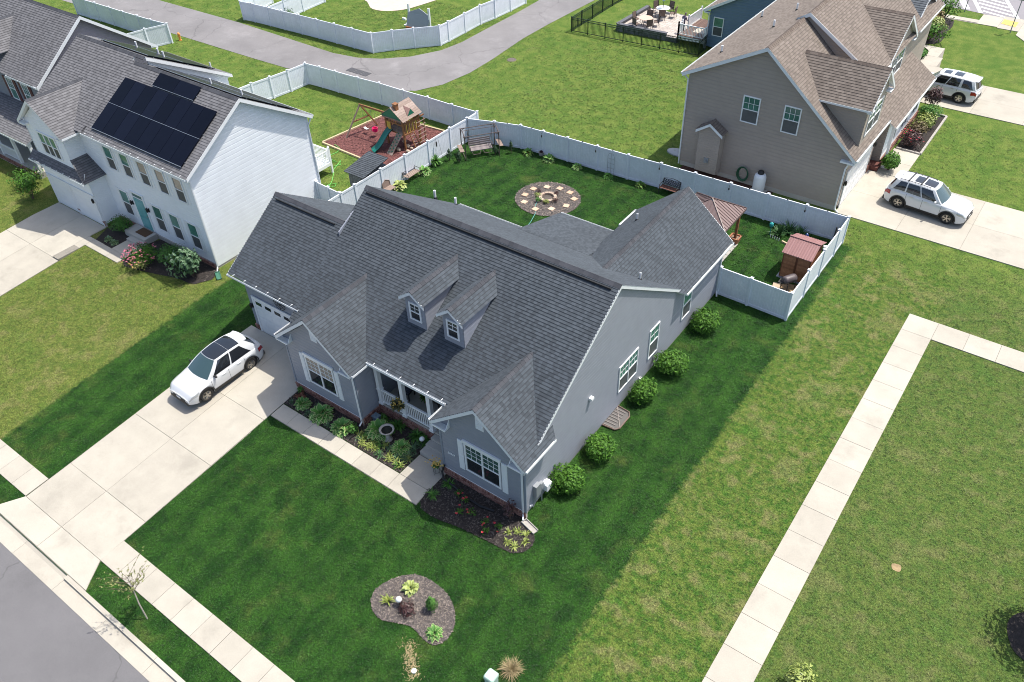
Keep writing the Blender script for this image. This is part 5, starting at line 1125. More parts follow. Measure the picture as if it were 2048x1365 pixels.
    b = MB(); b.box(X0 + .35, -Wd / 2 + .16, .22, X1 - .35, Wd / 2 - .16, .62); mk('underbody', b, dark, False)
    for s in (1, -1):
        patch('sill_trim', bp(s), sub(xr + r + .1, xf - r - .1, 10), sub(0, .8, 2), black, .008, s > 0)
        patch('headlight', bp(s), sub(X1 - P.get('hl', .62), X1 - .03, 8), sub(2.5, 3.5, 4), lamp_clear, .012, s > 0)
        patch('tail_light', bp(s), sub(X0 + .0, X0 + .36, 6), sub(2.2, 3.4, 4), lamp_red, .012, s > 0)
        b = MB(); m0 = L_(.93, .1) if s > 0 else R__(.93, .1); mx, my, mz = m0
        b.grid(lambda u, v: (mx - .05 + .07 * math.cos(u) * math.sin(v) , my + s * (.14 + .12 * math.cos(v)), mz + .04 + .075 * math.sin(u) * math.sin(v)), sub(0, 6.2832, 8), sub(0, 3.1416, 6)); b.bar((mx - .03, my - s * .02, mz), (mx - .04, my + s * .08, mz + .03), .05); mk('mirror', b, black if P.get('darkmirror') else car_white)
        for xd in P['doors']: patch('door_seam', bp(s), [xd - .008, xd + .008], sub(.5, 4.2, 6), dark, .005, s > 0)
        for xh in P['handles']: b = MB(); y_, z_ = sec(xh, 3.0); b.bar((xh - .1, s * (y_ + .012), z_ - .02), (xh + .1, s * (y_ + .012), z_ - .01), .03, .025); mk('door_handle', b, chrome if not P.get('darkmirror') else car_white, False)
    b = MB(); zg = zs(X1) - .07; b.box(X1 + .005, -.46, zg - .2, X1 + .035, .46, zg - .02)
    for k in range(7): b.box(X1 + .035, -.44 + k * .135, zg - .19, X1 + .042, -.36 + k * .135, zg - .03)
    mk('grille', b, black, False); b = MB(); b.box(X1 - .12, -Wd / 2 * .74, .25, X1 + .045, Wd / 2 * .74, .4); b.box(X0 - .045, -Wd / 2 * .8, .27, X0 + .15, Wd / 2 * .8, .5); mk('bumper_trim', b, black, False)
    b = MB(); b.box(X1 + .035, -.15, .45, X1 + .05, .15, .55); b.box(X0 - .05, -.15, .62, X0 - .022, .15, .72); mk('licence_plate', b, white, False)
    if P.get('rails'):
        for s in (1, -1):
            b = MB(); ptsr = [roof(u, .5 + s * .44) for u in sub(.08, .86, 8)]; b.tube([(p[0], p[1], p[2] + .045) for p in ptsr], .018, 6)
            for p in (ptsr[0], ptsr[-1], ptsr[4]): b.bar(p, (p[0], p[1], p[2] + .045), .03)
            mk('roof_rail', b, black)
        for u in P.get('cross', ()):
            a, c = roof(u, .05), roof(u, .95); b = MB(); b.bar((a[0], a[1] * 1.04, zr + .075), (c[0], c[1] * 1.04, zr + .075), .06, .03)
            for p in (a, c): b.bar((p[0], p[1] * 1.02, zr - .0), (p[0], p[1] * 1.02, zr + .07), .04)
            mk('cross_bar', b, black, False)
    b = MB(); p = roof(.05, .5); b.lathe([(.05, 0), (.03, .05), (0, .06)], (p[0] + .12, p[1], p[2]), 8, sx=1.6); mk('antenna', b, car_white)
    if P.get('spoiler'):
        def spo(u, v): q = roof(0, .04 + .92 * u); return (q[0] - .2 * v + .03, q[1], q[2] + .012 + .02 * v)
        b = MB(); b.grid(spo, sub(0, 1, 10), [0, .5, 1]); b.grid(lambda u, v: (spo(u, v)[0], spo(u, v)[1], spo(u, v)[2] - .035), sub(0, 1, 10), [0, .5, 1], flip=True); b.grid(lambda u, v: (spo(u, 1)[0], spo(u, 1)[1], spo(u, 1)[2] - .035 * v), sub(0, 1, 10), [0, 1]); mk('spoiler', b, car_white)
    return root
car('white compact crossover with full black glass roof parked in front of the garage', (-29.98, 14.62, terr(-29.98, 14.62) + .04), R_(-90 - .9),
    dict(L=4.58, W=1.88, wb=2.71, wr=.355, Hn=.87, Hc=1.04, Hb=1.02, Ht=1.07, cowl=1.02, wtop=.22, tail=-2.02, rtop=-1.52, H=1.66, rw=.64, sh=.02, darkmirror=True, spoiler=True,
         wins=[(.14, .545, .08, 0), (.575, .93, 0, -.0)], sun=[(.17, .53, .05, .95), (.537, 1.0, .05, .95)], doors=[-1.05, -.08, .95], handles=[-.72, .2], hl=.6, group='white cars parked on driveways'))
car('white sport utility vehicle with roof crossbars parked by the taupe house', (-5.4, 49.05, .045), R_(-5.0),
    dict(L=4.82, W=1.94, wb=2.915, wr=.38, Hn=1.0, Hc=1.12, Hb=1.12, Ht=1.12, cowl=.92, wtop=.3, tail=-2.22, rtop=-1.95, H=1.76, rw=.68, rails=True, cross=(.3, .62), spoiler=True,
         wins=[(.07, .3, .05, 0), (.33, .62, 0, 0), (.645, .93, 0, -.0)], sun=[(.42, .63, .2, .8), (.66, .93, .2, .8)], doors=[-1.1, -.12, .98], handles=[-.8, .1], hl=.5, group='white cars parked on driveways'))
car('white three-row vehicle with two dark sunroofs half under the brown roof', (-8.95, 66.1, .045), R_(176.0),
    dict(L=4.98, W=1.98, wb=2.9, wr=.385, Hn=1.02, Hc=1.14, Hb=1.12, Ht=1.14, cowl=.98, wtop=.4, tail=-2.38, rtop=-2.12, H=1.75, rw=.69, spoiler=True,
         wins=[(.05, .3, .04, 0), (.36, .63, 0, 0), (.655, .93, 0, -.0)], sun=[(.4, .62, .22, .78), (.72, .9, .25, .75)], doors=[-1.15, -.1, 1.0], handles=[-.8, .15], hl=.5, group='white cars parked on driveways'))
# ---------------------------------------------------------------- plants
def leaf(b, p, d, L, w, droop, tint, fold=.25, n=3, lift=0.0):
    """a blade or leaf that leaves p along d and droops"""
    p = Vector(p); d = Vector(d).normalized(); s = d.cross(Vector((0, 0, 1)))
    s = s.normalized() if s.length > 1e-3 else Vector((1, 0, 0)); V_ = []; q = p.copy(); st = L / n
    for i in range(n + 1):
        t = i / n; ww = w * (math.sin(math.pi * (.12 + .86 * t)) ** .8) * .5; up = Vector((0, 0, 1)) * ww * fold
        V_ += [q - s * ww + up, q.copy(), q + s * ww + up]
        d = (d + Vector((0, 0, -droop / n))).normalized(); q = q + d * st
    F = []
    for i in range(n): F += [(3 * i, 3 * i + 1, 3 * i + 4, 3 * i + 3), (3 * i + 1, 3 * i + 2, 3 * i + 5, 3 * i + 4)]
    b.mesh(V_, F, tint)
def zt(x, y): return terr(x, y) + .03
def hosta(x, y, R, label, group, edge=True, seed=0, mats=None, nl=None, hgt=1.0):
    r = random.Random(seed); t = thing('hosta_plant', label, 'hosta', (x, y, zt(x, y)), group); nl = nl or int(60 + R * 70)
    b = MB()
    for i in range(nl):
        k = (i / nl) ** .6; a = i * 2.4 + r.uniform(-.3, .3); el = 1.25 - 1.05 * k + r.uniform(-.12, .12); L = R * (.52 + .36 * k) * r.uniform(.85, 1.12)
        d = (math.cos(a) * math.cos(el), math.sin(a) * math.cos(el), math.sin(el)); base = (x + math.cos(a) * .05, y + math.sin(a) * .05, zt(x, y) + .03 + R * .28 * (1 - k) * hgt)
        w = R * .33 * r.uniform(.8, 1.15); tt = r.random()
        if edge: b.cur = 1; leaf(b, base, d, L * 1.03, w * 1.22, 1.0, tt, fold=.18); b.cur = 0; base = (base[0], base[1], base[2] + .006)
        leaf(b, base, d, L, w, 1.0, tt, fold=.34)
    b.build('foliage', mats or [hosta_g, hosta_w], t); return t
def tuft(x, y, R, H_, n, label, cat, group, m_, seed=0, w=.02, droop=1.2, nm='ornamental_grass', z=None, spread=.35):
    r = random.Random(seed); z = zt(x, y) if z is None else z; b = MB()
    for i in range(n):
        a = r.uniform(0, 6.283); el = r.uniform(.35, 1.45); L = math.hypot(R, H_) * r.uniform(.55, 1.0); q = r.uniform(0, R * spread); a2 = r.uniform(0, 6.283)
        leaf(b, (x + math.cos(a2) * q, y + math.sin(a2) * q, z), (math.cos(a) * math.cos(el), math.sin(a) * math.cos(el), math.sin(el)), L, w * r.uniform(.7, 1.3), droop * r.uniform(.6, 1.2), r.random(), n=4)
    t = thing(nm, label, cat, (x, y, z), group); b.build('foliage', m_, t); return t
def bush(x, y, R, H_, n, label, cat, group, m_, seed=0, leaf_s=.07, nm='round_shrub', z=None, lumps=7, flowers=None, fn=0, cone=False, sx=1.0, stem=True, gaps=0.0):
    """leaf-sized faces through the volume of an uneven crown, on woody stems"""
    r = random.Random(seed); z = zt(x, y) if z is None else z; t = thing(nm, label, cat, (x, y, z), group); b = MB(); c = Vector((x, y, z + H_ * .5))
    R *= r.uniform(.92, 1.08); H_ *= r.uniform(.9, 1.12); sx *= r.uniform(.88, 1.12); LU = [(Vector((r.gauss(0, 1), r.gauss(0, 1), r.gauss(0, .8))).normalized(), r.uniform(.08, .24)) for _ in range(lumps)]; F_ = []
    for i in range(n):
        d = Vector((r.gauss(0, 1), r.gauss(0, 1), r.gauss(0, 1))).normalized()
        if d.z < -.55: d.z *= -.6
        k = 1.0 - .12 * r.random()
        for l, am in LU: k += am * max(0, d.dot(l) - .5) * 2.2
        k -= .1; sh = r.random() ** .38 * k
        if gaps and r.random() < gaps and sh > .8: continue
        hh = d.z * H_ * .5 * sh; rad = R * sh
        if cone: rad *= max(.1, 1 - .8 * max(0, (hh / H_ + .5)))
        p = c + Vector((d.x * rad * sx, d.y * rad, hh))
        nn = (d + Vector((r.uniform(-.7, .7), r.uniform(-.7, .7), r.uniform(-.1, .9)))).normalized(); u = nn.orthogonal().normalized(); u.rotate(Matrix.Rotation(r.uniform(0, 6.283), 3, nn)); v = nn.cross(u); s = leaf_s * r.uniform(.6, 1.25)
        tt = min(1, max(0, .5 * r.random() + .5 * r.random() ** 2 + .1 * d.z))
        b.mesh([p - u * s, p - v * s * .45 + nn * s * .12, p + u * s, p + v * s * .45 + nn * s * .12], [(0, 1, 2, 3)], tt)
        if sh > .86 and d.z > -.1: F_.append((p, d))
    b.build('foliage', m_, t)
    if stem:
        b = MB()
        for k in range(5):
            a = k * 1.26 + r.random(); b.tube([(x, y, z - .05), (x + math.cos(a) * R * .25, y + math.sin(a) * R * .25, z + H_ * .3), (x + math.cos(a) * R * .55, y + math.sin(a) * R * .55, z + H_ * .62)], [.03 * R / .6, .022 * R / .6, .008], 5)
        b.build('stems', bark, t)
    if flowers:
        b = MB()
        for p, d in r.sample(F_, min(fn, len(F_))):
            q = p + d * .03; s = r.uniform(.035, .06)
            for k in range(5): a = k * 1.257; e1 = Vector((math.cos(a), math.sin(a), .35)) * s; e2 = Vector((math.cos(a + .9), math.sin(a + .9), .35)) * s; b.mesh([q, q + e1, q + (e1 + e2) * .68, q + e2], [(0, 1, 2, 3)], r.random())
        b.build('flowers', flowers, t)
    return t
g1 = 'round shrubs along the right wall of the centre house'
for i, (x, y, R, where) in enumerate(((-11.62, 31.25, .76, 'round green shrub at the rear end of the right wall, nearest the white fence'), (-11.55, 27.5, .76, 'round green shrub under the single tall window of the right wall'), (-11.62, 25.0, .7, 'round green shrub in front of the wide double window, by the white pipe cap'), (-11.62, 21.0, .68, 'round green shrub just street-side of the window well'), (-11.68, 18.6, .74, 'round green shrub beside the electric meter at the front end of the right wall'))):
    bush(x, y, R, R * 1.55, 2300, where, 'shrub', g1, leaf_dark, seed=100 + i, leaf_s=.075)
gh = 'variegated hostas in the front beds'
hosta(-25.0, 15.62, .5, 'smallest striped hosta, nearest the driveway in the front bed', gh, seed=1)
hosta(-23.72, 15.62, .78, 'largest striped hosta, under the left front window', gh, seed=2)
hosta(-22.32, 15.6, .68, 'striped hosta beside the front downspout', gh, seed=3)
hosta(-20.72, 16.42, .8, 'tall striped hosta right behind the birdbath', gh, seed=4)
hosta(-19.15, 16.22, .6, 'striped hosta between the birdbath and the porch steps', gh, seed=5)
bush(-21.75, 15.75, .3, .5, 260, 'small leafy plant squeezed between hosta and brick wall corner', 'plant', None, leaf_mid, seed=8, leaf_s=.06, nm='leafy_plant')
for i, (x, y, R, lab) in enumerate(((-20.25, 17.15, .42, 'dark fern-like clump under the middle of the porch railing'), (-19.05, 17.2, .4, 'green feathery clump under the right part of the porch railing'), (-18.62, 17.15, .3, 'green feathery clump by the right porch post'), (-21.1, 17.1, .3, 'dark clump in the corner under the left porch post'))):
    tuft(x, y, R, R * 1.1, 120, lab, 'fern', 'ferny clumps along the porch base', leaf_mid, seed=20 + i, w=.05, droop=1.6, nm='fern')
r = random.Random(5); k = 0
gd = 'strappy daylilies along the front walk'
for i in range(26):
    x = -21.3 + (i % 13) * .235 + r.uniform(-.08, .08); y = 15.5 + (i // 13) * .42 + r.uniform(-.12, .12)
    tuft(x, y, .26, .26, 34, 'arching strappy daylily clump in the sunny bed strip along the front walk', 'daylily', gd, [leaf_lime, leaf_blue, leaf_mid][0 if r.random() < .55 else r.choice((1, 2))], seed=40 + i, w=.028, droop=1.7, nm='daylily')
for i in range(7): tuft(-18.7 + r.uniform(-.25, .25), 15.7 + i * .2, .25, .3, 30, 'dark strappy lily clump beside the landing in front of the steps', 'daylily', 'dark lilies beside the landing', leaf_blue, seed=80 + i, w=.025, nm='daylily')
for i, (x, y) in enumerate(((-25.6, 15.45), (-24.4, 15.35), (-23.0, 15.35), (-22.0, 15.3), (-24.35, 16.0))): tuft(x, y, .22, .22, 36, ('low dark edging plant at the driveway corner of the front bed', 'low dark edging plant between the small and the large striped hosta, by the walk', 'low dark edging plant below the large striped hosta, by the walk', 'low dark edging plant at the black splash trough', 'low dark edging plant against the bricks behind the hostas')[i], 'plant', 'low edging plants', leaf_blue, seed=90 + i, w=.02, nm='edging_plant')
for i, (x, y) in enumerate(((-25.6, 15.8), (-25.55, 16.05), (-25.3, 15.95))): bush(x, y, .16, .22, 90, 'small rust-coloured coral bells by the driveway corner of the front bed', 'plant', 'rust coral bells', mat('rust_leaf', (.12, .04, .025), (.26, .12, .07), rough=.6), seed=130 + i, leaf_s=.06, nm='coral_bells', stem=False)
bush(-25.75, 16.2, .2, .4, 120, 'small upright green plant at the brick corner beside the driveway', 'plant', None, leaf_mid, seed=140, leaf_s=.06, nm='leafy_plant')
# front_c bed
for x, y, lab in ((-16.1, 15.9, 'bright green daylily nearest the steps in the right-hand bed'), (-16.3, 15.05, 'bright green daylily at the walk corner of the right-hand bed')): tuft(x, y, .3, .3, 70, lab, 'daylily', None, leaf_mid, seed=int(x * -100), w=.03, droop=1.6, nm='daylily')
gr = 'low red roses in the shaded bed'
for i, (x, y) in enumerate(((-14.95, 15.6), (-14.3, 15.25), (-13.55, 15.15), (-13.3, 14.85), (-12.95, 15.3), (-15.4, 15.75), (-14.75, 15.0))): bush(x, y, .22, .3, 90, ('low red rose in the shaded bed, third from the walk', 'low red rose in the shaded bed, fifth from the walk', 'low red rose in the shaded bed near the lime daylilies', 'low red rose at the lawn edge of the shaded bed', 'low red rose closest to the burgundy shrub', 'low red rose closest to the green daylilies by the walk', 'low red rose at the lawn edge, halfway along the shaded bed')[i], 'rose', gr, leaf_dark, seed=150 + i, leaf_s=.05, nm='rose_bush', flowers=petal_red, fn=2, gaps=.5)
for i, (x, y) in enumerate(((-12.28, 14.98), (-11.9, 14.95), (-12.5, 15.35), (-11.65, 15.35), (-11.85, 15.7), (-12.2, 15.6))): tuft(x, y, .23 if i < 2 else .17, .22, 46, ('lime daylily in the sunny tip of the bed, the left one of the front pair', 'lime daylily in the sunny tip of the bed, the right one of the front pair', 'small lime daylily at the shaded side of the bed tip', 'small lime daylily at the lawn side of the bed tip', 'small lime daylily below the splash block', 'small lime daylily in the middle of the bed tip')[i], 'daylily', 'lime daylilies at the bed tip', leaf_lime, seed=170 + i, w=.03, droop=1.4, nm='daylily')
bush(-12.85, 15.95, .33, 1.25, 330, 'spindly burgundy ninebark at the brick corner by the downspout', 'shrub', None, leaf_burg, seed=180, leaf_s=.06, nm='burgundy_shrub', gaps=.4)
b = MB(); b.tube([(-16.6, 16.25, .5), (-16.62, 16.1, .2), (-16.45, 15.95, -.02), (-15.8, 15.9, -.03), (-15, 15.75, -.04), (-14.2, 15.72, -.04), (-13.6, 15.85, -.04)], .05, 8); tag(b.build('drain_pipe', black), 'black corrugated drain pipe curling through the bed under the right window', 'drain pipe')
# island bed
hosta(-14.2, 11.2, .42, 'bright lime hosta at the top of the island bed', 'plants in the island bed', seed=11, nl=34, mats=[leaf_lime, hosta_w])
hosta(-12.22, 10.3, .42, 'green-and-cream hosta at the bottom of the island bed', 'plants in the island bed', seed=12, nl=44)
tuft(-14.6, 10.3, .28, .3, 40, 'yellow-green spiky plant at the left end of the island bed', 'plant', 'plants in the island bed', leaf_lime, seed=190, w=.04, droop=1.0, nm='spiky_plant')
bush(-13.7, 10.42, .35, .38, 300, 'burgundy coral bells in the middle of the island bed beside the white lamp', 'plant', 'plants in the island bed', leaf_burg, seed=191, leaf_s=.06, nm='burgundy_plant', stem=False)
bush(-12.95, 11.0, .38, .85, 900, 'dense green dwarf conifer in the island bed', 'conifer', 'plants in the island bed', leaf_mid, seed=192, leaf_s=.05, nm='dwarf_conifer', cone=True)
def globe(x, y, lab, h=.3, rr=.13):
    z = zt(x, y); t = thing('garden_lamp', lab, 'garden lamp', (x, y, z)); b = MB(); b.lathe([(.03, -.05), (.025, h)], (x, y, z), 8); b.build('stake', iron, t); b = MB(); b.lathe([(0, h - .02), (rr * .8, h), (rr, h + .06), (rr * .85, h + .13), (rr * .4, h + .18), (0, h + .19)], (x, y, z), 14); b.build('shade', mat('frosted_white', (.72, .74, .74), rough=.25, coat=.3), t, smooth=True)
globe(-14.12, 10.46, 'small white solar lamp in the island bed'); globe(-18.56, 17.0, 'small white solar lamp beside the porch steps', .32)
tuft(-8.98, 10.75, .34, .5, 330, 'dry straw-coloured grass clump beside the pale green utility box', 'grass clump', None, straw, seed=195, w=.013, droop=1.0, nm='dry_grass', z=terr(-8.98, 10.75))
z = terr(-9.3, 10.1); t = thing('utility_box', 'pale green utility pedestal in the front lawn at the bottom edge', 'utility box', (-9.3, 10.1, z)); gm = mat('pale_green_plastic', (.40, .56, .48), rough=.5)
b = MB(); A = [(-.16, -.2), (.16, -.2), (.2, -.14), (.2, .14), (.16, .2), (-.16, .2), (-.2, .14), (-.2, -.14)]
b.prism([(-9.3 + a * .95, 10.0 + c_ * .95, z - .05) for a, c_ in A], (0, 0, .52)); b.build('pedestal', gm, t); b = MB()
b.mesh([(-9.3 + a * k, 10.0 + c_ * k, z + h) for k, h in ((1.06, .43), (1.06, .56), (.9, .61)) for a, c_ in A], [(i + 8 * j, (i + 1) % 8 + 8 * j, (i + 1) % 8 + 8 + 8 * j, i + 8 + 8 * j) for j in range(2) for i in range(8)] + [tuple(range(16, 24))]); b.build('cap', gm, t)
b = MB(); z = terr(-11.95, 8.8); b.lathe([(.1, -.03), (.1, .05), (0, .06)], (-11.95, 8.8, z), 12); tag(b.build('cleanout_cap', mat('grey_white_plastic', (.6, .62, .62), rough=.5)), 'small round white cleanout cap in the lawn near the bottom edge', 'pipe cap')
b = MB(); r = random.Random(77)
for k in range(420):
    t_ = r.random(); cx, cy = -12.8 + .95 * t_ + r.gauss(0, .16), 9.5 - .9 * t_ + r.gauss(0, .13); a_ = r.uniform(0, 6.28); leaf(b, (cx, cy, terr(cx, cy) + .02), (math.cos(a_), math.sin(a_), r.uniform(.1, .6)), r.uniform(.06, .12), .018, .6, r.random(), n=2, fold=0)
b.build('dry_grass_patch', straw, kind='stuff')
sheet('bare_soil', curve_poly([(.65, 22.65), (.95, 22.75), (1.0, 22.45), (.75, 22.4)], 3), .012, mat('straw_soil', (.3, .22, .12), rough=1, nscale=4, namt=.3))
# birdbath
x, y = -20.08, 16.35; z = zt(x, y); b = MB(); b.lathe([(.2, 0), (.19, .05), (.11, .09), (.09, .3), (.12, .5), (.17, .56), (.34, .64), (.36, .69), (.3, .69), (.24, .63), (0, .6)], (x, y, z), 24); t = thing('birdbath', 'grey stone birdbath in the bed before the porch', 'birdbath', (x, y, z)); b.build('basin', stone, t, smooth=True); b = MB(); b.lathe([(.27, .645), (0, .646)], (x, y, z), 20); b.build('water', mat('dark_water', (.02, .02, .018), rough=.05), t)
z = zt(-21.35, 16.95); b = MB(); b.box(-21.5, 16.8, z, -21.2, 17.05, z + .28); b.box(-21.53, 16.77, z + .28, -21.17, 17.08, z + .33); b.lathe([(.05, 0), (.03, .06)], (-21.35, 16.92, z + .33), 8); tag(b.build('hose_box', mat('blue_grey_plastic', (.15, .21, .26), rough=.5)), 'blue-grey plastic box in the bed by the porch corner', 'box')
# splash blocks
def splash(p, d, lab, m_):
    p = Vector((*p, terr(*p) + .02)); d = Vector((*d, 0)).normalized(); s = Vector((-d.y, d.x, 0)); b = MB(); z = Vector((0, 0, 1))
    b.obox(p - s * .13, d * .75, s * .26, z * .04); b.obox(p - s * .14, d * .75, s * .03, z * .1); b.obox(p + s * .11, d * .75, s * .03, z * .1); b.obox(p - s * .11, d * .03, s * .22, z * .1); tag(b.build('splash_block', m_), lab, 'splash block', 'splash blocks')
splash((-12.28, 16.15), (.95, -.25), 'pale concrete splash block at the front right corner downspout', stone); splash((-21.66, 16.02), (0, -1), 'black plastic splash trough between the two front beds', black); splash((-37.1, 20.15), (.9, -.5), 'dark green splash trough at the corner of the white house', mat('green_plastic', (.05, .16, .11), rough=.5))
# window well
x0 = -12.4; b = MB(); ww = thing('window_well', 'metal window well with a clear ribbed cover at the right wall', 'window well', (-12, 23.2, 0)); A = [(x0, 22.5)] + [(x0 + .78 * math.sin(k * math.pi / 2 / 5) ** .6 if k else x0, 22.5 + .0) for k in ()] + [(-11.75, 22.55), (-11.6, 22.75), (-11.6, 23.65), (-11.75, 23.88), (x0, 23.95)]
b.tube([(p[0], p[1], .08) for p in A], .035, 6); b.build('rim', mat('brown_metal', (.16, .11, .09), rough=.5), ww); b = MB(); b.face([(p[0], p[1], .05) for p in A]); b.build('cover', mat('clear_cover', (.13, .125, .12), rough=.2), ww); b = MB()
for k in range(7): b.bar((x0, 22.6 + k * .19, .075), (-11.85, 22.62 + k * .185, .075), .03, .02)
b.bar((x0, 23.9, .08), (-11.62, 22.8, .08), .035, .02); b.build('ribs', mat('pale_rib', (.24, .21, .195), rough=.5), ww); NOGRASS.append(A)
b = MB(); b.tube([(-12.3, 25.85, -.05), (-12.3, 25.85, .35)], .06, 8); b.lathe([(.08, 0), (.08, .1), (0, .11)], (-12.3, 25.85, .33), 10); tag(b.build('pipe_cap', white), 'white capped pipe standing between two shrubs at the right wall', 'pipe')
hosta(-11.7, 25.95, .3, 'small pale hosta tucked between two round shrubs at the right wall', None, seed=14, nl=22, mats=[leaf_mid, leaf_lime])
# street tree: whip-thin trunk, bare twigs, few leaves
x, y = -22.0, 4.45; z = terr(x, y); t = thing('young_tree', 'thin leaning young street tree with sparse leaves on the grass verge', 'tree', (x, y, z)); r = random.Random(3); b = MB()
top = Vector((x - .35, y + .25, z + 2.3)); b.tube([(x, y, z - .1), (x - .12, y + .06, z + .9), (x - .25, y + .17, z + 1.6), top], [.03, .027, .022, .016], 6); b.build('trunk', mat('pale_bark', (.36, .33, .28), rough=.8), t); b = MB(); lf = MB()
for i in range(26):
    s0 = Vector((x - .2, y + .12, z + 1.3)).lerp(top, r.random()); a = r.uniform(0, 6.283); d = Vector((math.cos(a), math.sin(a), r.uniform(.5, 1.3))).normalized(); L = r.uniform(.5, 1.3); e = s0 + d * L; m_ = s0.lerp(e, .5) + Vector((r.uniform(-.08, .08), r.uniform(-.08, .08), .05)); b.tube([s0, m_, e], [.009, .006, .003], 4)
    for k in range(r.randint(2, 11)):
        q = s0.lerp(e, r.uniform(.3, 1)) + Vector((r.uniform(-.05, .05), r.uniform(-.05, .05), r.uniform(-.05, .05))); a2 = r.uniform(0, 6.28); leaf(lf, q, (math.cos(a2), math.sin(a2), r.uniform(-.2, .4)), r.uniform(.06, .1), .05, .5, r.random(), n=2)
b.build('branches', bark, t); lf.build('foliage', mat('rusty_leaf', (.10, .11, .03), (.2, .22, .07), rough=.6), t)
# ---------------------------------------------------------------- back yard
fp = thing('fire_pit', 'round stone fire pit in the gravel circle of the back yard', 'fire pit', (-25.55, 37.42, 0)); n = 12
for k in range(n):
    b = MB(); a0, a1 = 2 * math.pi * k / n + .02, 2 * math.pi * (k + 1) / n - .02; P = lambda a, rr, z: (-25.55 + rr * math.cos(a), 37.42 + rr * math.sin(a), z); b.hexa([P(a0, .4, 0), P(a0, .6, 0), P(a1, .6, 0), P(a1, .4, 0)], [P(a0, .4, .2), P(a0, .59, .2), P(a1, .59, .2), P(a1, .4, .2)], rng.random()); b.build('block', mat('fire_block', (.36, .27, .21), (.46, .37, .29), rough=.9, nscale=6, namt=.15), fp)
b = MB(); b.lathe([(.4, .06), (0, .07)], (-25.55, 37.42, 0), 12); b.build('ash_bed', mat('ash', (.09, .075, .065), (.2, .17, .14), rough=1, nscale=9, namt=.5), fp)
gp = 'square stepping stones round the fire pit'
names = ['west', 'left', 'upper left', 'top', 'upper right', 'right', 'far right', 'lower right', 'bottom', 'lower left']
for i, (x, y) in enumerate(((-27.02, 36.95), (-26.98, 37.85), (-26.37, 38.52), (-25.55, 38.82), (-24.72, 38.76), (-24.07, 38.25), (-24.05, 37.28), (-24.63, 36.48), (-25.47, 35.9), (-26.55, 36.2))):
    b = MB(); a = rng.uniform(-.25, .25); u = Vector((math.cos(a), math.sin(a), 0)) * .36; v = Vector((-u.y, u.x, 0)); b.obox(Vector((x, y, .02)) - u / 2 - v / 2, u, v, (0, 0, .07), rng.random())
    tag(b.build('stepping_stone', paver), 'peach stepping stone in the ring round the fire pit, ' + ('lower one at its left end', 'upper one at its left end', 'upper left', 'top', 'upper right', 'upper one at its right end', 'lower one at its right end', 'lower right', 'bottom', 'lower left')[i], 'stepping stone', gp)
for i, (x, y, m_) in enumerate(((-26.4, 37.65, leaf_burg), (-25.3, 38.05, leaf_burg), (-24.9, 37.3, leaf_burg), (-25.85, 36.75, leaf_mid), (-25.3, 36.85, leaf_lime), (-26.2, 37.2, leaf_lime))): bush(x, y, .22, .34, 130, ('burgundy shrublet left of the fire pit', 'burgundy shrublet above the fire pit', 'burgundy shrublet right of the fire pit', 'green shrublet below the fire pit', 'lime plant in front of the fire pit', 'lime plant left of the fire pit')[i], 'plant', 'small plants round the fire pit', m_, seed=200 + i, leaf_s=.05, nm='small_plant', stem=False)
b = MB(); b.tube([(-25.95, 36.9, .05), (-25.7, 36.2, .05), (-25.2, 35.5, .04), (-24.9, 34.6, .04), (-24.7, 33.6, .04), (-24.5, 32.9, .1)], .018, 6); tag(b.build('garden_hose', mat('aqua_hose', (.12, .38, .34), rough=.5)), 'thin aqua garden hose from the fire pit to the house', 'hose')
gy = 'plants along the back fence'
for i, (x, y, R, mm, lab) in enumerate(((-30.05, 41.55, .5, [hosta_g, leaf_lime], 'green hosta nearest the garden swing along the back fence'), (-28.3, 41.6, .58, [hosta_g, hosta_w], 'large cream-edged hosta right of the small flower pot'), (-26.1, 41.75, .45, [hosta_g, hosta_w], 'cream-edged hosta midway along the back fence'), (-23.7, 41.8, .4, [hosta_g, leaf_mid], 'small green hosta under the wire trellis'), (-21.35, 42.0, .42, [leaf_mid, leaf_lime], 'small pale hosta left of the dark bench'), (-34.45, 35.55, .62, [hosta_g, hosta_w], 'cream-edged hosta right of the scrolled bench by the side fence'), (-34.6, 33.2, .65, [leaf_lime, hosta_w], 'lime hosta between the scrolled bench and the house roof'))): hosta(x, y, R, lab, gy, seed=30 + i, nl=46, mats=mm)
for i, (x, y, h, lab) in enumerate(((-34.1, 37.85, 1.0, 'narrow dark conifer closest to the side fence'), (-33.35, 38.0, .9, 'narrow dark conifer in front of the garden swing'), (-31.1, 41.0, 1.05, 'narrow dark conifer right of the garden swing'), (-31.95, 40.3, .7, 'small dark conifer under the right leg of the garden swing'))): bush(x, y, .3, h, 330, lab, 'conifer', 'little conifers round the garden swing', mat('conifer_green', (.012, .045, .018), (.035, .09, .03), rough=.6), seed=230 + i, leaf_s=.05, nm='small_conifer', cone=True)
def pot(x, y, R, h, lab, m_, plant, lm, seed, pr=.28, ph=.4):
    t = thing('potted_plant', lab, 'potted plant', (x, y, 0)); b = MB(); b.lathe([(R * .7, 0), (R, h), (R * 1.06, h), (R * .9, h - .03), (0, h - .04)], (x, y, 0), 14); b.build('pot', m_, t)
    if plant:
        b = MB(); r = random.Random(seed)
        for i in range(70): a = r.uniform(0, 6.28); e = r.uniform(.2, 1.4); leaf(b, (x, y, h), (math.cos(a) * math.cos(e), math.sin(a) * math.cos(e), math.sin(e)), ph * r.uniform(.5, 1.1), .09, 1.0, r.random())
        b.build('foliage', lm, t)
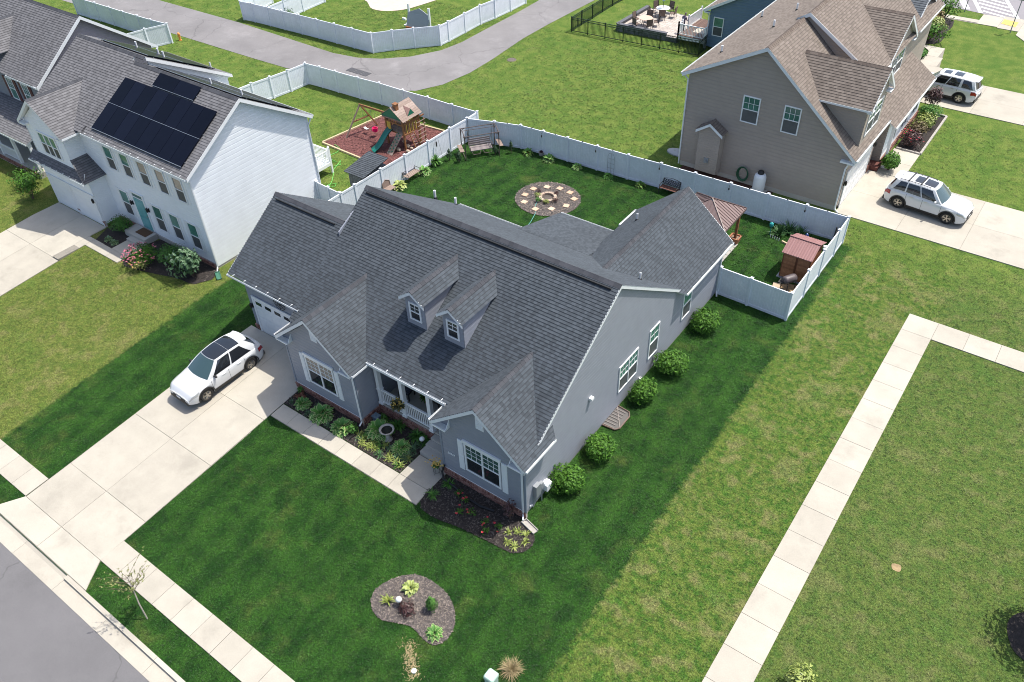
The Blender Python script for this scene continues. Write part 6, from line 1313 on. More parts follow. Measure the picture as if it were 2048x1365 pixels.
pot(-34.55, 36.85, .15, .26, 'leafy plant in a black pot by the side fence', black, True, leaf_mid, 1, ph=.55); pot(-29.15, 41.9, .2, .26, 'small grey flower pot between two hostas at the back fence', stone, True, leaf_burg, 2, ph=.14)
# swing: frame, bench, canopy bars, side shelves
sw_ = thing('garden_swing', 'brown metal canopy swing with slatted bench in the back yard corner', 'garden swing', (-33, 39.6, 0)); brown = mat('bronze_tube', (.10, .075, .07), rough=.5); C0 = Vector((-32.87, 39.8, 0)); ux = Vector((.62, .78, 0)).normalized(); uy = Vector((-ux.y, ux.x, 0)); Q = lambda a, c_, z: C0 + ux * a + uy * c_ + Vector((0, 0, z)); b = MB(); hw_, hd = 1.2, .66
for s in (-1, 1):
    for e in (-1, 1): b.tube([Q(s * hw_, e * hd, 0), Q(s * hw_, e * hd, 1.78)], .035, 6)
    b.tube([Q(s * hw_, -hd, 1.78), Q(s * hw_, 0, 1.92), Q(s * hw_, hd, 1.78)], .03, 6); b.tube([Q(s * hw_, -hd, .12), Q(s * hw_, hd, .12)], .03, 6); b.tube([Q(s * hw_, -hd, 1.35), Q(s * hw_, -hd + .35, 1.8)], .02, 5); b.tube([Q(s * hw_, hd, 1.35), Q(s * hw_, hd - .35, 1.8)], .02, 5)
for e in (-1, 1): b.tube([Q(-hw_ - .1, e * hd, 1.78), Q(hw_ + .1, e * hd, 1.78)], .03, 6); [b.tube([Q(s * hw_, e * hd, 1.65), Q(s * (hw_ - .35), e * hd, 1.78)], .02, 5) for s in (-1, 1)]
b.tube([Q(-hw_, 0, 1.92), Q(hw_, 0, 1.92)], .02, 5); b.build('frame', brown, sw_)
for k in range(5): b = MB(); b.obox(Q(-.78, -.42 + k * .12, .5 + .012 * k), ux * 1.56, uy * .105, Vector((0, 0, .05)), rng.random()); b.build('seat_slat', mat('grey_brown_slat', (.21, .18, .18), (.29, .25, .245), rough=.7), sw_)
for k in range(4): b = MB(); b.obox(Q(-.78, .22 + k * .05, .6 + k * .12), ux * 1.56, uy * .03, Vector((0, 0, .105)), rng.random()); b.build('back_slat', MATS['grey_brown_slat'], sw_)
b = MB()
for s in (-1, 1): b.tube([Q(s * .8, -.4, .5), Q(s * .82, -.1, 1.3), Q(s * .85, 0, 1.88)], .014, 5); b.tube([Q(s * .8, .38, .9), Q(s * .84, .1, 1.4), Q(s * .85, 0, 1.88)], .014, 5); b.tube([Q(s * .8, -.42, .55), Q(s * .8, -.42, .78), Q(s * .8, .2, .8)], .025, 5)
for s in (-.4, .4): b.tube([Q(s - .3, -.45, .48), Q(s - .24, -.62, .34), Q(s + .24, -.62, .34), Q(s + .3, -.45, .48)], .022, 5)
b.build('hanger', brown, sw_)
for s in (-1, 1): b = MB(); b.obox(Q(s * (hw_ + .04), -.55, .62), ux * s * .3, uy * 1.1, Vector((0, 0, .03))); b.build('side_shelf', wood_pale, sw_)
def scroll_bench(x, y, rz, lab, seat_m):
    """iron bench with an openwork back, slatted seat"""
    t = thing('garden_bench', lab, 'bench', (x, y, 0), None); c, s = math.cos(rz), math.sin(rz); W3 = lambda a, d_, z: (x + c * a - s * d_, y + s * a + c * d_, z); b = MB()
    for e in (-.6, .6):
        for d0, d1, h in ((-.25, -.28, .42), (.22, .28, .42)): b.tube([W3(e, d1, 0), W3(e, d0, h)], .022, 5)
        b.tube([W3(e, .22, .42), W3(e, .34, .88)], .022, 5); b.tube([W3(e, -.25, .42), W3(e, -.27, .64), W3(e, .25, .66)], .02, 5)
    b.build('frame', iron, t)
    for k in range(4): b = MB(); b.obox(W3(-.6, -.26 + k * .125, .42), Vector((c, s, 0)) * 1.2, Vector((-s, c, 0)) * .1, Vector((0, 0, .03)), rng.random()); b.build('seat_slat', seat_m, t)
    b = MB(); b.tube([W3(-.6, .34, .86), W3(-.3, .35, .93), W3(0, .355, .96), W3(.3, .35, .93), W3(.6, .34, .86)], .02, 5); b.tube([W3(-.6, .25, .5), W3(.6, .25, .5)], .018, 5)
    for k in range(7):
        for j in range(2):
            cx, cz = -.5 + k * .167, .6 + j * .17; dd = .26 + (cz - .5) * .22; b.tube([W3(cx + .075 * math.cos(q * .785), dd, cz + .08 * math.sin(q * .785)) for q in range(9)], .018, 4)
    b.build('openwork_back', iron, t); return t
scroll_bench(-34.62, 34.5, R_(-90) + R_(180), 'scrolled iron bench with weathered slats against the side fence', wood_pale) .rotation_euler
scroll_bench(-19.35, 42.15, 0, 'dark openwork bench with brown seat against the back fence', mat('brown_slat', (.12, .05, .035), rough=.7))
t = thing('wooden_chair', 'pale wooden curved-back chair half hidden behind the roof by the side fence', 'chair', (-35.0, 32.3, 0) if False else (-34.55, 32.3, 0)); b = MB(); b.tube([(-34.85, 31.95, .2), (-34.9, 32.0, .75), (-34.92, 32.3, .92), (-34.9, 32.65, .75), (-34.85, 32.7, .2)], .025, 6); b.face([(-34.87, 32.0, .35), (-34.9, 32.02, .74), (-34.92, 32.3, .9), (-34.9, 32.63, .74), (-34.87, 32.66, .35)]); b.box(-34.85, 31.98, .38, -34.35, 32.66, .42); [b.tube([(xx, yy, 0), (xx, yy, .4)], .025, 5) for xx in (-34.8, -34.4) for yy in (32.02, 32.62)]; b.build('frame', wood_pale, t)
# trellis
b = MB(); x, y = -23.75, 42.2
for dx in (-.25, 0, .25): b.tube([(x + dx, y, 0), (x + dx, y, 1.25 + (.3 if dx == 0 else .1))], .012, 4)
for z in (.5, .85, 1.2): b.tube([(x - .25, y, z), (x + .25, y, z)], .01, 4)
b.tube([(x - .25, y, 1.35), (x - .15, y, 1.55), (x, y, 1.6), (x + .15, y, 1.55), (x + .25, y, 1.35)], .012, 4); tag(b.build('wire_trellis', mat('grey_wire', (.3, .32, .33), rough=.5)), 'thin grey wire trellis against the back fence', 'trellis')
# lanterns and light clips on the back fence
gl_ = 'little lights hung on the back fence'
for i, (x, y) in enumerate(((-29.06, 41.97), (-24.85, 42.16), (-20.24, 42.39), (-15.53, 42.52), (-10.8, 42.64))):
    b = MB(); b.tube([(x, y, 1.7), (x, y - .12, 1.74), (x, y - .14, 1.6)], .01, 4); b.lathe([(.035, 0), (.05, .1), (.02, .16)], (x, y - .14, 1.44), 7); tag(b.build('hanging_lantern', iron), ('tiny dark lantern on the back fence post nearest the swing', 'tiny dark lantern on the post above the wire trellis', 'tiny dark lantern on the post left of the dark bench', 'tiny dark lantern on the post behind the gazebo', 'tiny dark lantern on the post above the iris clump')[i], 'lantern', gl_)
for i, t_ in enumerate(range(0, 11)):
    p = Vector(back[i + 1]).lerp(Vector(back[min(i + 2, 12)]), .5); b = MB(); b.box(p.x - .03, p.y - .035, 1.785, p.x + .03, p.y + .035, 1.84); tag(b.build('fence_light', black), 'tiny black solar light clipped on the top rail of the back fence', 'fence light', 'clip lights on the back fence')
b = MB(); x, y = -34.74, 37.3; b.tube([(x, y, 1.8), (x + .05, y, 1.5)], .008, 4); b.lathe([(.03, 0), (.05, .03), (.05, .34), (.02, .38)], (x + .06, y, 1.15), 7); b.tube([(x + .06, y + .5, .1), (x + .06, y + .2, 1.6)], .008, 4); tag(b.build('bird_feeder', iron), 'thin dark hanging feeder on the side fence', 'feeder')
# gazebo behind the wing
gz = thing('gazebo', 'square gazebo with brown metal hip roof and cedar posts behind the house', 'gazebo', (-14.85, 38.2, 0)); gm = mat('rose_brown_metal', (.175, .125, .118), (.2, .145, .138), rough=.45, metal=.3); X0, X1, Y0, Y1, ze, za = -16.4, -13.3, 36.75, 39.6, 2.38, 3.25; ap = Vector((-14.85, 38.17, za)); cs = [Vector((X0, Y0, ze)), Vector((X1, Y0, ze)), Vector((X1, Y1, ze)), Vector((X0, Y1, ze))]
for k in range(4):
    p, q = cs[k], cs[(k + 1) % 4]; m_ = 13
    for i in range(m_):          # standing-seam panels from eave to hip
        t0, t1 = i / m_, (i + 1) / m_; A_, B_ = p.lerp(q, t0), p.lerp(q, t1); f = lambda t: 2 * min(t, 1 - t); mid = (p + q) / 2; up = ap - mid; C_, D_ = B_ + up * f(t1), A_ + up * f(t0); n_ = (q - p).cross(up).normalized(); b = MB()
        pts_ = [A_, B_, C_, D_] if f(t1) > 1e-6 and f(t0) > 1e-6 else ([A_, B_, C_] if f(t0) < 1e-6 else [A_, B_, D_])
        b.prism([v + n_ * .0 for v in pts_], -n_ * .015, rng.random()); e_ = (B_ - A_) * .1; b.hexa([A_, A_ + e_, D_ + e_, D_], [A_ + n_ * .03, A_ + e_ + n_ * .03, D_ + e_ + n_ * .03, D_ + n_ * .03], .2) if len(pts_) > 2 and f(t0) > 0 else None; b.build('roof_panel', gm, gz)
    b = MB(); b.bar(p + Vector((0, 0, .02)), ap + Vector((0, 0, .03)), .06, .04); b.build('hip_cap', mat('dark_hip', (.12, .08, .075), rough=.5), gz); b = MB(); b.bar(p - Vector((0, 0, .07)), q - Vector((0, 0, .07)), .05, .14); b.build('fascia', gm, gz)
for x, y in ((X0 + .25, Y0 + .25), (X1 - .3, Y0 + .25), (X1 - .3, Y1 - .12), (X0 + .25, Y1 - .2)): b = MB(); b.box(x - .07, y - .07, 0, x + .07, y + .07, 2.3); [b.bar((x, y, 1.7), (x + sx * .5, y + sy * .5, 2.25), .07) for sx, sy in (((-1, 0), (0, -1)) if x > -15 and y > 38 else ((1 if x < -15 else -1, 0), (0, 1 if y < 38 else -1)))]; b.build('post', cedar, gz)
t = thing('planter_box', 'terracotta-coloured square planter around the gazebo post', 'planter', (-13.6, 39.5, 0)); b = MB(); x, y = -13.62, 39.5
for a in range(4):
    c, s = math.cos(a * math.pi / 2), math.sin(a * math.pi / 2); R2 = lambda u, v: (x + c * u - s * v, y + s * u + c * v); lo, hi = [(*R2(-.24, .2), 0), (*R2(.24, .2), 0), (*R2(.24, .25), 0), (*R2(-.24, .25), 0)], [(*R2(-.3, .24), .38), (*R2(.3, .24), .38), (*R2(.3, .31), .38), (*R2(-.3, .31), .38)]; b.hexa(lo, hi, .3)
b.build('side', mat('terracotta_wood', (.30, .12, .06), (.4, .18, .1), rough=.8), t); b = MB(); b.box(x - .22, y - .22, .05, x + .22, y + .22, .3); b.build('soil', mat('potting_soil', (.2, .15, .11), rough=1, nscale=20, namt=.4), t)
pv = thing('paver_path', 'short path of grey square pavers along the gazebo', 'path', (-13.5, 38.2, 0))
for k in range(6): b = MB(); b.box(-13.75, 36.6 + k * .46, -.02, -13.32, 37.03 + k * .46, .045, rng.random()); b.build('paver', conc_old, pv)
# cedar-coloured shed with ribbed roof
sh = thing('garden_shed', 'wood-look brown shed with ribbed red roof in the fenced side yard', 'shed', (-9.3, 38.6, 0)); x0, x1, y0, y1, h = -10.15, -8.62, 37.75, 39.55, 1.78; red = mat('ribbed_red_roof', (.24, .12, .115), (.29, .155, .15), rough=.6, nscale=3, namt=.06); rym, rz_ = 38.6, 2.2
b = MB(); b.box(x0 + .03, y0 + .03, .05, x1 - .03, y1 - .03, h); b.prism([(x0 + .03, y0 + .03, h), (x0 + .03, y1 - .03, h), (x0 + .03, rym, rz_ - .05)], (x1 - x0 - .06, 0, 0)); b.build('core', cedar, sh)
for k in range(15):
    z0 = .07 + k * .114
    for xa, xb in ((x0, (x0 + x1) / 2 - .03), ((x0 + x1) / 2 + .03, x1)): b = MB(); b.hexa([(xa, y0 - .012, z0), (xb, y0 - .012, z0), (xb, y0 + .03, z0), (xa, y0 + .03, z0)], [(xa, y0 + .004, z0 + .108), (xb, y0 + .004, z0 + .108), (xb, y0 + .03, z0 + .108), (xa, y0 + .03, z0 + .108)], rng.random()); b.build('plank', cedar, sh)
    b = MB(); b.box(x0 - .012, y0 + .03, z0, x0 + .03, y1, z0 + .108, rng.random()); b.build('plank', cedar, sh)
b = MB()
for xx in (x0 - .01, (x0 + x1) / 2 - .05, (x0 + x1) / 2 + .01, x1 - .05): b.box(xx, y0 - .03, .05, xx + .045, y0 - .012, h)
b.build('door_trim', mat('dark_cedar', (.12, .045, .02), rough=.7), sh)
for ya, yb, za_, zb_ in ((y0 - .2, rym, h - .05, rz_), (rym, y1 + .2, rz_, h - .05)):
    for k in range(12):
        xa = x0 - .08 + k * (x1 - x0 + .16) / 12; xb = xa + (x1 - x0 + .16) / 12; b = MB(); b.hexa([(xa, ya, za_ - .03), (xb, ya, za_ - .03), (xb, yb, zb_ - .03), (xa, yb, zb_ - .03)], [(xa, ya, za_), (xb, ya, za_), (xb, yb, zb_), (xa, yb, zb_)], rng.random()); m0 = xa + (xb - xa) * .5; b.hexa([(m0, ya, za_), (xb - .01, ya, za_), (xb - .01, yb, zb_), (m0, yb, zb_)], [(m0 + .015, ya, za_ + .022), (xb - .025, ya, za_ + .022), (xb - .025, yb, zb_ + .022), (m0 + .015, yb, zb_ + .022)], .1); b.build('roof_sheet', red, sh)
b = MB(); b.bar((x0 - .1, rym, rz_ + .02), (x1 + .1, rym, rz_ + .02), .1, .04); b.build('ridge', red, sh); b = MB(); b.box(x0 - .12, y0 - .12, -.05, x1 + .12, y1 + .1, .05); b.build('base', grey_metal, sh); NOGRASS.append(rect(x0 - .2, y0 - .3, x1 + .2, y1 + .2))
# grill on its stand
gr2 = thing('barbecue_grill', 'dark covered barrel grill standing in the fence corner below the shed', 'grill', (-9.35, 36.75, 0)); b = MB(); b.lathe([(0, -.4), (.2, -.38), (.235, -.25), (.235, .25), (.2, .38), (0, .4)], (-9.3, 36.8, .75), 14, axis=(.5, .85, 0)); b.build('cover', mat('grill_cover', (.085, .07, .075), rough=.5, nscale=8, namt=.3), gr2, smooth=True); b = MB(); [b.tube([(xx, yy, 0), (xx, yy, .6)], .025, 5) for xx, yy in ((-9.6, 36.5), (-9.2, 36.4), (-9.4, 37.15), (-9.0, 37.1))]; b.box(-9.75, 36.35, .62, -9.45, 36.75, .66); b.build('stand', iron, gr2)
b = MB(); b.obox((-10.05, 36.55, .02), (.42, .1, 0), (-.1, .42, 0), (0, 0, .06)); tag(b.build('stone_slab', mat('tan_slab', (.45, .36, .26), rough=.9)), 'tan square slab on the ground beside the barrel grill', 'slab')
# irises, lamp, edging, clutter by the fence
for i, (x, y, H_, lab) in enumerate(((-11.75, 41.6, .7, 'sword-leaved iris clump beside the turquoise lantern'), (-11.35, 42.2, .75, 'tall iris clump against the back fence'), (-10.7, 42.2, .6, 'small iris clump right of the tall one at the back fence'))): tuft(x, y, .38, H_, 90, lab, 'iris', 'irises by the back fence', mat('iris_leaf', (.03, .09, .035), (.07, .16, .05), rough=.5), seed=260 + i, w=.045, droop=.25, nm='iris')
b = MB(); b.lathe([(.02, 0), (.02, .55), (.1, .56), (.13, .66), (.12, .78), (.05, .84), (0, .86)], (-12.2, 41.35, 0), 10); tag(b.build('garden_lantern', mat('turquoise_glaze', (.03, .3, .3), (.05, .4, .38), rough=.25)), 'turquoise glazed lantern on a stake in the iris bed', 'lantern')
b = MB(); [b.lathe([(.025, 0), (.022, .2), (0, .24)], (-12.05 + k * .14, 41.1 - .03 * k, 0), 6) for k in range(5)]; tag(b.build('edging_pickets', white), 'row of little white edging pegs before the iris clump', 'edging')
b = MB(); b.bar((-11.3, 41.0, .05), (-10.0, 40.65, .05), .1, .1); tag(b.build('timber_edge', MATS['pale_timber']), 'pale timber bed edge running to the red-roofed shed', 'edging')
b = MB(); b.lathe([(.1, 0), (.14, .12), (.09, .3), (.05, .36), (0, .38)], (-10.25, 42.1, 0), 10); tag(b.build('blue_pot', mat('cobalt_glaze', (.03, .06, .22), rough=.2)), 'small cobalt blue pot by the back fence near the shed', 'pot')
t = thing('wooden_lattice', 'dark-and-pale slatted lattice leaning in the fence corner behind the shed', 'lattice', (-8.7, 42.3, 0))
for k in range(6): b = MB(); b.bar((-8.75, 42.05, .4 + k * .14), (-8.5, 42.5, .55 + k * .14), .05, .03); b.build('slat', mat('dark_slat', (.035, .03, .03), rough=.8) if k % 2 else wood_pale, t)
b = MB(); b.bar((-8.75, 42.05, 0), (-8.72, 42.1, 1.35), .05); b.bar((-8.5, 42.5, 0), (-8.48, 42.52, 1.5), .05); b.build('upright', MATS['dark_slat'], t)
b = MB(); b.tube([(-10.0 + .2 * k, 41.7 + .12 * math.sin(k * 1.7), .12 + .1 * math.cos(k * 2.1)) for k in range(9)], .02, 6); tag(b.build('garden_hose', mat('terracotta_hose', (.25, .07, .05), rough=.5)), 'reddish hose lying in loops behind the shed', 'hose'); b = MB(); b.lathe([(.12, 0), (.12, .25), (0, .27)], (-8.95, 41.6, 0), 10); tag(b.build('bucket', white), 'small white bucket among the loops behind the shed', 'bucket')
# things at the taupe wall
pr = thing('propane_tank', 'white upright propane tank with black dome against the taupe wall', 'propane tank', (-14.75, 45.45, 0)); b = MB(); b.lathe([(.3, .0), (.36, .08), (.38, .2), (.38, 1.05), (.33, 1.22), (.2, 1.3), (0, 1.32)], (-14.75, 45.45, .05), 24); b.build('tank', mat('tank_white', (.70, .73, .76), rough=.4), pr, smooth=True); b = MB(); b.lathe([(.2, 0), (.21, .1), (.16, .2), (0, .24)], (-14.75, 45.45, 1.33), 16); b.build('dome', black, pr, smooth=True); b = MB(); b.box(-15.25, 45.0, -.02, -14.25, 45.9, .05); b.build('pad', conc_old, pr)
b = MB(); [b.tube([(-16.05 + (.3 + .03 * j) * math.cos(k * .3142), 45.85 - .03 * j, .75 + (.42 + .03 * j) * math.sin(k * .3142)) for k in range(21)], .028, 6) for j in range(4)]; tag(b.build('hose_reel', mat('dark_green_hose', (.02, .09, .045), rough=.5)), 'dark green hose coiled on the taupe wall left of the propane tank', 'hose')
sheet('garden_bed', rect(-20.3, 44.9, -13.9, 45.95), .02, mat('brown_mulch', (.07, .03, .02), (.13, .07, .04), rough=1, nscale=8, namt=.4))
x, y = -21.3, 47.3; t = thing('garden_pond_liner', 'grey oval pond liner lying on the lawn behind the taupe house corner', 'pond', (x, y, 0)); b = MB(); b.lathe([(.75, 0), (.72, .08), (.6, .06), (0, .03)], (x, y, 0), 18, sx=1.2, sy=.7); b.build('rim', grey_metal, t)
bush(-8.75, 52.6, .72, 1.3, 1500, 'round bright green shrub at the corner of the taupe garage', 'shrub', 'shrubs before the taupe house', leaf_dark, seed=300, leaf_s=.09)
b = MB(); [b.box(-9.3 + 0 * k, 0, 0, 0, 0, 0) for k in ()]
be = thing('stone_edging', 'low pale stone edging around the flower bed of the taupe house', 'edging', (-7.6, 59, 0))
for p, q in (((-9.2, 55.85), (-7.6, 55.8)), ((-7.6, 55.8), (-7.6, 62.4)), ((-7.6, 62.4), (-9.0, 62.45))):
    d = Vector(q) - Vector(p); n = max(2, int(d.length / .4))
    for k in range(n): a_, c_ = Vector(p) + d * (k / n), Vector(p) + d * ((k + .95) / n); b = MB(); b.bar((*a_, .07), (*c_, .07), .14, .14, tint=rng.random()); b.build('stone', stone, be)
for i, (x, y, R, h, mm, lab, fl) in enumerate(((-8.5, 56.7, .8, 1.2, leaf_burg, 'bronze-leaved rose bush at the near end of the edged bed', petal_red), (-8.6, 58.2, .75, 1.2, mat('bronze_leaf', (.07, .05, .02), (.16, .12, .05), rough=.6), 'rusty bronze shrub in the middle of the edged bed', None), (-8.5, 59.9, .8, 1.0, leaf_lime, 'lime green shrub in the edged bed', None), (-8.7, 61.4, .8, 1.1, leaf_mid, 'mid green shrub at the far end of the edged bed', None), (-8.9, 63.2, .65, 1.9, leaf_burg, 'dark purple-leaved little tree beside the far driveway', None))): bush(x, y, R, h, 700, lab, 'shrub', 'shrubs before the taupe house', mm, seed=310 + i, leaf_s=.1, nm='flower_shrub', flowers=fl, fn=25)
for i, (x, y, R, h, mm, lab) in enumerate(((-12.6, 76.1, 1.0, 1.7, leaf_dark, 'dark round shrub beside the far garden walk'), (-12.9, 78.2, 1.1, 1.5, leaf_lime, 'yellow-green spreading shrub between the far shrubs'), (-12.9, 81.2, 1.5, 2.6, leaf_dark, 'big dark shrub next to the far sidewalk'), (-12.6, 71.8, .5, .6, leaf_mid, 'small green shrub in the little far bed'), (-12.4, 73.0, .5, .5, leaf_mid, 'bright green low plant in the little far bed'), (-13.0, 73.5, .4, .6, leaf_lime, 'yellow plant at the wall in the little far bed'), (-13.1, 79.6, .7, 1.5, mat('coppery_leaf', (.14, .09, .03), (.22, .17, .06), rough=.6), 'coppery upright shrub before the big dark one'))): bush(x, y, R, h, 600, lab, 'shrub', 'far shrubs along the brown-roofed building', mm, seed=330 + i, leaf_s=.13, nm='far_shrub')
for i, (x, y) in enumerate(((-11.8, 84.8), (-7.32, 81.55))): t = thing('path_lamp', ('slim dark lamp post beside the far crossing at the top edge', 'slim dark lamp post on the lawn corner by the pale ramp')[i], 'lamp post', (x, y, 0), 'slim lamp posts'); b = MB(); b.tube([(x, y, 0), (x, y, 2.75)], [.045, .035], 8); b.build('post', grey_metal, t); b = MB(); b.box(x - .3, y - .1, 2.75, x + .3, y + .1, 2.83); b.build('head', grey_metal, t)
# white house front planting
bush(-41.5, 18.4, .95, 1.25, 1300, 'rose bush full of pink blooms left of the green shrubs at the white house', 'rose', 'shrubs before the white house', leaf_dark, seed=350, leaf_s=.07, nm='rose_bush', flowers=petal_pink, fn=110)
bush(-41.25, 17.85, .55, .7, 550, 'low yellowing rose bush at the lawn edge before the pink roses', 'rose', 'shrubs before the white house', mat('yellowing_leaf', (.11, .13, .03), (.25, .24, .09), rough=.6), seed=351, leaf_s=.06, nm='rose_bush', flowers=petal_yel, fn=16)
bush(-40.2, 19.3, .85, 1.3, 1200, 'dense green shrub under the second lower window of the white house', 'shrub', 'shrubs before the white house', leaf_mid, seed=352, leaf_s=.06, nm='green_shrub'); bush(-39.15, 19.35, .8, 1.2, 1000, 'darker green shrub between the dense one and the corner tree', 'shrub', 'shrubs before the white house', leaf_dark, seed=353, leaf_s=.06, nm='green_shrub')
bush(-37.95, 19.1, .85, 2.2, 900, 'loose little magnolia with large pale leaves at the white house corner', 'tree', 'shrubs before the white house', leaf_blue, seed=354, leaf_s=.14, nm='small_tree', gaps=.2, lumps=9)
bush(-45.6, 19.65, .72, 1.15, 1200, 'dense dark green shrub between the garage and the stoop of the white house', 'shrub', 'shrubs before the white house', leaf_mid, seed=355, leaf_s=.06, nm='green_shrub')
for i, (x, y) in enumerate(((-45.6, 18.55), (-44.95, 18.55))): hosta(x, y, .33, ('silvery hosta in the dark bed, nearer the white garage', 'silvery hosta in the dark bed, nearer the stoop')[i], 'silvery hostas in the dark bed', seed=60 + i, nl=26, mats=[leaf_blue, hosta_w])
bush(-54.4, 18.6, .7, 1.9, 600, 'airy dark young tree beside the white garage at the left edge', 'tree', None, leaf_dark, seed=360, leaf_s=.1, nm='small_tree', gaps=.3); bush(-56.2, 19.3, 1.1, 1.3, 700, 'dark spreading shrub before the porch at the left edge', 'shrub', None, leaf_dark, seed=361, leaf_s=.09, nm='green_shrub'); bush(-60.3, 18.6, .9, 1.0, 500, 'dark brownish shrub by the porch at the very left edge', 'shrub', None, leaf_burg, seed=362, leaf_s=.1, nm='green_shrub')
bush(-.5, 15.75, .5, 1.1, 600, 'small lime green tree top showing at the bottom edge beside the sidewalk', 'tree', None, leaf_lime, seed=363, leaf_s=.09, nm='small_tree', z=0); bush(6.3, 23.0, 1.6, 3.2, 1500, 'small dark tree just beyond the right edge standing in a mulch ring', 'tree', None, leaf_dark, seed=364, leaf_s=.13, nm='small_tree', z=.6); b = MB(); b.tube([(6.3, 23, 0), (6.3, 23, 1.4)], .07, 7); b.build('trunk', bark, bpy.data.objects['small_tree.003'] if 'small_tree.003' in bpy.data.objects else None)
# flowers at the porch
t = thing('hanging_basket', 'hanging flower basket with yellow blooms on the middle porch post', 'flower basket', (-20.05, 17.25, 1.5)); b = MB(); r = random.Random(9)
for i in range(150): a = r.uniform(0, 6.28); e = r.uniform(-.5, 1.3); leaf(b, (-20.05 + math.cos(a) * .1, 17.22 + math.sin(a) * .1, 1.45), (math.cos(a) * math.cos(e), math.sin(a) * math.cos(e), math.sin(e)), r.uniform(.15, .34), .09, 1.3, r.random())
b.build('foliage', mat('olive_leaf', (.03, .04, .012), (.1, .1, .03), rough=.6), t); b = MB()
for i in range(60): a = r.uniform(0, 6.28); q = r.uniform(.1, .34); p = Vector((-20.05 + q * math.cos(a), 17.2 + q * math.sin(a), 1.45 + r.uniform(-.25, .2))); s = .035; b.mesh([p + Vector((-s, -s, 0)), p + Vector((s, -s, .01)), p + Vector((s, s, 0)), p + Vector((-s, s, .01))], [(0, 1, 2, 3)], r.random())
b.build('flowers', petal_yel, t); b = MB(); b.lathe([(.06, 1.2), (.15, 1.42), (0, 1.41)], (-20.05, 17.22, 0), 10); b.build('basket', black, t)
b = MB(); r = random.Random(19); x, y = -16.95, 16.1; z = terr(x, y); t = thing('flower_stand', 'thin wire plant stand with orange-yellow flowers by the front walk', 'flower stand', (x, y, z)); [b.tube([(x + .18 * math.cos(k * 1.57), y + .18 * math.sin(k * 1.57), z), (x + .12 * math.cos(k * 1.57 + .8), y + .12 * math.sin(k * 1.57 + .8), z + .6)], .008, 4) for k in range(4)]; [b.tube([(x + .16 * math.cos(q * .52), y + .16 * math.sin(q * .52), z + h) for q in range(13)], .008, 4) for h in (.2, .58)]; b.build('stand', iron, t); b = MB(); f = MB()
for i in range(60): a = r.uniform(0, 6.28); e = r.uniform(0, 1.3); leaf(b, (x, y, z + .55), (math.cos(a) * math.cos(e), math.sin(a) * math.cos(e), math.sin(e)), r.uniform(.1, .25), .06, 1.2, r.random()); p = Vector((x + r.gauss(0, .15), y + r.gauss(0, .12), z + .7 + r.uniform(-.08, .1))); f.mesh([p + Vector((-.04, 0, 0)), p + Vector((0, -.04, .02)), p + Vector((.04, 0, 0)), p + Vector((0, .04, .02))], [(0, 1, 2, 3)], r.random())
b.build('foliage', leaf_mid, t); f.build('flowers', petal_yel, t)
# porch furniture
def porch_chair(x, y, rz, lab, cm):
    t = thing('porch_chair', lab, 'chair', (x, y, .5), 'chairs on the front porch', rz); L0 = Vector((x, y, .5)); b = MB(); [b.bar(L0 + Vector((a, c_, 0)), L0 + Vector((a, c_, .42)), .05) for a in (-.27, .27) for c_ in (-.25, .25)]; b.box(x - .3, y - .28, .9, x + .3, y + .28, .94); b.build('frame', iron, t); b = MB(); b.box(x - .27, y - .27, .94, x + .27, y + .22, 1.04); b.obox((x - .27, y + .2, 1.04), (.54, 0, 0), (0, .1, 0), (0, .12, .5)); b.build('cushion', cm, t)
porch_chair(-20.75, 18.5, .2, 'dark porch chair with patterned cushion behind the left railing', mat('patterned_cushion', (.05, .06, .09), (.5, .5, .52), rough=.9, nscale=16, namt=.9)); porch_chair(-19.1, 18.9, -.1, 'dark porch chair with plain cushion behind the right railing', mat('plain_cushion', (.06, .05, .05), rough=.9))
b = MB(); t = thing('potted_plant', 'leafy potted plant on the porch floor between the chairs', 'potted plant', (-19.75, 18.75, .5)); b.lathe([(.12, 0), (.18, .3), (0, .28)], (-19.75, 18.75, .5), 12); b.build('pot', mat('terracotta', (.3, .13, .07), rough=.8), t); b = MB(); [leaf(b, (-19.75, 18.75, .8), (math.cos(i * 2.4) * math.cos(.3 + (i % 5) * .25), math.sin(i * 2.4) * math.cos(.3 + (i % 5) * .25), math.sin(.3 + (i % 5) * .25)), .35, .1, 1, rng.random()) for i in range(40)]; b.build('foliage', leaf_dark, t)
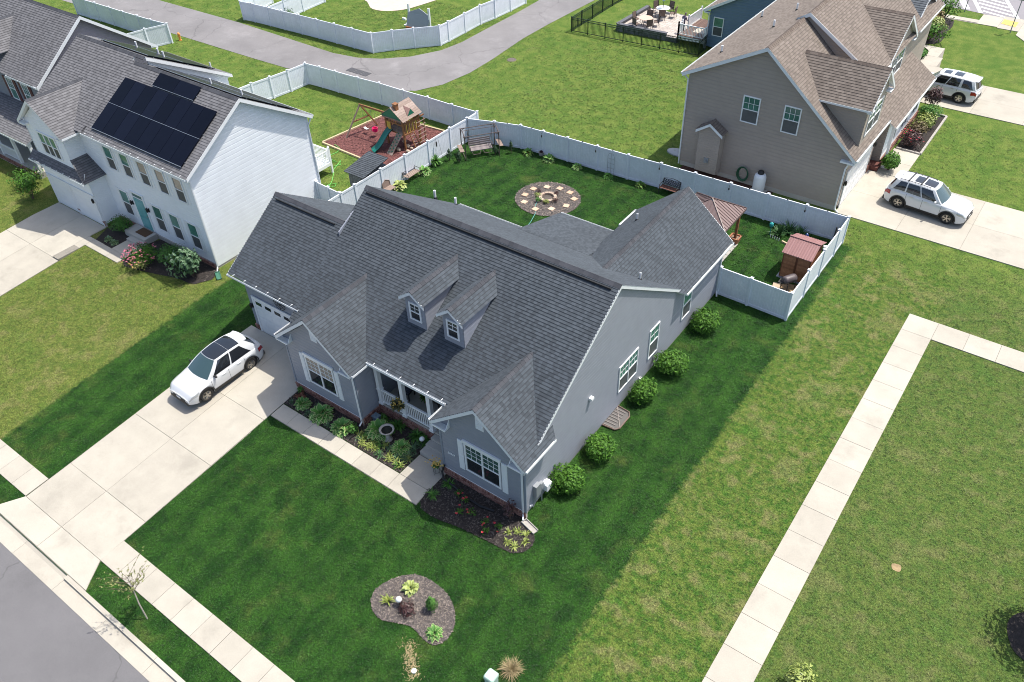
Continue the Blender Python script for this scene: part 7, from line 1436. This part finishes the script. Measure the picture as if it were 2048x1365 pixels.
# ---------------------------------------------------------------- play set
ps = thing('play_set', 'wooden play set with roofed tower, green slide, climbing wall and swing beam', 'play set', (-40, 38, 0)); orange = mat('honey_stained_wood', (.23, .10, .04), (.34, .17, .075), rough=.7, nscale=8, namt=.2); yel = mat('yellow_panel', (.5, .33, .06), rough=.6)
tw = [(-39.4, 37.4), (-37.65, 37.28), (-37.55, 38.8), (-39.3, 38.9)]
for p in tw: b = MB(); b.box(p[0] - .055, p[1] - .055, 0, p[0] + .055, p[1] + .055, 2.25); b.build('post', orange, ps)
for k in range(8):
    t_ = k / 8; a_ = Vector(tw[0]).lerp(Vector(tw[3]), t_ + .06); c_ = Vector(tw[1]).lerp(Vector(tw[2]), t_ + .06); b = MB(); b.bar((*a_, 1.22), (*c_, 1.22), .175, .04, tint=rng.random()); b.build('floor_board', wood_pale, ps)
for i in range(4):
    p, q = Vector(tw[i]), Vector(tw[(i + 1) % 4])
    for z in (1.16, 1.85, 2.2): b = MB(); b.bar((*p, z), (*q, z), .05, .11); b.build('rail', orange, ps)
    if i in (1, 2, 3):
        for k in range(1, 10): c_ = p.lerp(q, k / 10); b = MB(); b.box(c_.x - .03, c_.y - .03, 1.22, c_.x + .03, c_.y + .03, 1.85); b.build('baluster', orange if k % 2 else yel, ps)
b = MB(); b.box(-39.3, 37.36, 1.25, -38.95, 37.4, 1.8); b.build('yellow_board', yel, ps)
rx, y0_, y1_, zr_, hw2, ze_ = -38.5, 37.05, 39.05, 3.08, 1.12, 2.25          # tower roof, ridge along Y
for s in (-1, 1):
    sl_ = Vector((s * hw2, 0, ze_ - zr_)); nn = Vector((s * (zr_ - ze_), 0, hw2)).normalized()
    for k in range(8): p = Vector((rx, y0_, zr_)) + sl_ * (k / 8); b = MB(); b.obox(p, sl_ * (.95 / 8), Vector((0, y1_ - y0_, 0)), nn * .03, rng.random()); b.build('roof_board', wood_pale, ps)
grn = mat('green_tarp', (.01, .14, .085), (.02, .2, .14), rough=.45)
for yy_ in (y0_ + .08, y1_ - .1): b = MB(); b.prism([(rx - hw2 * .92, yy_, ze_ + .05), (rx, yy_, zr_ - .03), (rx + hw2 * .92, yy_, ze_ + .05)], (0, .03, 0)); b.build('gable_panel', grn, ps)
b = MB(); b.bar((rx - .9, y0_ + .06, ze_ + .02), (rx + .9, y0_ + .06, ze_ + .02), .05, .09); b.build('gable_beam', wood_pale, ps)
b = MB(); c_ = Vector((rx + .22, y0_ + .38, zr_ - .25)); b.box(c_.x - .14, c_.y - .14, c_.z, c_.x + .14, c_.y + .14, c_.z + .45); b.box(c_.x - .17, c_.y - .17, c_.z + .45, c_.x + .17, c_.y + .17, c_.z + .5); b.build('toy_chimney', orange, ps)
yc = 38.1; P = [(rx + .95, yc - .34, 2.43), (rx + .95, yc + .34, 2.43), (rx + .95, yc, 2.86), (rx + .3, yc, 2.9)]
for f in ((0, 2, 3), (2, 1, 3)): b = MB(); b.prism([P[i] for i in f], (0, 0, .03)); b.build('dormer_board', mat('pinkish_board', (.36, .22, .19), rough=.8), ps)
b = MB(); b.prism([P[0], P[1], P[2]], (-.03, 0, 0)); b.build('dormer_face', grn, ps)
# slide
S0, S1 = Vector((-38.95, 37.35, 1.25)), Vector((-39.35, 35.75, .1)); sl_m = mat('green_slide', (.0, .13, .095), rough=.2, coat=.4); d = (S1 - S0); sd_ = Vector((-d.y, d.x, 0)).normalized(); b = MB()
def slide(u, v):
    p = S0.lerp(S1, u); z = S0.z * (1 - u) + .1 * u + .09 * math.sin(u * 6.283) - .05 * math.sin(u * 3.14); w = (v - .5) * 2; e = abs(w) ** 6
    q = p + sd_ * w * .29; return (q.x, q.y, z + e * .16)
b.grid(slide, [i / 16 for i in range(17)], [i / 12 for i in range(13)]); b.grid(lambda u, v: (slide(u, v)[0], slide(u, v)[1], slide(u, v)[2] - .03), [i / 16 for i in range(17)], [i / 12 for i in range(13)], flip=True); b.build('slide', sl_m, ps, smooth=True)
# climbing wall with holds
C0_, C1_ = Vector((-38.05, 37.35, 1.22)), Vector((-38.2, 36.15, .02)); d = C1_ - C0_; s_ = Vector((-d.y, d.x, 0)).normalized(); up = s_.cross(d).normalized(); up = up if up.z > 0 else -up
for k in range(9): a_, c_ = C0_ + d * (k / 9), C0_ + d * ((k + .96) / 9); b = MB(); b.obox(a_ - s_ * .28, c_ - a_, s_ * .56, up * .035, rng.random()); b.build('climbing_board', wood_pale, ps)
r = random.Random(4)
for k in range(13): p = C0_ + d * ((k + .7) / 14) + s_ * (.17 if k % 2 else -.17) * r.uniform(.6, 1.2) + up * .035; b = MB(); b.lathe([(.06, 0), (.05, .04), (0, .06)], p, 7, axis=up); b.build('climbing_hold', grn, ps)
b = MB(); b.tube([C0_ + Vector((0, 0, .9)), C0_ + d * .5 + up * .12, C0_ + d * .85 + up * .05], .014, 5); b.build('rope', straw, ps)
# ladder and rung frame on the right side
for yy_ in (37.75, 38.2): b = MB(); b.bar((-37.6, yy_, 1.22), (-37.15, yy_ + .1, 0), .07, .04); b.build('ladder_rail', orange, ps)
for k in range(6): t_ = (k + .5) / 6; b = MB(); x, z = -37.6 + .45 * t_, 1.22 * (1 - t_); b.bar((x, 37.75 + .1 * t_, z), (x, 38.2 + .1 * t_, z), .06, .03); b.build('rung', wood_pale, ps)
for p, q in (((-37.6, 37.25, 1.98), (-37.5, 39.3, 1.98)), ((-37.6, 37.25, 1.16), (-37.5, 38.0, 1.16))): b = MB(); b.bar(p, q, .06, .1); b.build('side_beam', orange, ps)
for yy_ in (38.35, 38.95): b = MB(); b.bar((-37.2, yy_, 0), (-37.2, yy_, 1.95), .05); b.build('rung_post', orange, ps)
for k in range(6): b = MB(); z = .3 + k * .31; b.bar((-37.16, 38.25, z), (-37.16, 39.05, z), .05, .03); b.build('rung', wood_pale, ps)
# swing beam
b = MB(); b.bar((-39.4, 37.66, 2.22), (-42.15, 37.6, 2.22), .07, .14); b.build('swing_beam', orange, ps)
for p, q in (((-42.06, 37.6, 2.24), (-42.55, 36.17, 0)), ((-42.06, 37.6, 2.24), (-42.07, 39.06, 0)), ((-42.3, 36.9, 1.1), (-42.07, 38.3, 1.1))): b = MB(); b.bar(p, q, .085); b.build('swing_leg', wood_pale if q[1] < 37 else orange, ps)
for (x, y), m_, nm in (((-41.75, 37.62), white, 'swing_seat'), ((-40.9, 37.64), mat('hot_pink', (.62, .01, .12), rough=.4), 'bucket_seat')):
    b = MB(); [b.tube([(x + e, y, 2.2), (x + e * 1.2, y, .55)], .008, 4) for e in (-.18, .18)]; b.build('chain', grey_metal, ps); b = MB()
    if nm == 'swing_seat': b.grid(lambda u, v: (x - .22 + .44 * u, y - .09 + .18 * v, .5 - .08 * math.sin(math.pi * u)), [i / 6 for i in range(7)], [0, 1]); b.grid(lambda u, v: (x - .22 + .44 * u, y - .09 + .18 * v, .47 - .08 * math.sin(math.pi * u)), [i / 6 for i in range(7)], [0, 1], flip=True)
    else: b.lathe([(.12, .3), (.2, .38), (.21, .62), (.17, .62), (.13, .42), (0, .4)], (x, y, .1), 12); b.lathe([(.05, 0), (.05, .1)], (x, y - .2, .62), 8, axis=(0, -1, 0))
    b.build(nm, m_, ps)
for i, (x, y, R) in enumerate(((-38.0, 36.9, .2), (-37.3, 37.1, .17), (-37.75, 37.6, .22), (-37.4, 37.6, .14), (-38.5, 38.1, .18))): b = MB(); b.grid(lambda u, v: (x + R * math.sin(v) * math.cos(u), y + R * .8 * math.sin(v) * math.sin(u), R * .7 + R * .7 * math.cos(v)), [k * .7854 for k in range(9)], [k * .5236 for k in range(7)]); tag(b.build('play_boulder', mat('buff_boulder', (.4, .33, .26), (.5, .45, .38), rough=.9)), ('buff rock under the play set, nearest the climbing wall', 'buff rock under the play set, nearest the fence', 'largest buff rock under the play set', 'smallest buff rock under the play set, by the ladder', 'buff rock deepest under the play tower')[i], 'rock', 'buff rocks under the play set')
# grey lean-to shed by the side fence
s2 = thing('garden_shed', 'small grey shed with shingled slanting roof beside the playground', 'shed', (-35.9, 31.7, 0)); wl_m = mat('charcoal_planks', (.085, .092, .105), (.13, .14, .15), rough=.6); x0, x1, y0, y1 = -36.55, -35.1, 30.75, 32.75
for k in range(11): xa = x0 + (x1 - x0) * k / 11; b = MB(); b.box(xa + .004, y0, .05, xa + (x1 - x0) / 11 - .004, y0 + .04, 1.75, rng.random()); b.build('plank', wl_m, s2)
for k in range(14): ya = y0 + (y1 - y0) * k / 14; b = MB(); b.box(x0, ya + .004, .05, x0 + .04, ya + (y1 - y0) / 14 - .004, 1.85, rng.random()); b.build('plank', wl_m, s2)
b = MB(); b.box(x0 + .05, y0 + .05, 0, x1, y1, 1.8); b.build('core', wl_m, s2); roof_plane(s2, [(x0 - .12, y0 - .2, 1.86), (x1 + .1, y0 - .2, 1.86), (x1 + .1, y1 + .15, 2.2), (x0 - .12, y1 + .15, 2.2)], shing_grey, seed=98, w=.16, tabs=(.22, .3), deck=.06, deck_mat=black)
b = MB(); r = random.Random(6); P = [(-42.6, 34.95, .06)]; 
P = [(-42.5, 35.0, .1), (-41.95, 34.9, .05), (-41.6, 34.4, .04), (-41.7, 33.8, .04), (-41.3, 33.4, .04), (-40.6, 33.3, .05), (-41.1, 33.0, .04), (-40.4, 32.7, .04), (-40.1, 33.2, .05), (-40.5, 33.6, .04), (-40.0, 32.4, .04), (-39.5, 31.9, .04), (-39.0, 31.3, .04), (-38.6, 30.6, .04), (-38.3, 30.9, .05), (-38.5, 31.2, .04), (-38.8, 30.9, .04), (-38.9, 30.2, .04)]
b.tube(P, .022, 6); tag(b.build('garden_hose', mat('lime_hose', (.14, .5, .1), rough=.5)), 'bright green hose snaking over the grass behind the white house', 'hose')
# hydrant, far play house, patio across the alley
hy = thing('fire_hydrant', 'orange-yellow fire hydrant on the grass by the alley', 'hydrant', (-69.5, 41.7, 0)); hm = mat('hydrant_orange', (.62, .26, .06), rough=.5); b = MB(); b.lathe([(.16, 0), (.16, .06), (.11, .08), (.1, .5), (.14, .52), (.13, .62), (.07, .72), (0, .76)], (-69.5, 41.7, 0), 12); b.lathe([(.06, 0), (.06, .12)], (-69.5, 41.7, .42), 8, axis=(1, 0, 0)); b.lathe([(.06, 0), (.06, .12)], (-69.5, 41.7, .42), 8, axis=(-1, 0, 0)); b.lathe([(.07, 0), (.07, .13)], (-69.5, 41.7, .4), 8, axis=(0, -1, 0)); b.build('barrel', hm, hy)
ph = thing('toy_goal_house', 'grey house-shaped play board with white posts in the far fenced yard', 'playhouse', (-52.1, 55.3, 0)); b = MB(); gm2 = mat('grey_board', (.28, .31, .34), rough=.6)
b.hexa([(-53.3, 54.9, .25), (-50.9, 55.1, .25), (-50.9, 55.16, .25), (-53.3, 54.96, .25)], [(-53.3, 55.3, 1.35), (-50.8, 55.5, 1.35), (-50.8, 55.56, 1.35), (-53.3, 55.36, 1.35)]); b.prism([(-53.4, 55.31, 1.35), (-52.05, 55.55, 1.85), (-50.8, 55.51, 1.35)], (0, .06, .0)); b.build('board', gm2, ph); b = MB(); [b.box(x - .09, 55.4, .3, x + .09, 55.55, 2.1) for x in (-53.3, -50.85)]; b.build('post', white, ph); b = MB(); b.bar((-53.3, 54.85, .12), (-50.8, 55.05, .12), .1, .24); b.build('base', mat('rust_board', (.32, .10, .04), rough=.7), ph)
b = MB(); [b.lathe([(.13, 0), (.12, .06), (0, .08)], (-53.9 - .1 * k, 55.4 + .35 * k, .05), 8) for k in range(3)]; b.box(-55.2, 56.4, 0, -54.8, 56.6, .18); tag(b.build('yard_toys', white), 'scatter of small white toys beside the grey play board', 'toys')
pc = sheet('far_patio', curve_poly([(-61.5, 58.2), (-59.6, 57.0), (-57.6, 57.6), (-56.3, 60), (-56, 66), (-63, 66), (-64.5, 60)], 4), .03, mat('pale_patio', (.5, .42, .36), rough=.9, nscale=1.5, namt=.08)); bush(-64.3, 50.6, .6, 1.2, 250, 'sparse grey-green shrub behind the far white fence', 'shrub', None, leaf_blue, seed=370, leaf_s=.1, nm='far_shrub', z=0, gaps=.4)
# patio sets by the blue house
def patio_set(x, y, lab, m_top, umb=False):
    z = .39; t = thing('patio_table', lab, 'table', (x, y, z), 'round patio tables'); b = MB(); b.lathe([(.62, .7), (.64, .72), (.62, .74), (0, .74)], (x, y, z), 20); b.build('tabletop', m_top, t); b = MB(); [b.tube([(x + .4 * math.cos(k * 1.57), y + .4 * math.sin(k * 1.57), z), (x + .2 * math.cos(k * 1.57), y + .2 * math.sin(k * 1.57), z + .7)], .025, 5) for k in range(4)]; b.build('legs', iron, t)
    if umb: b = MB(); b.tube([(x, y, z + .7), (x, y, z + 1.6)], .025, 6); b.build('pole', iron, t); b = MB(); b.lathe([(.1, 1.35), (.2, 1.5), (.14, 1.75), (0, 1.85)], (x, y, z), 10); b.build('folded_umbrella', mat('pale_teal_cloth', (.3, .48, .5), rough=.9), t)
patio_set(-34.35, 65.9, 'round table with peach top on the near side of the far patio', mat('peach_glass', (.62, .42, .32), rough=.3)); patio_set(-34.2, 68.9, 'round glass table with folded umbrella on the far side of the patio', mat('pale_glass_top', (.62, .64, .64), rough=.15), True)
cloth = mat('taupe_sling', (.15, .11, .09), rough=.9)
def patio_chair(x, y, rz, lab):
    t = thing('patio_chair', lab, 'chair', (x, y, .39), 'sling chairs round the patio tables', rz); b = MB()
    for s in (-1, 1): b.tube([(x + s * .27, y - .25, .39), (x + s * .27, y - .2, .8), (x + s * .27, y + .22, .8), (x + s * .27, y + .3, 1.4)], .018, 5); b.tube([(x + s * .27, y + .28, .39), (x + s * .27, y + .18, .8)], .018, 5); b.tube([(x + s * .27, y - .22, 1.02), (x + s * .27, y + .24, 1.02)], .02, 5)
    b.build('frame', iron, t); b = MB(); b.obox((x - .26, y - .22, .79), (.52, 0, 0), (0, .46, -.03), (0, 0, .02)); b.obox((x - .26, y + .22, .78), (.52, 0, 0), (0, .02, 0), (0, .1, .62)); b.build('sling', cloth, t)
for k, (cx, cy, nn, a0) in enumerate(((-34.35, 65.9, 5, .5), (-34.2, 68.9, 5, .1))):
    for i in range(nn):
        a = a0 + i * 6.283 / nn; w_ = ['right', 'back right', 'back left', 'left', 'front'][int((a % 6.283) / 6.283 * 5)]
        patio_chair(cx + .98 * math.cos(a), cy + .98 * math.sin(a), a - math.pi / 2, 'taupe sling chair at the %s of the %s patio table' % (w_, ('peach', 'umbrella')[k]))
# person at the deck rail
pe = thing('person', 'person in a purple-grey shirt and dark trousers leaning at the deck rail, seen from behind', 'person', (-30.75, 66.05, .39)); skin = mat('skin', (.5, .3, .22), rough=.6)
def skinned(nm, verts, edges, rad, m_, par, root=0, lev=2):
    me = bpy.data.meshes.new(nm); base = Vector(LOC[par.name]); me.from_pydata([Vector(v) - base for v in verts], edges, []); o = bpy.data.objects.new(nm, me); COL.objects.link(o); o.parent = par
    sm = o.modifiers.new('skin', 'SKIN'); su = o.modifiers.new('sub', 'SUBSURF'); su.levels = su.render_levels = lev
    for i, r_ in enumerate(rad): me.skin_vertices[0].data[i].radius = (r_, r_) if not isinstance(r_, tuple) else r_
    me.skin_vertices[0].data[root].use_root = True; dg = bpy.context.evaluated_depsgraph_get(); ev = o.evaluated_get(dg); m2 = bpy.data.meshes.new_from_object(ev); o.modifiers.clear(); o.data = m2; m2.materials.clear()
    for mm in m_: m2.materials.append(mm)
    m2.polygons.foreach_set('use_smooth', [True] * len(m2.polygons)); return o
px, py, pz = -30.75, 66.05, .39
vs = [(px, py, pz + .95), (px + .01, py + .03, pz + 1.15), (px + .05, py + .1, pz + 1.42), (px + .08, py + .14, pz + 1.5), (px + .1, py + .17, pz + 1.62), (px - .1, py + .02, pz + .9), (px - .11, py + .02, pz + .5), (px - .12, py - .02, pz + .08), (px - .12, py + .12, pz + .04), (px + .1, py - .03, pz + .9), (px + .12, py + .0, pz + .5), (px + .13, py - .04, pz + .08), (px + .13, py + .1, pz + .04),
      (px - .14, py + .16, pz + 1.4), (px - .2, py + .2, pz + 1.12), (px + .0, py + .42, pz + 1.1), (px + .24, py + .02, pz + 1.4), (px + .3, py + .1, pz + 1.12), (px + .3, py + .36, pz + 1.1)]
eds = [(0, 1), (1, 2), (2, 3), (3, 4), (0, 5), (5, 6), (6, 7), (7, 8), (0, 9), (9, 10), (10, 11), (11, 12), (2, 13), (13, 14), (14, 15), (2, 16), (16, 17), (17, 18)]
rd = [.15, .15, .16, .06, .105, .1, .075, .05, .045, .1, .075, .05, .045, .07, .05, .035, .07, .05, .035]
body = skinned('body', vs, eds, rd, [mat('purple_grey_shirt', (.15, .12, .18), rough=.9), mat('dark_trousers', (.025, .028, .045), rough=.9), skin], pe)
for p in body.data.polygons:
    c = Vector(p.center); p.material_index = 2 if c.z > 1.5 or (c.z < 1.18 and (c - Vector((0, .3, 1.1))).length < .34 and c.y > .22) else (1 if c.z < .98 else 0)
b = MB(); b.grid(lambda u, v: (px + .1 + .108 * math.sin(v) * math.cos(u), py + .155 + .118 * math.sin(v) * math.sin(u), pz + 1.665 + .1 * math.cos(v)), [k * .5236 for k in range(13)], [k * .21 for k in range(9)]); b.build('hair', mat('grey_hair', (.12, .1, .09), rough=.9), pe, smooth=True)
for s in (-1, 1):
    hx, hy, hz = (px + .0, py + .44, pz + 1.1) if s < 0 else (px + .3, py + .39, pz + 1.1); b = MB()
    for k in range(5): b.tube([(hx + (k - 2) * .016, hy - .02, hz), (hx + (k - 2) * .019, hy + .05 + (.02 if k in (1, 2, 3) else 0), hz + .015), (hx + (k - 2) * .02, hy + .07 + (.025 if k in (1, 2, 3) else 0), hz - .01)], [.011, .009, .007], 5)
    b.build('hand', skin, pe)
# ---------------------------------------------------------------- grass blades over the lawns
def inside(px, py, P):
    ins = np.zeros(px.shape, bool); j = len(P) - 1
    for i in range(len(P)):
        xi, yi = P[i]; xj, yj = P[j]; c = ((yi > py) != (yj > py)) & (px < (xj - xi) * (py - yi) / (yj - yi + 1e-12) + xi); ins ^= c; j = i
    return ins
rs_ = np.random.RandomState(11)
GX, GY_ = [], []; GS = []
for (x0, x1, y0, y1, dens, sz) in ((-46, 8, 3.8, 26, 125, 1.0), (-46, 8, 26, 45, 60, 1.25), (-62, 4, 45, 62, 34, 1.35), (-90, -46, 30, 62, 20, 1.5)):
    n = int((x1 - x0) * (y1 - y0) * dens); GX.append(rs_.uniform(x0, x1, n)); GY_.append(rs_.uniform(y0, y1, n)); GS.append(np.full(n, sz))
gx, gy, gs = np.concatenate(GX), np.concatenate(GY_), np.concatenate(GS)
gz_ = terr(gx, gy); Pv = np.stack([gx, gy, gz_ - CAMZ]); q = RC @ Pv; u = 1024 + 1622.92 * q[0] / q[2]; v = 682.5 + 1622.92 * q[1] / q[2]
keep = (q[2] > 0) & (u > -140) & (u < 2190) & (v > -60) & (v < 1480)
gx, gy, gz_, gs = gx[keep], gy[keep], gz_[keep], gs[keep]
keep = np.ones(gx.shape, bool)
for P in NOGRASS:
    A = np.array(P); bb = (gx > A[:, 0].min()) & (gx < A[:, 0].max()) & (gy > A[:, 1].min()) & (gy < A[:, 1].max())
    ix = np.where(bb)[0]
    if len(ix): keep[ix[inside(gx[ix], gy[ix], P)]] = False
gx, gy, gz_, gs = gx[keep], gy[keep], gz_[keep], gs[keep]
lush_ = (gx > -36) & (gx < -7.7); sc = gs * rs_.uniform(.5, 1.5, gx.shape) * np.where(lush_, 1.0, .8)
b = MB(); r = random.Random(2)
for i in range(9):
    a = r.uniform(0, 6.283); e = r.uniform(.5, 1.3); leaf(b, (r.uniform(-.035, .035), r.uniform(-.035, .035), -.01), (math.cos(a) * math.cos(e), math.sin(a) * math.cos(e), math.sin(e)), r.uniform(.05, .085), .013, .9, r.random(), n=2, fold=0)
tf = b.build('grass_tuft', blade, loc=(0, 0, 0)); tf.location = (gx[0], gy[0], gz_[0]); tf['kind'] = 'stuff'
me = bpy.data.meshes.new('grass'); me.vertices.add(len(gx)); me.vertices.foreach_set('co', np.stack([gx, gy, gz_], 1).ravel()); a = me.attributes.new('size', 'FLOAT', 'POINT'); a.data.foreach_set('value', sc)
go = bpy.data.objects.new('grass', me); COL.objects.link(go); go['kind'] = 'stuff'
ng = bpy.data.node_groups.new('grass_scatter', 'GeometryNodeTree'); ng.interface.new_socket('Geometry', in_out='INPUT', socket_type='NodeSocketGeometry'); ng.interface.new_socket('Geometry', in_out='OUTPUT', socket_type='NodeSocketGeometry')
N = ng.nodes.new; L = ng.links.new; gi, gout = N('NodeGroupInput'), N('NodeGroupOutput'); ip = N('GeometryNodeInstanceOnPoints'); oi = N('GeometryNodeObjectInfo'); oi.inputs['Object'].default_value = tf; oi.inputs['As Instance'].default_value = True
rv = N('FunctionNodeRandomValue'); rv.data_type = 'FLOAT_VECTOR'; rv.inputs[0].default_value = (-.15, -.15, 0); rv.inputs[1].default_value = (.15, .15, 6.283)
na = N('GeometryNodeInputNamedAttribute'); na.data_type = 'FLOAT'; na.inputs[0].default_value = 'size'
L(gi.outputs[0], ip.inputs['Points']); L(oi.outputs['Geometry'], ip.inputs['Instance']); L(rv.outputs[0], ip.inputs['Rotation']); L(na.outputs[0], ip.inputs['Scale']); L(ip.outputs[0], gout.inputs[0])
go.modifiers.new('scatter', 'NODES').node_group = ng
print('grass tufts', len(gx))
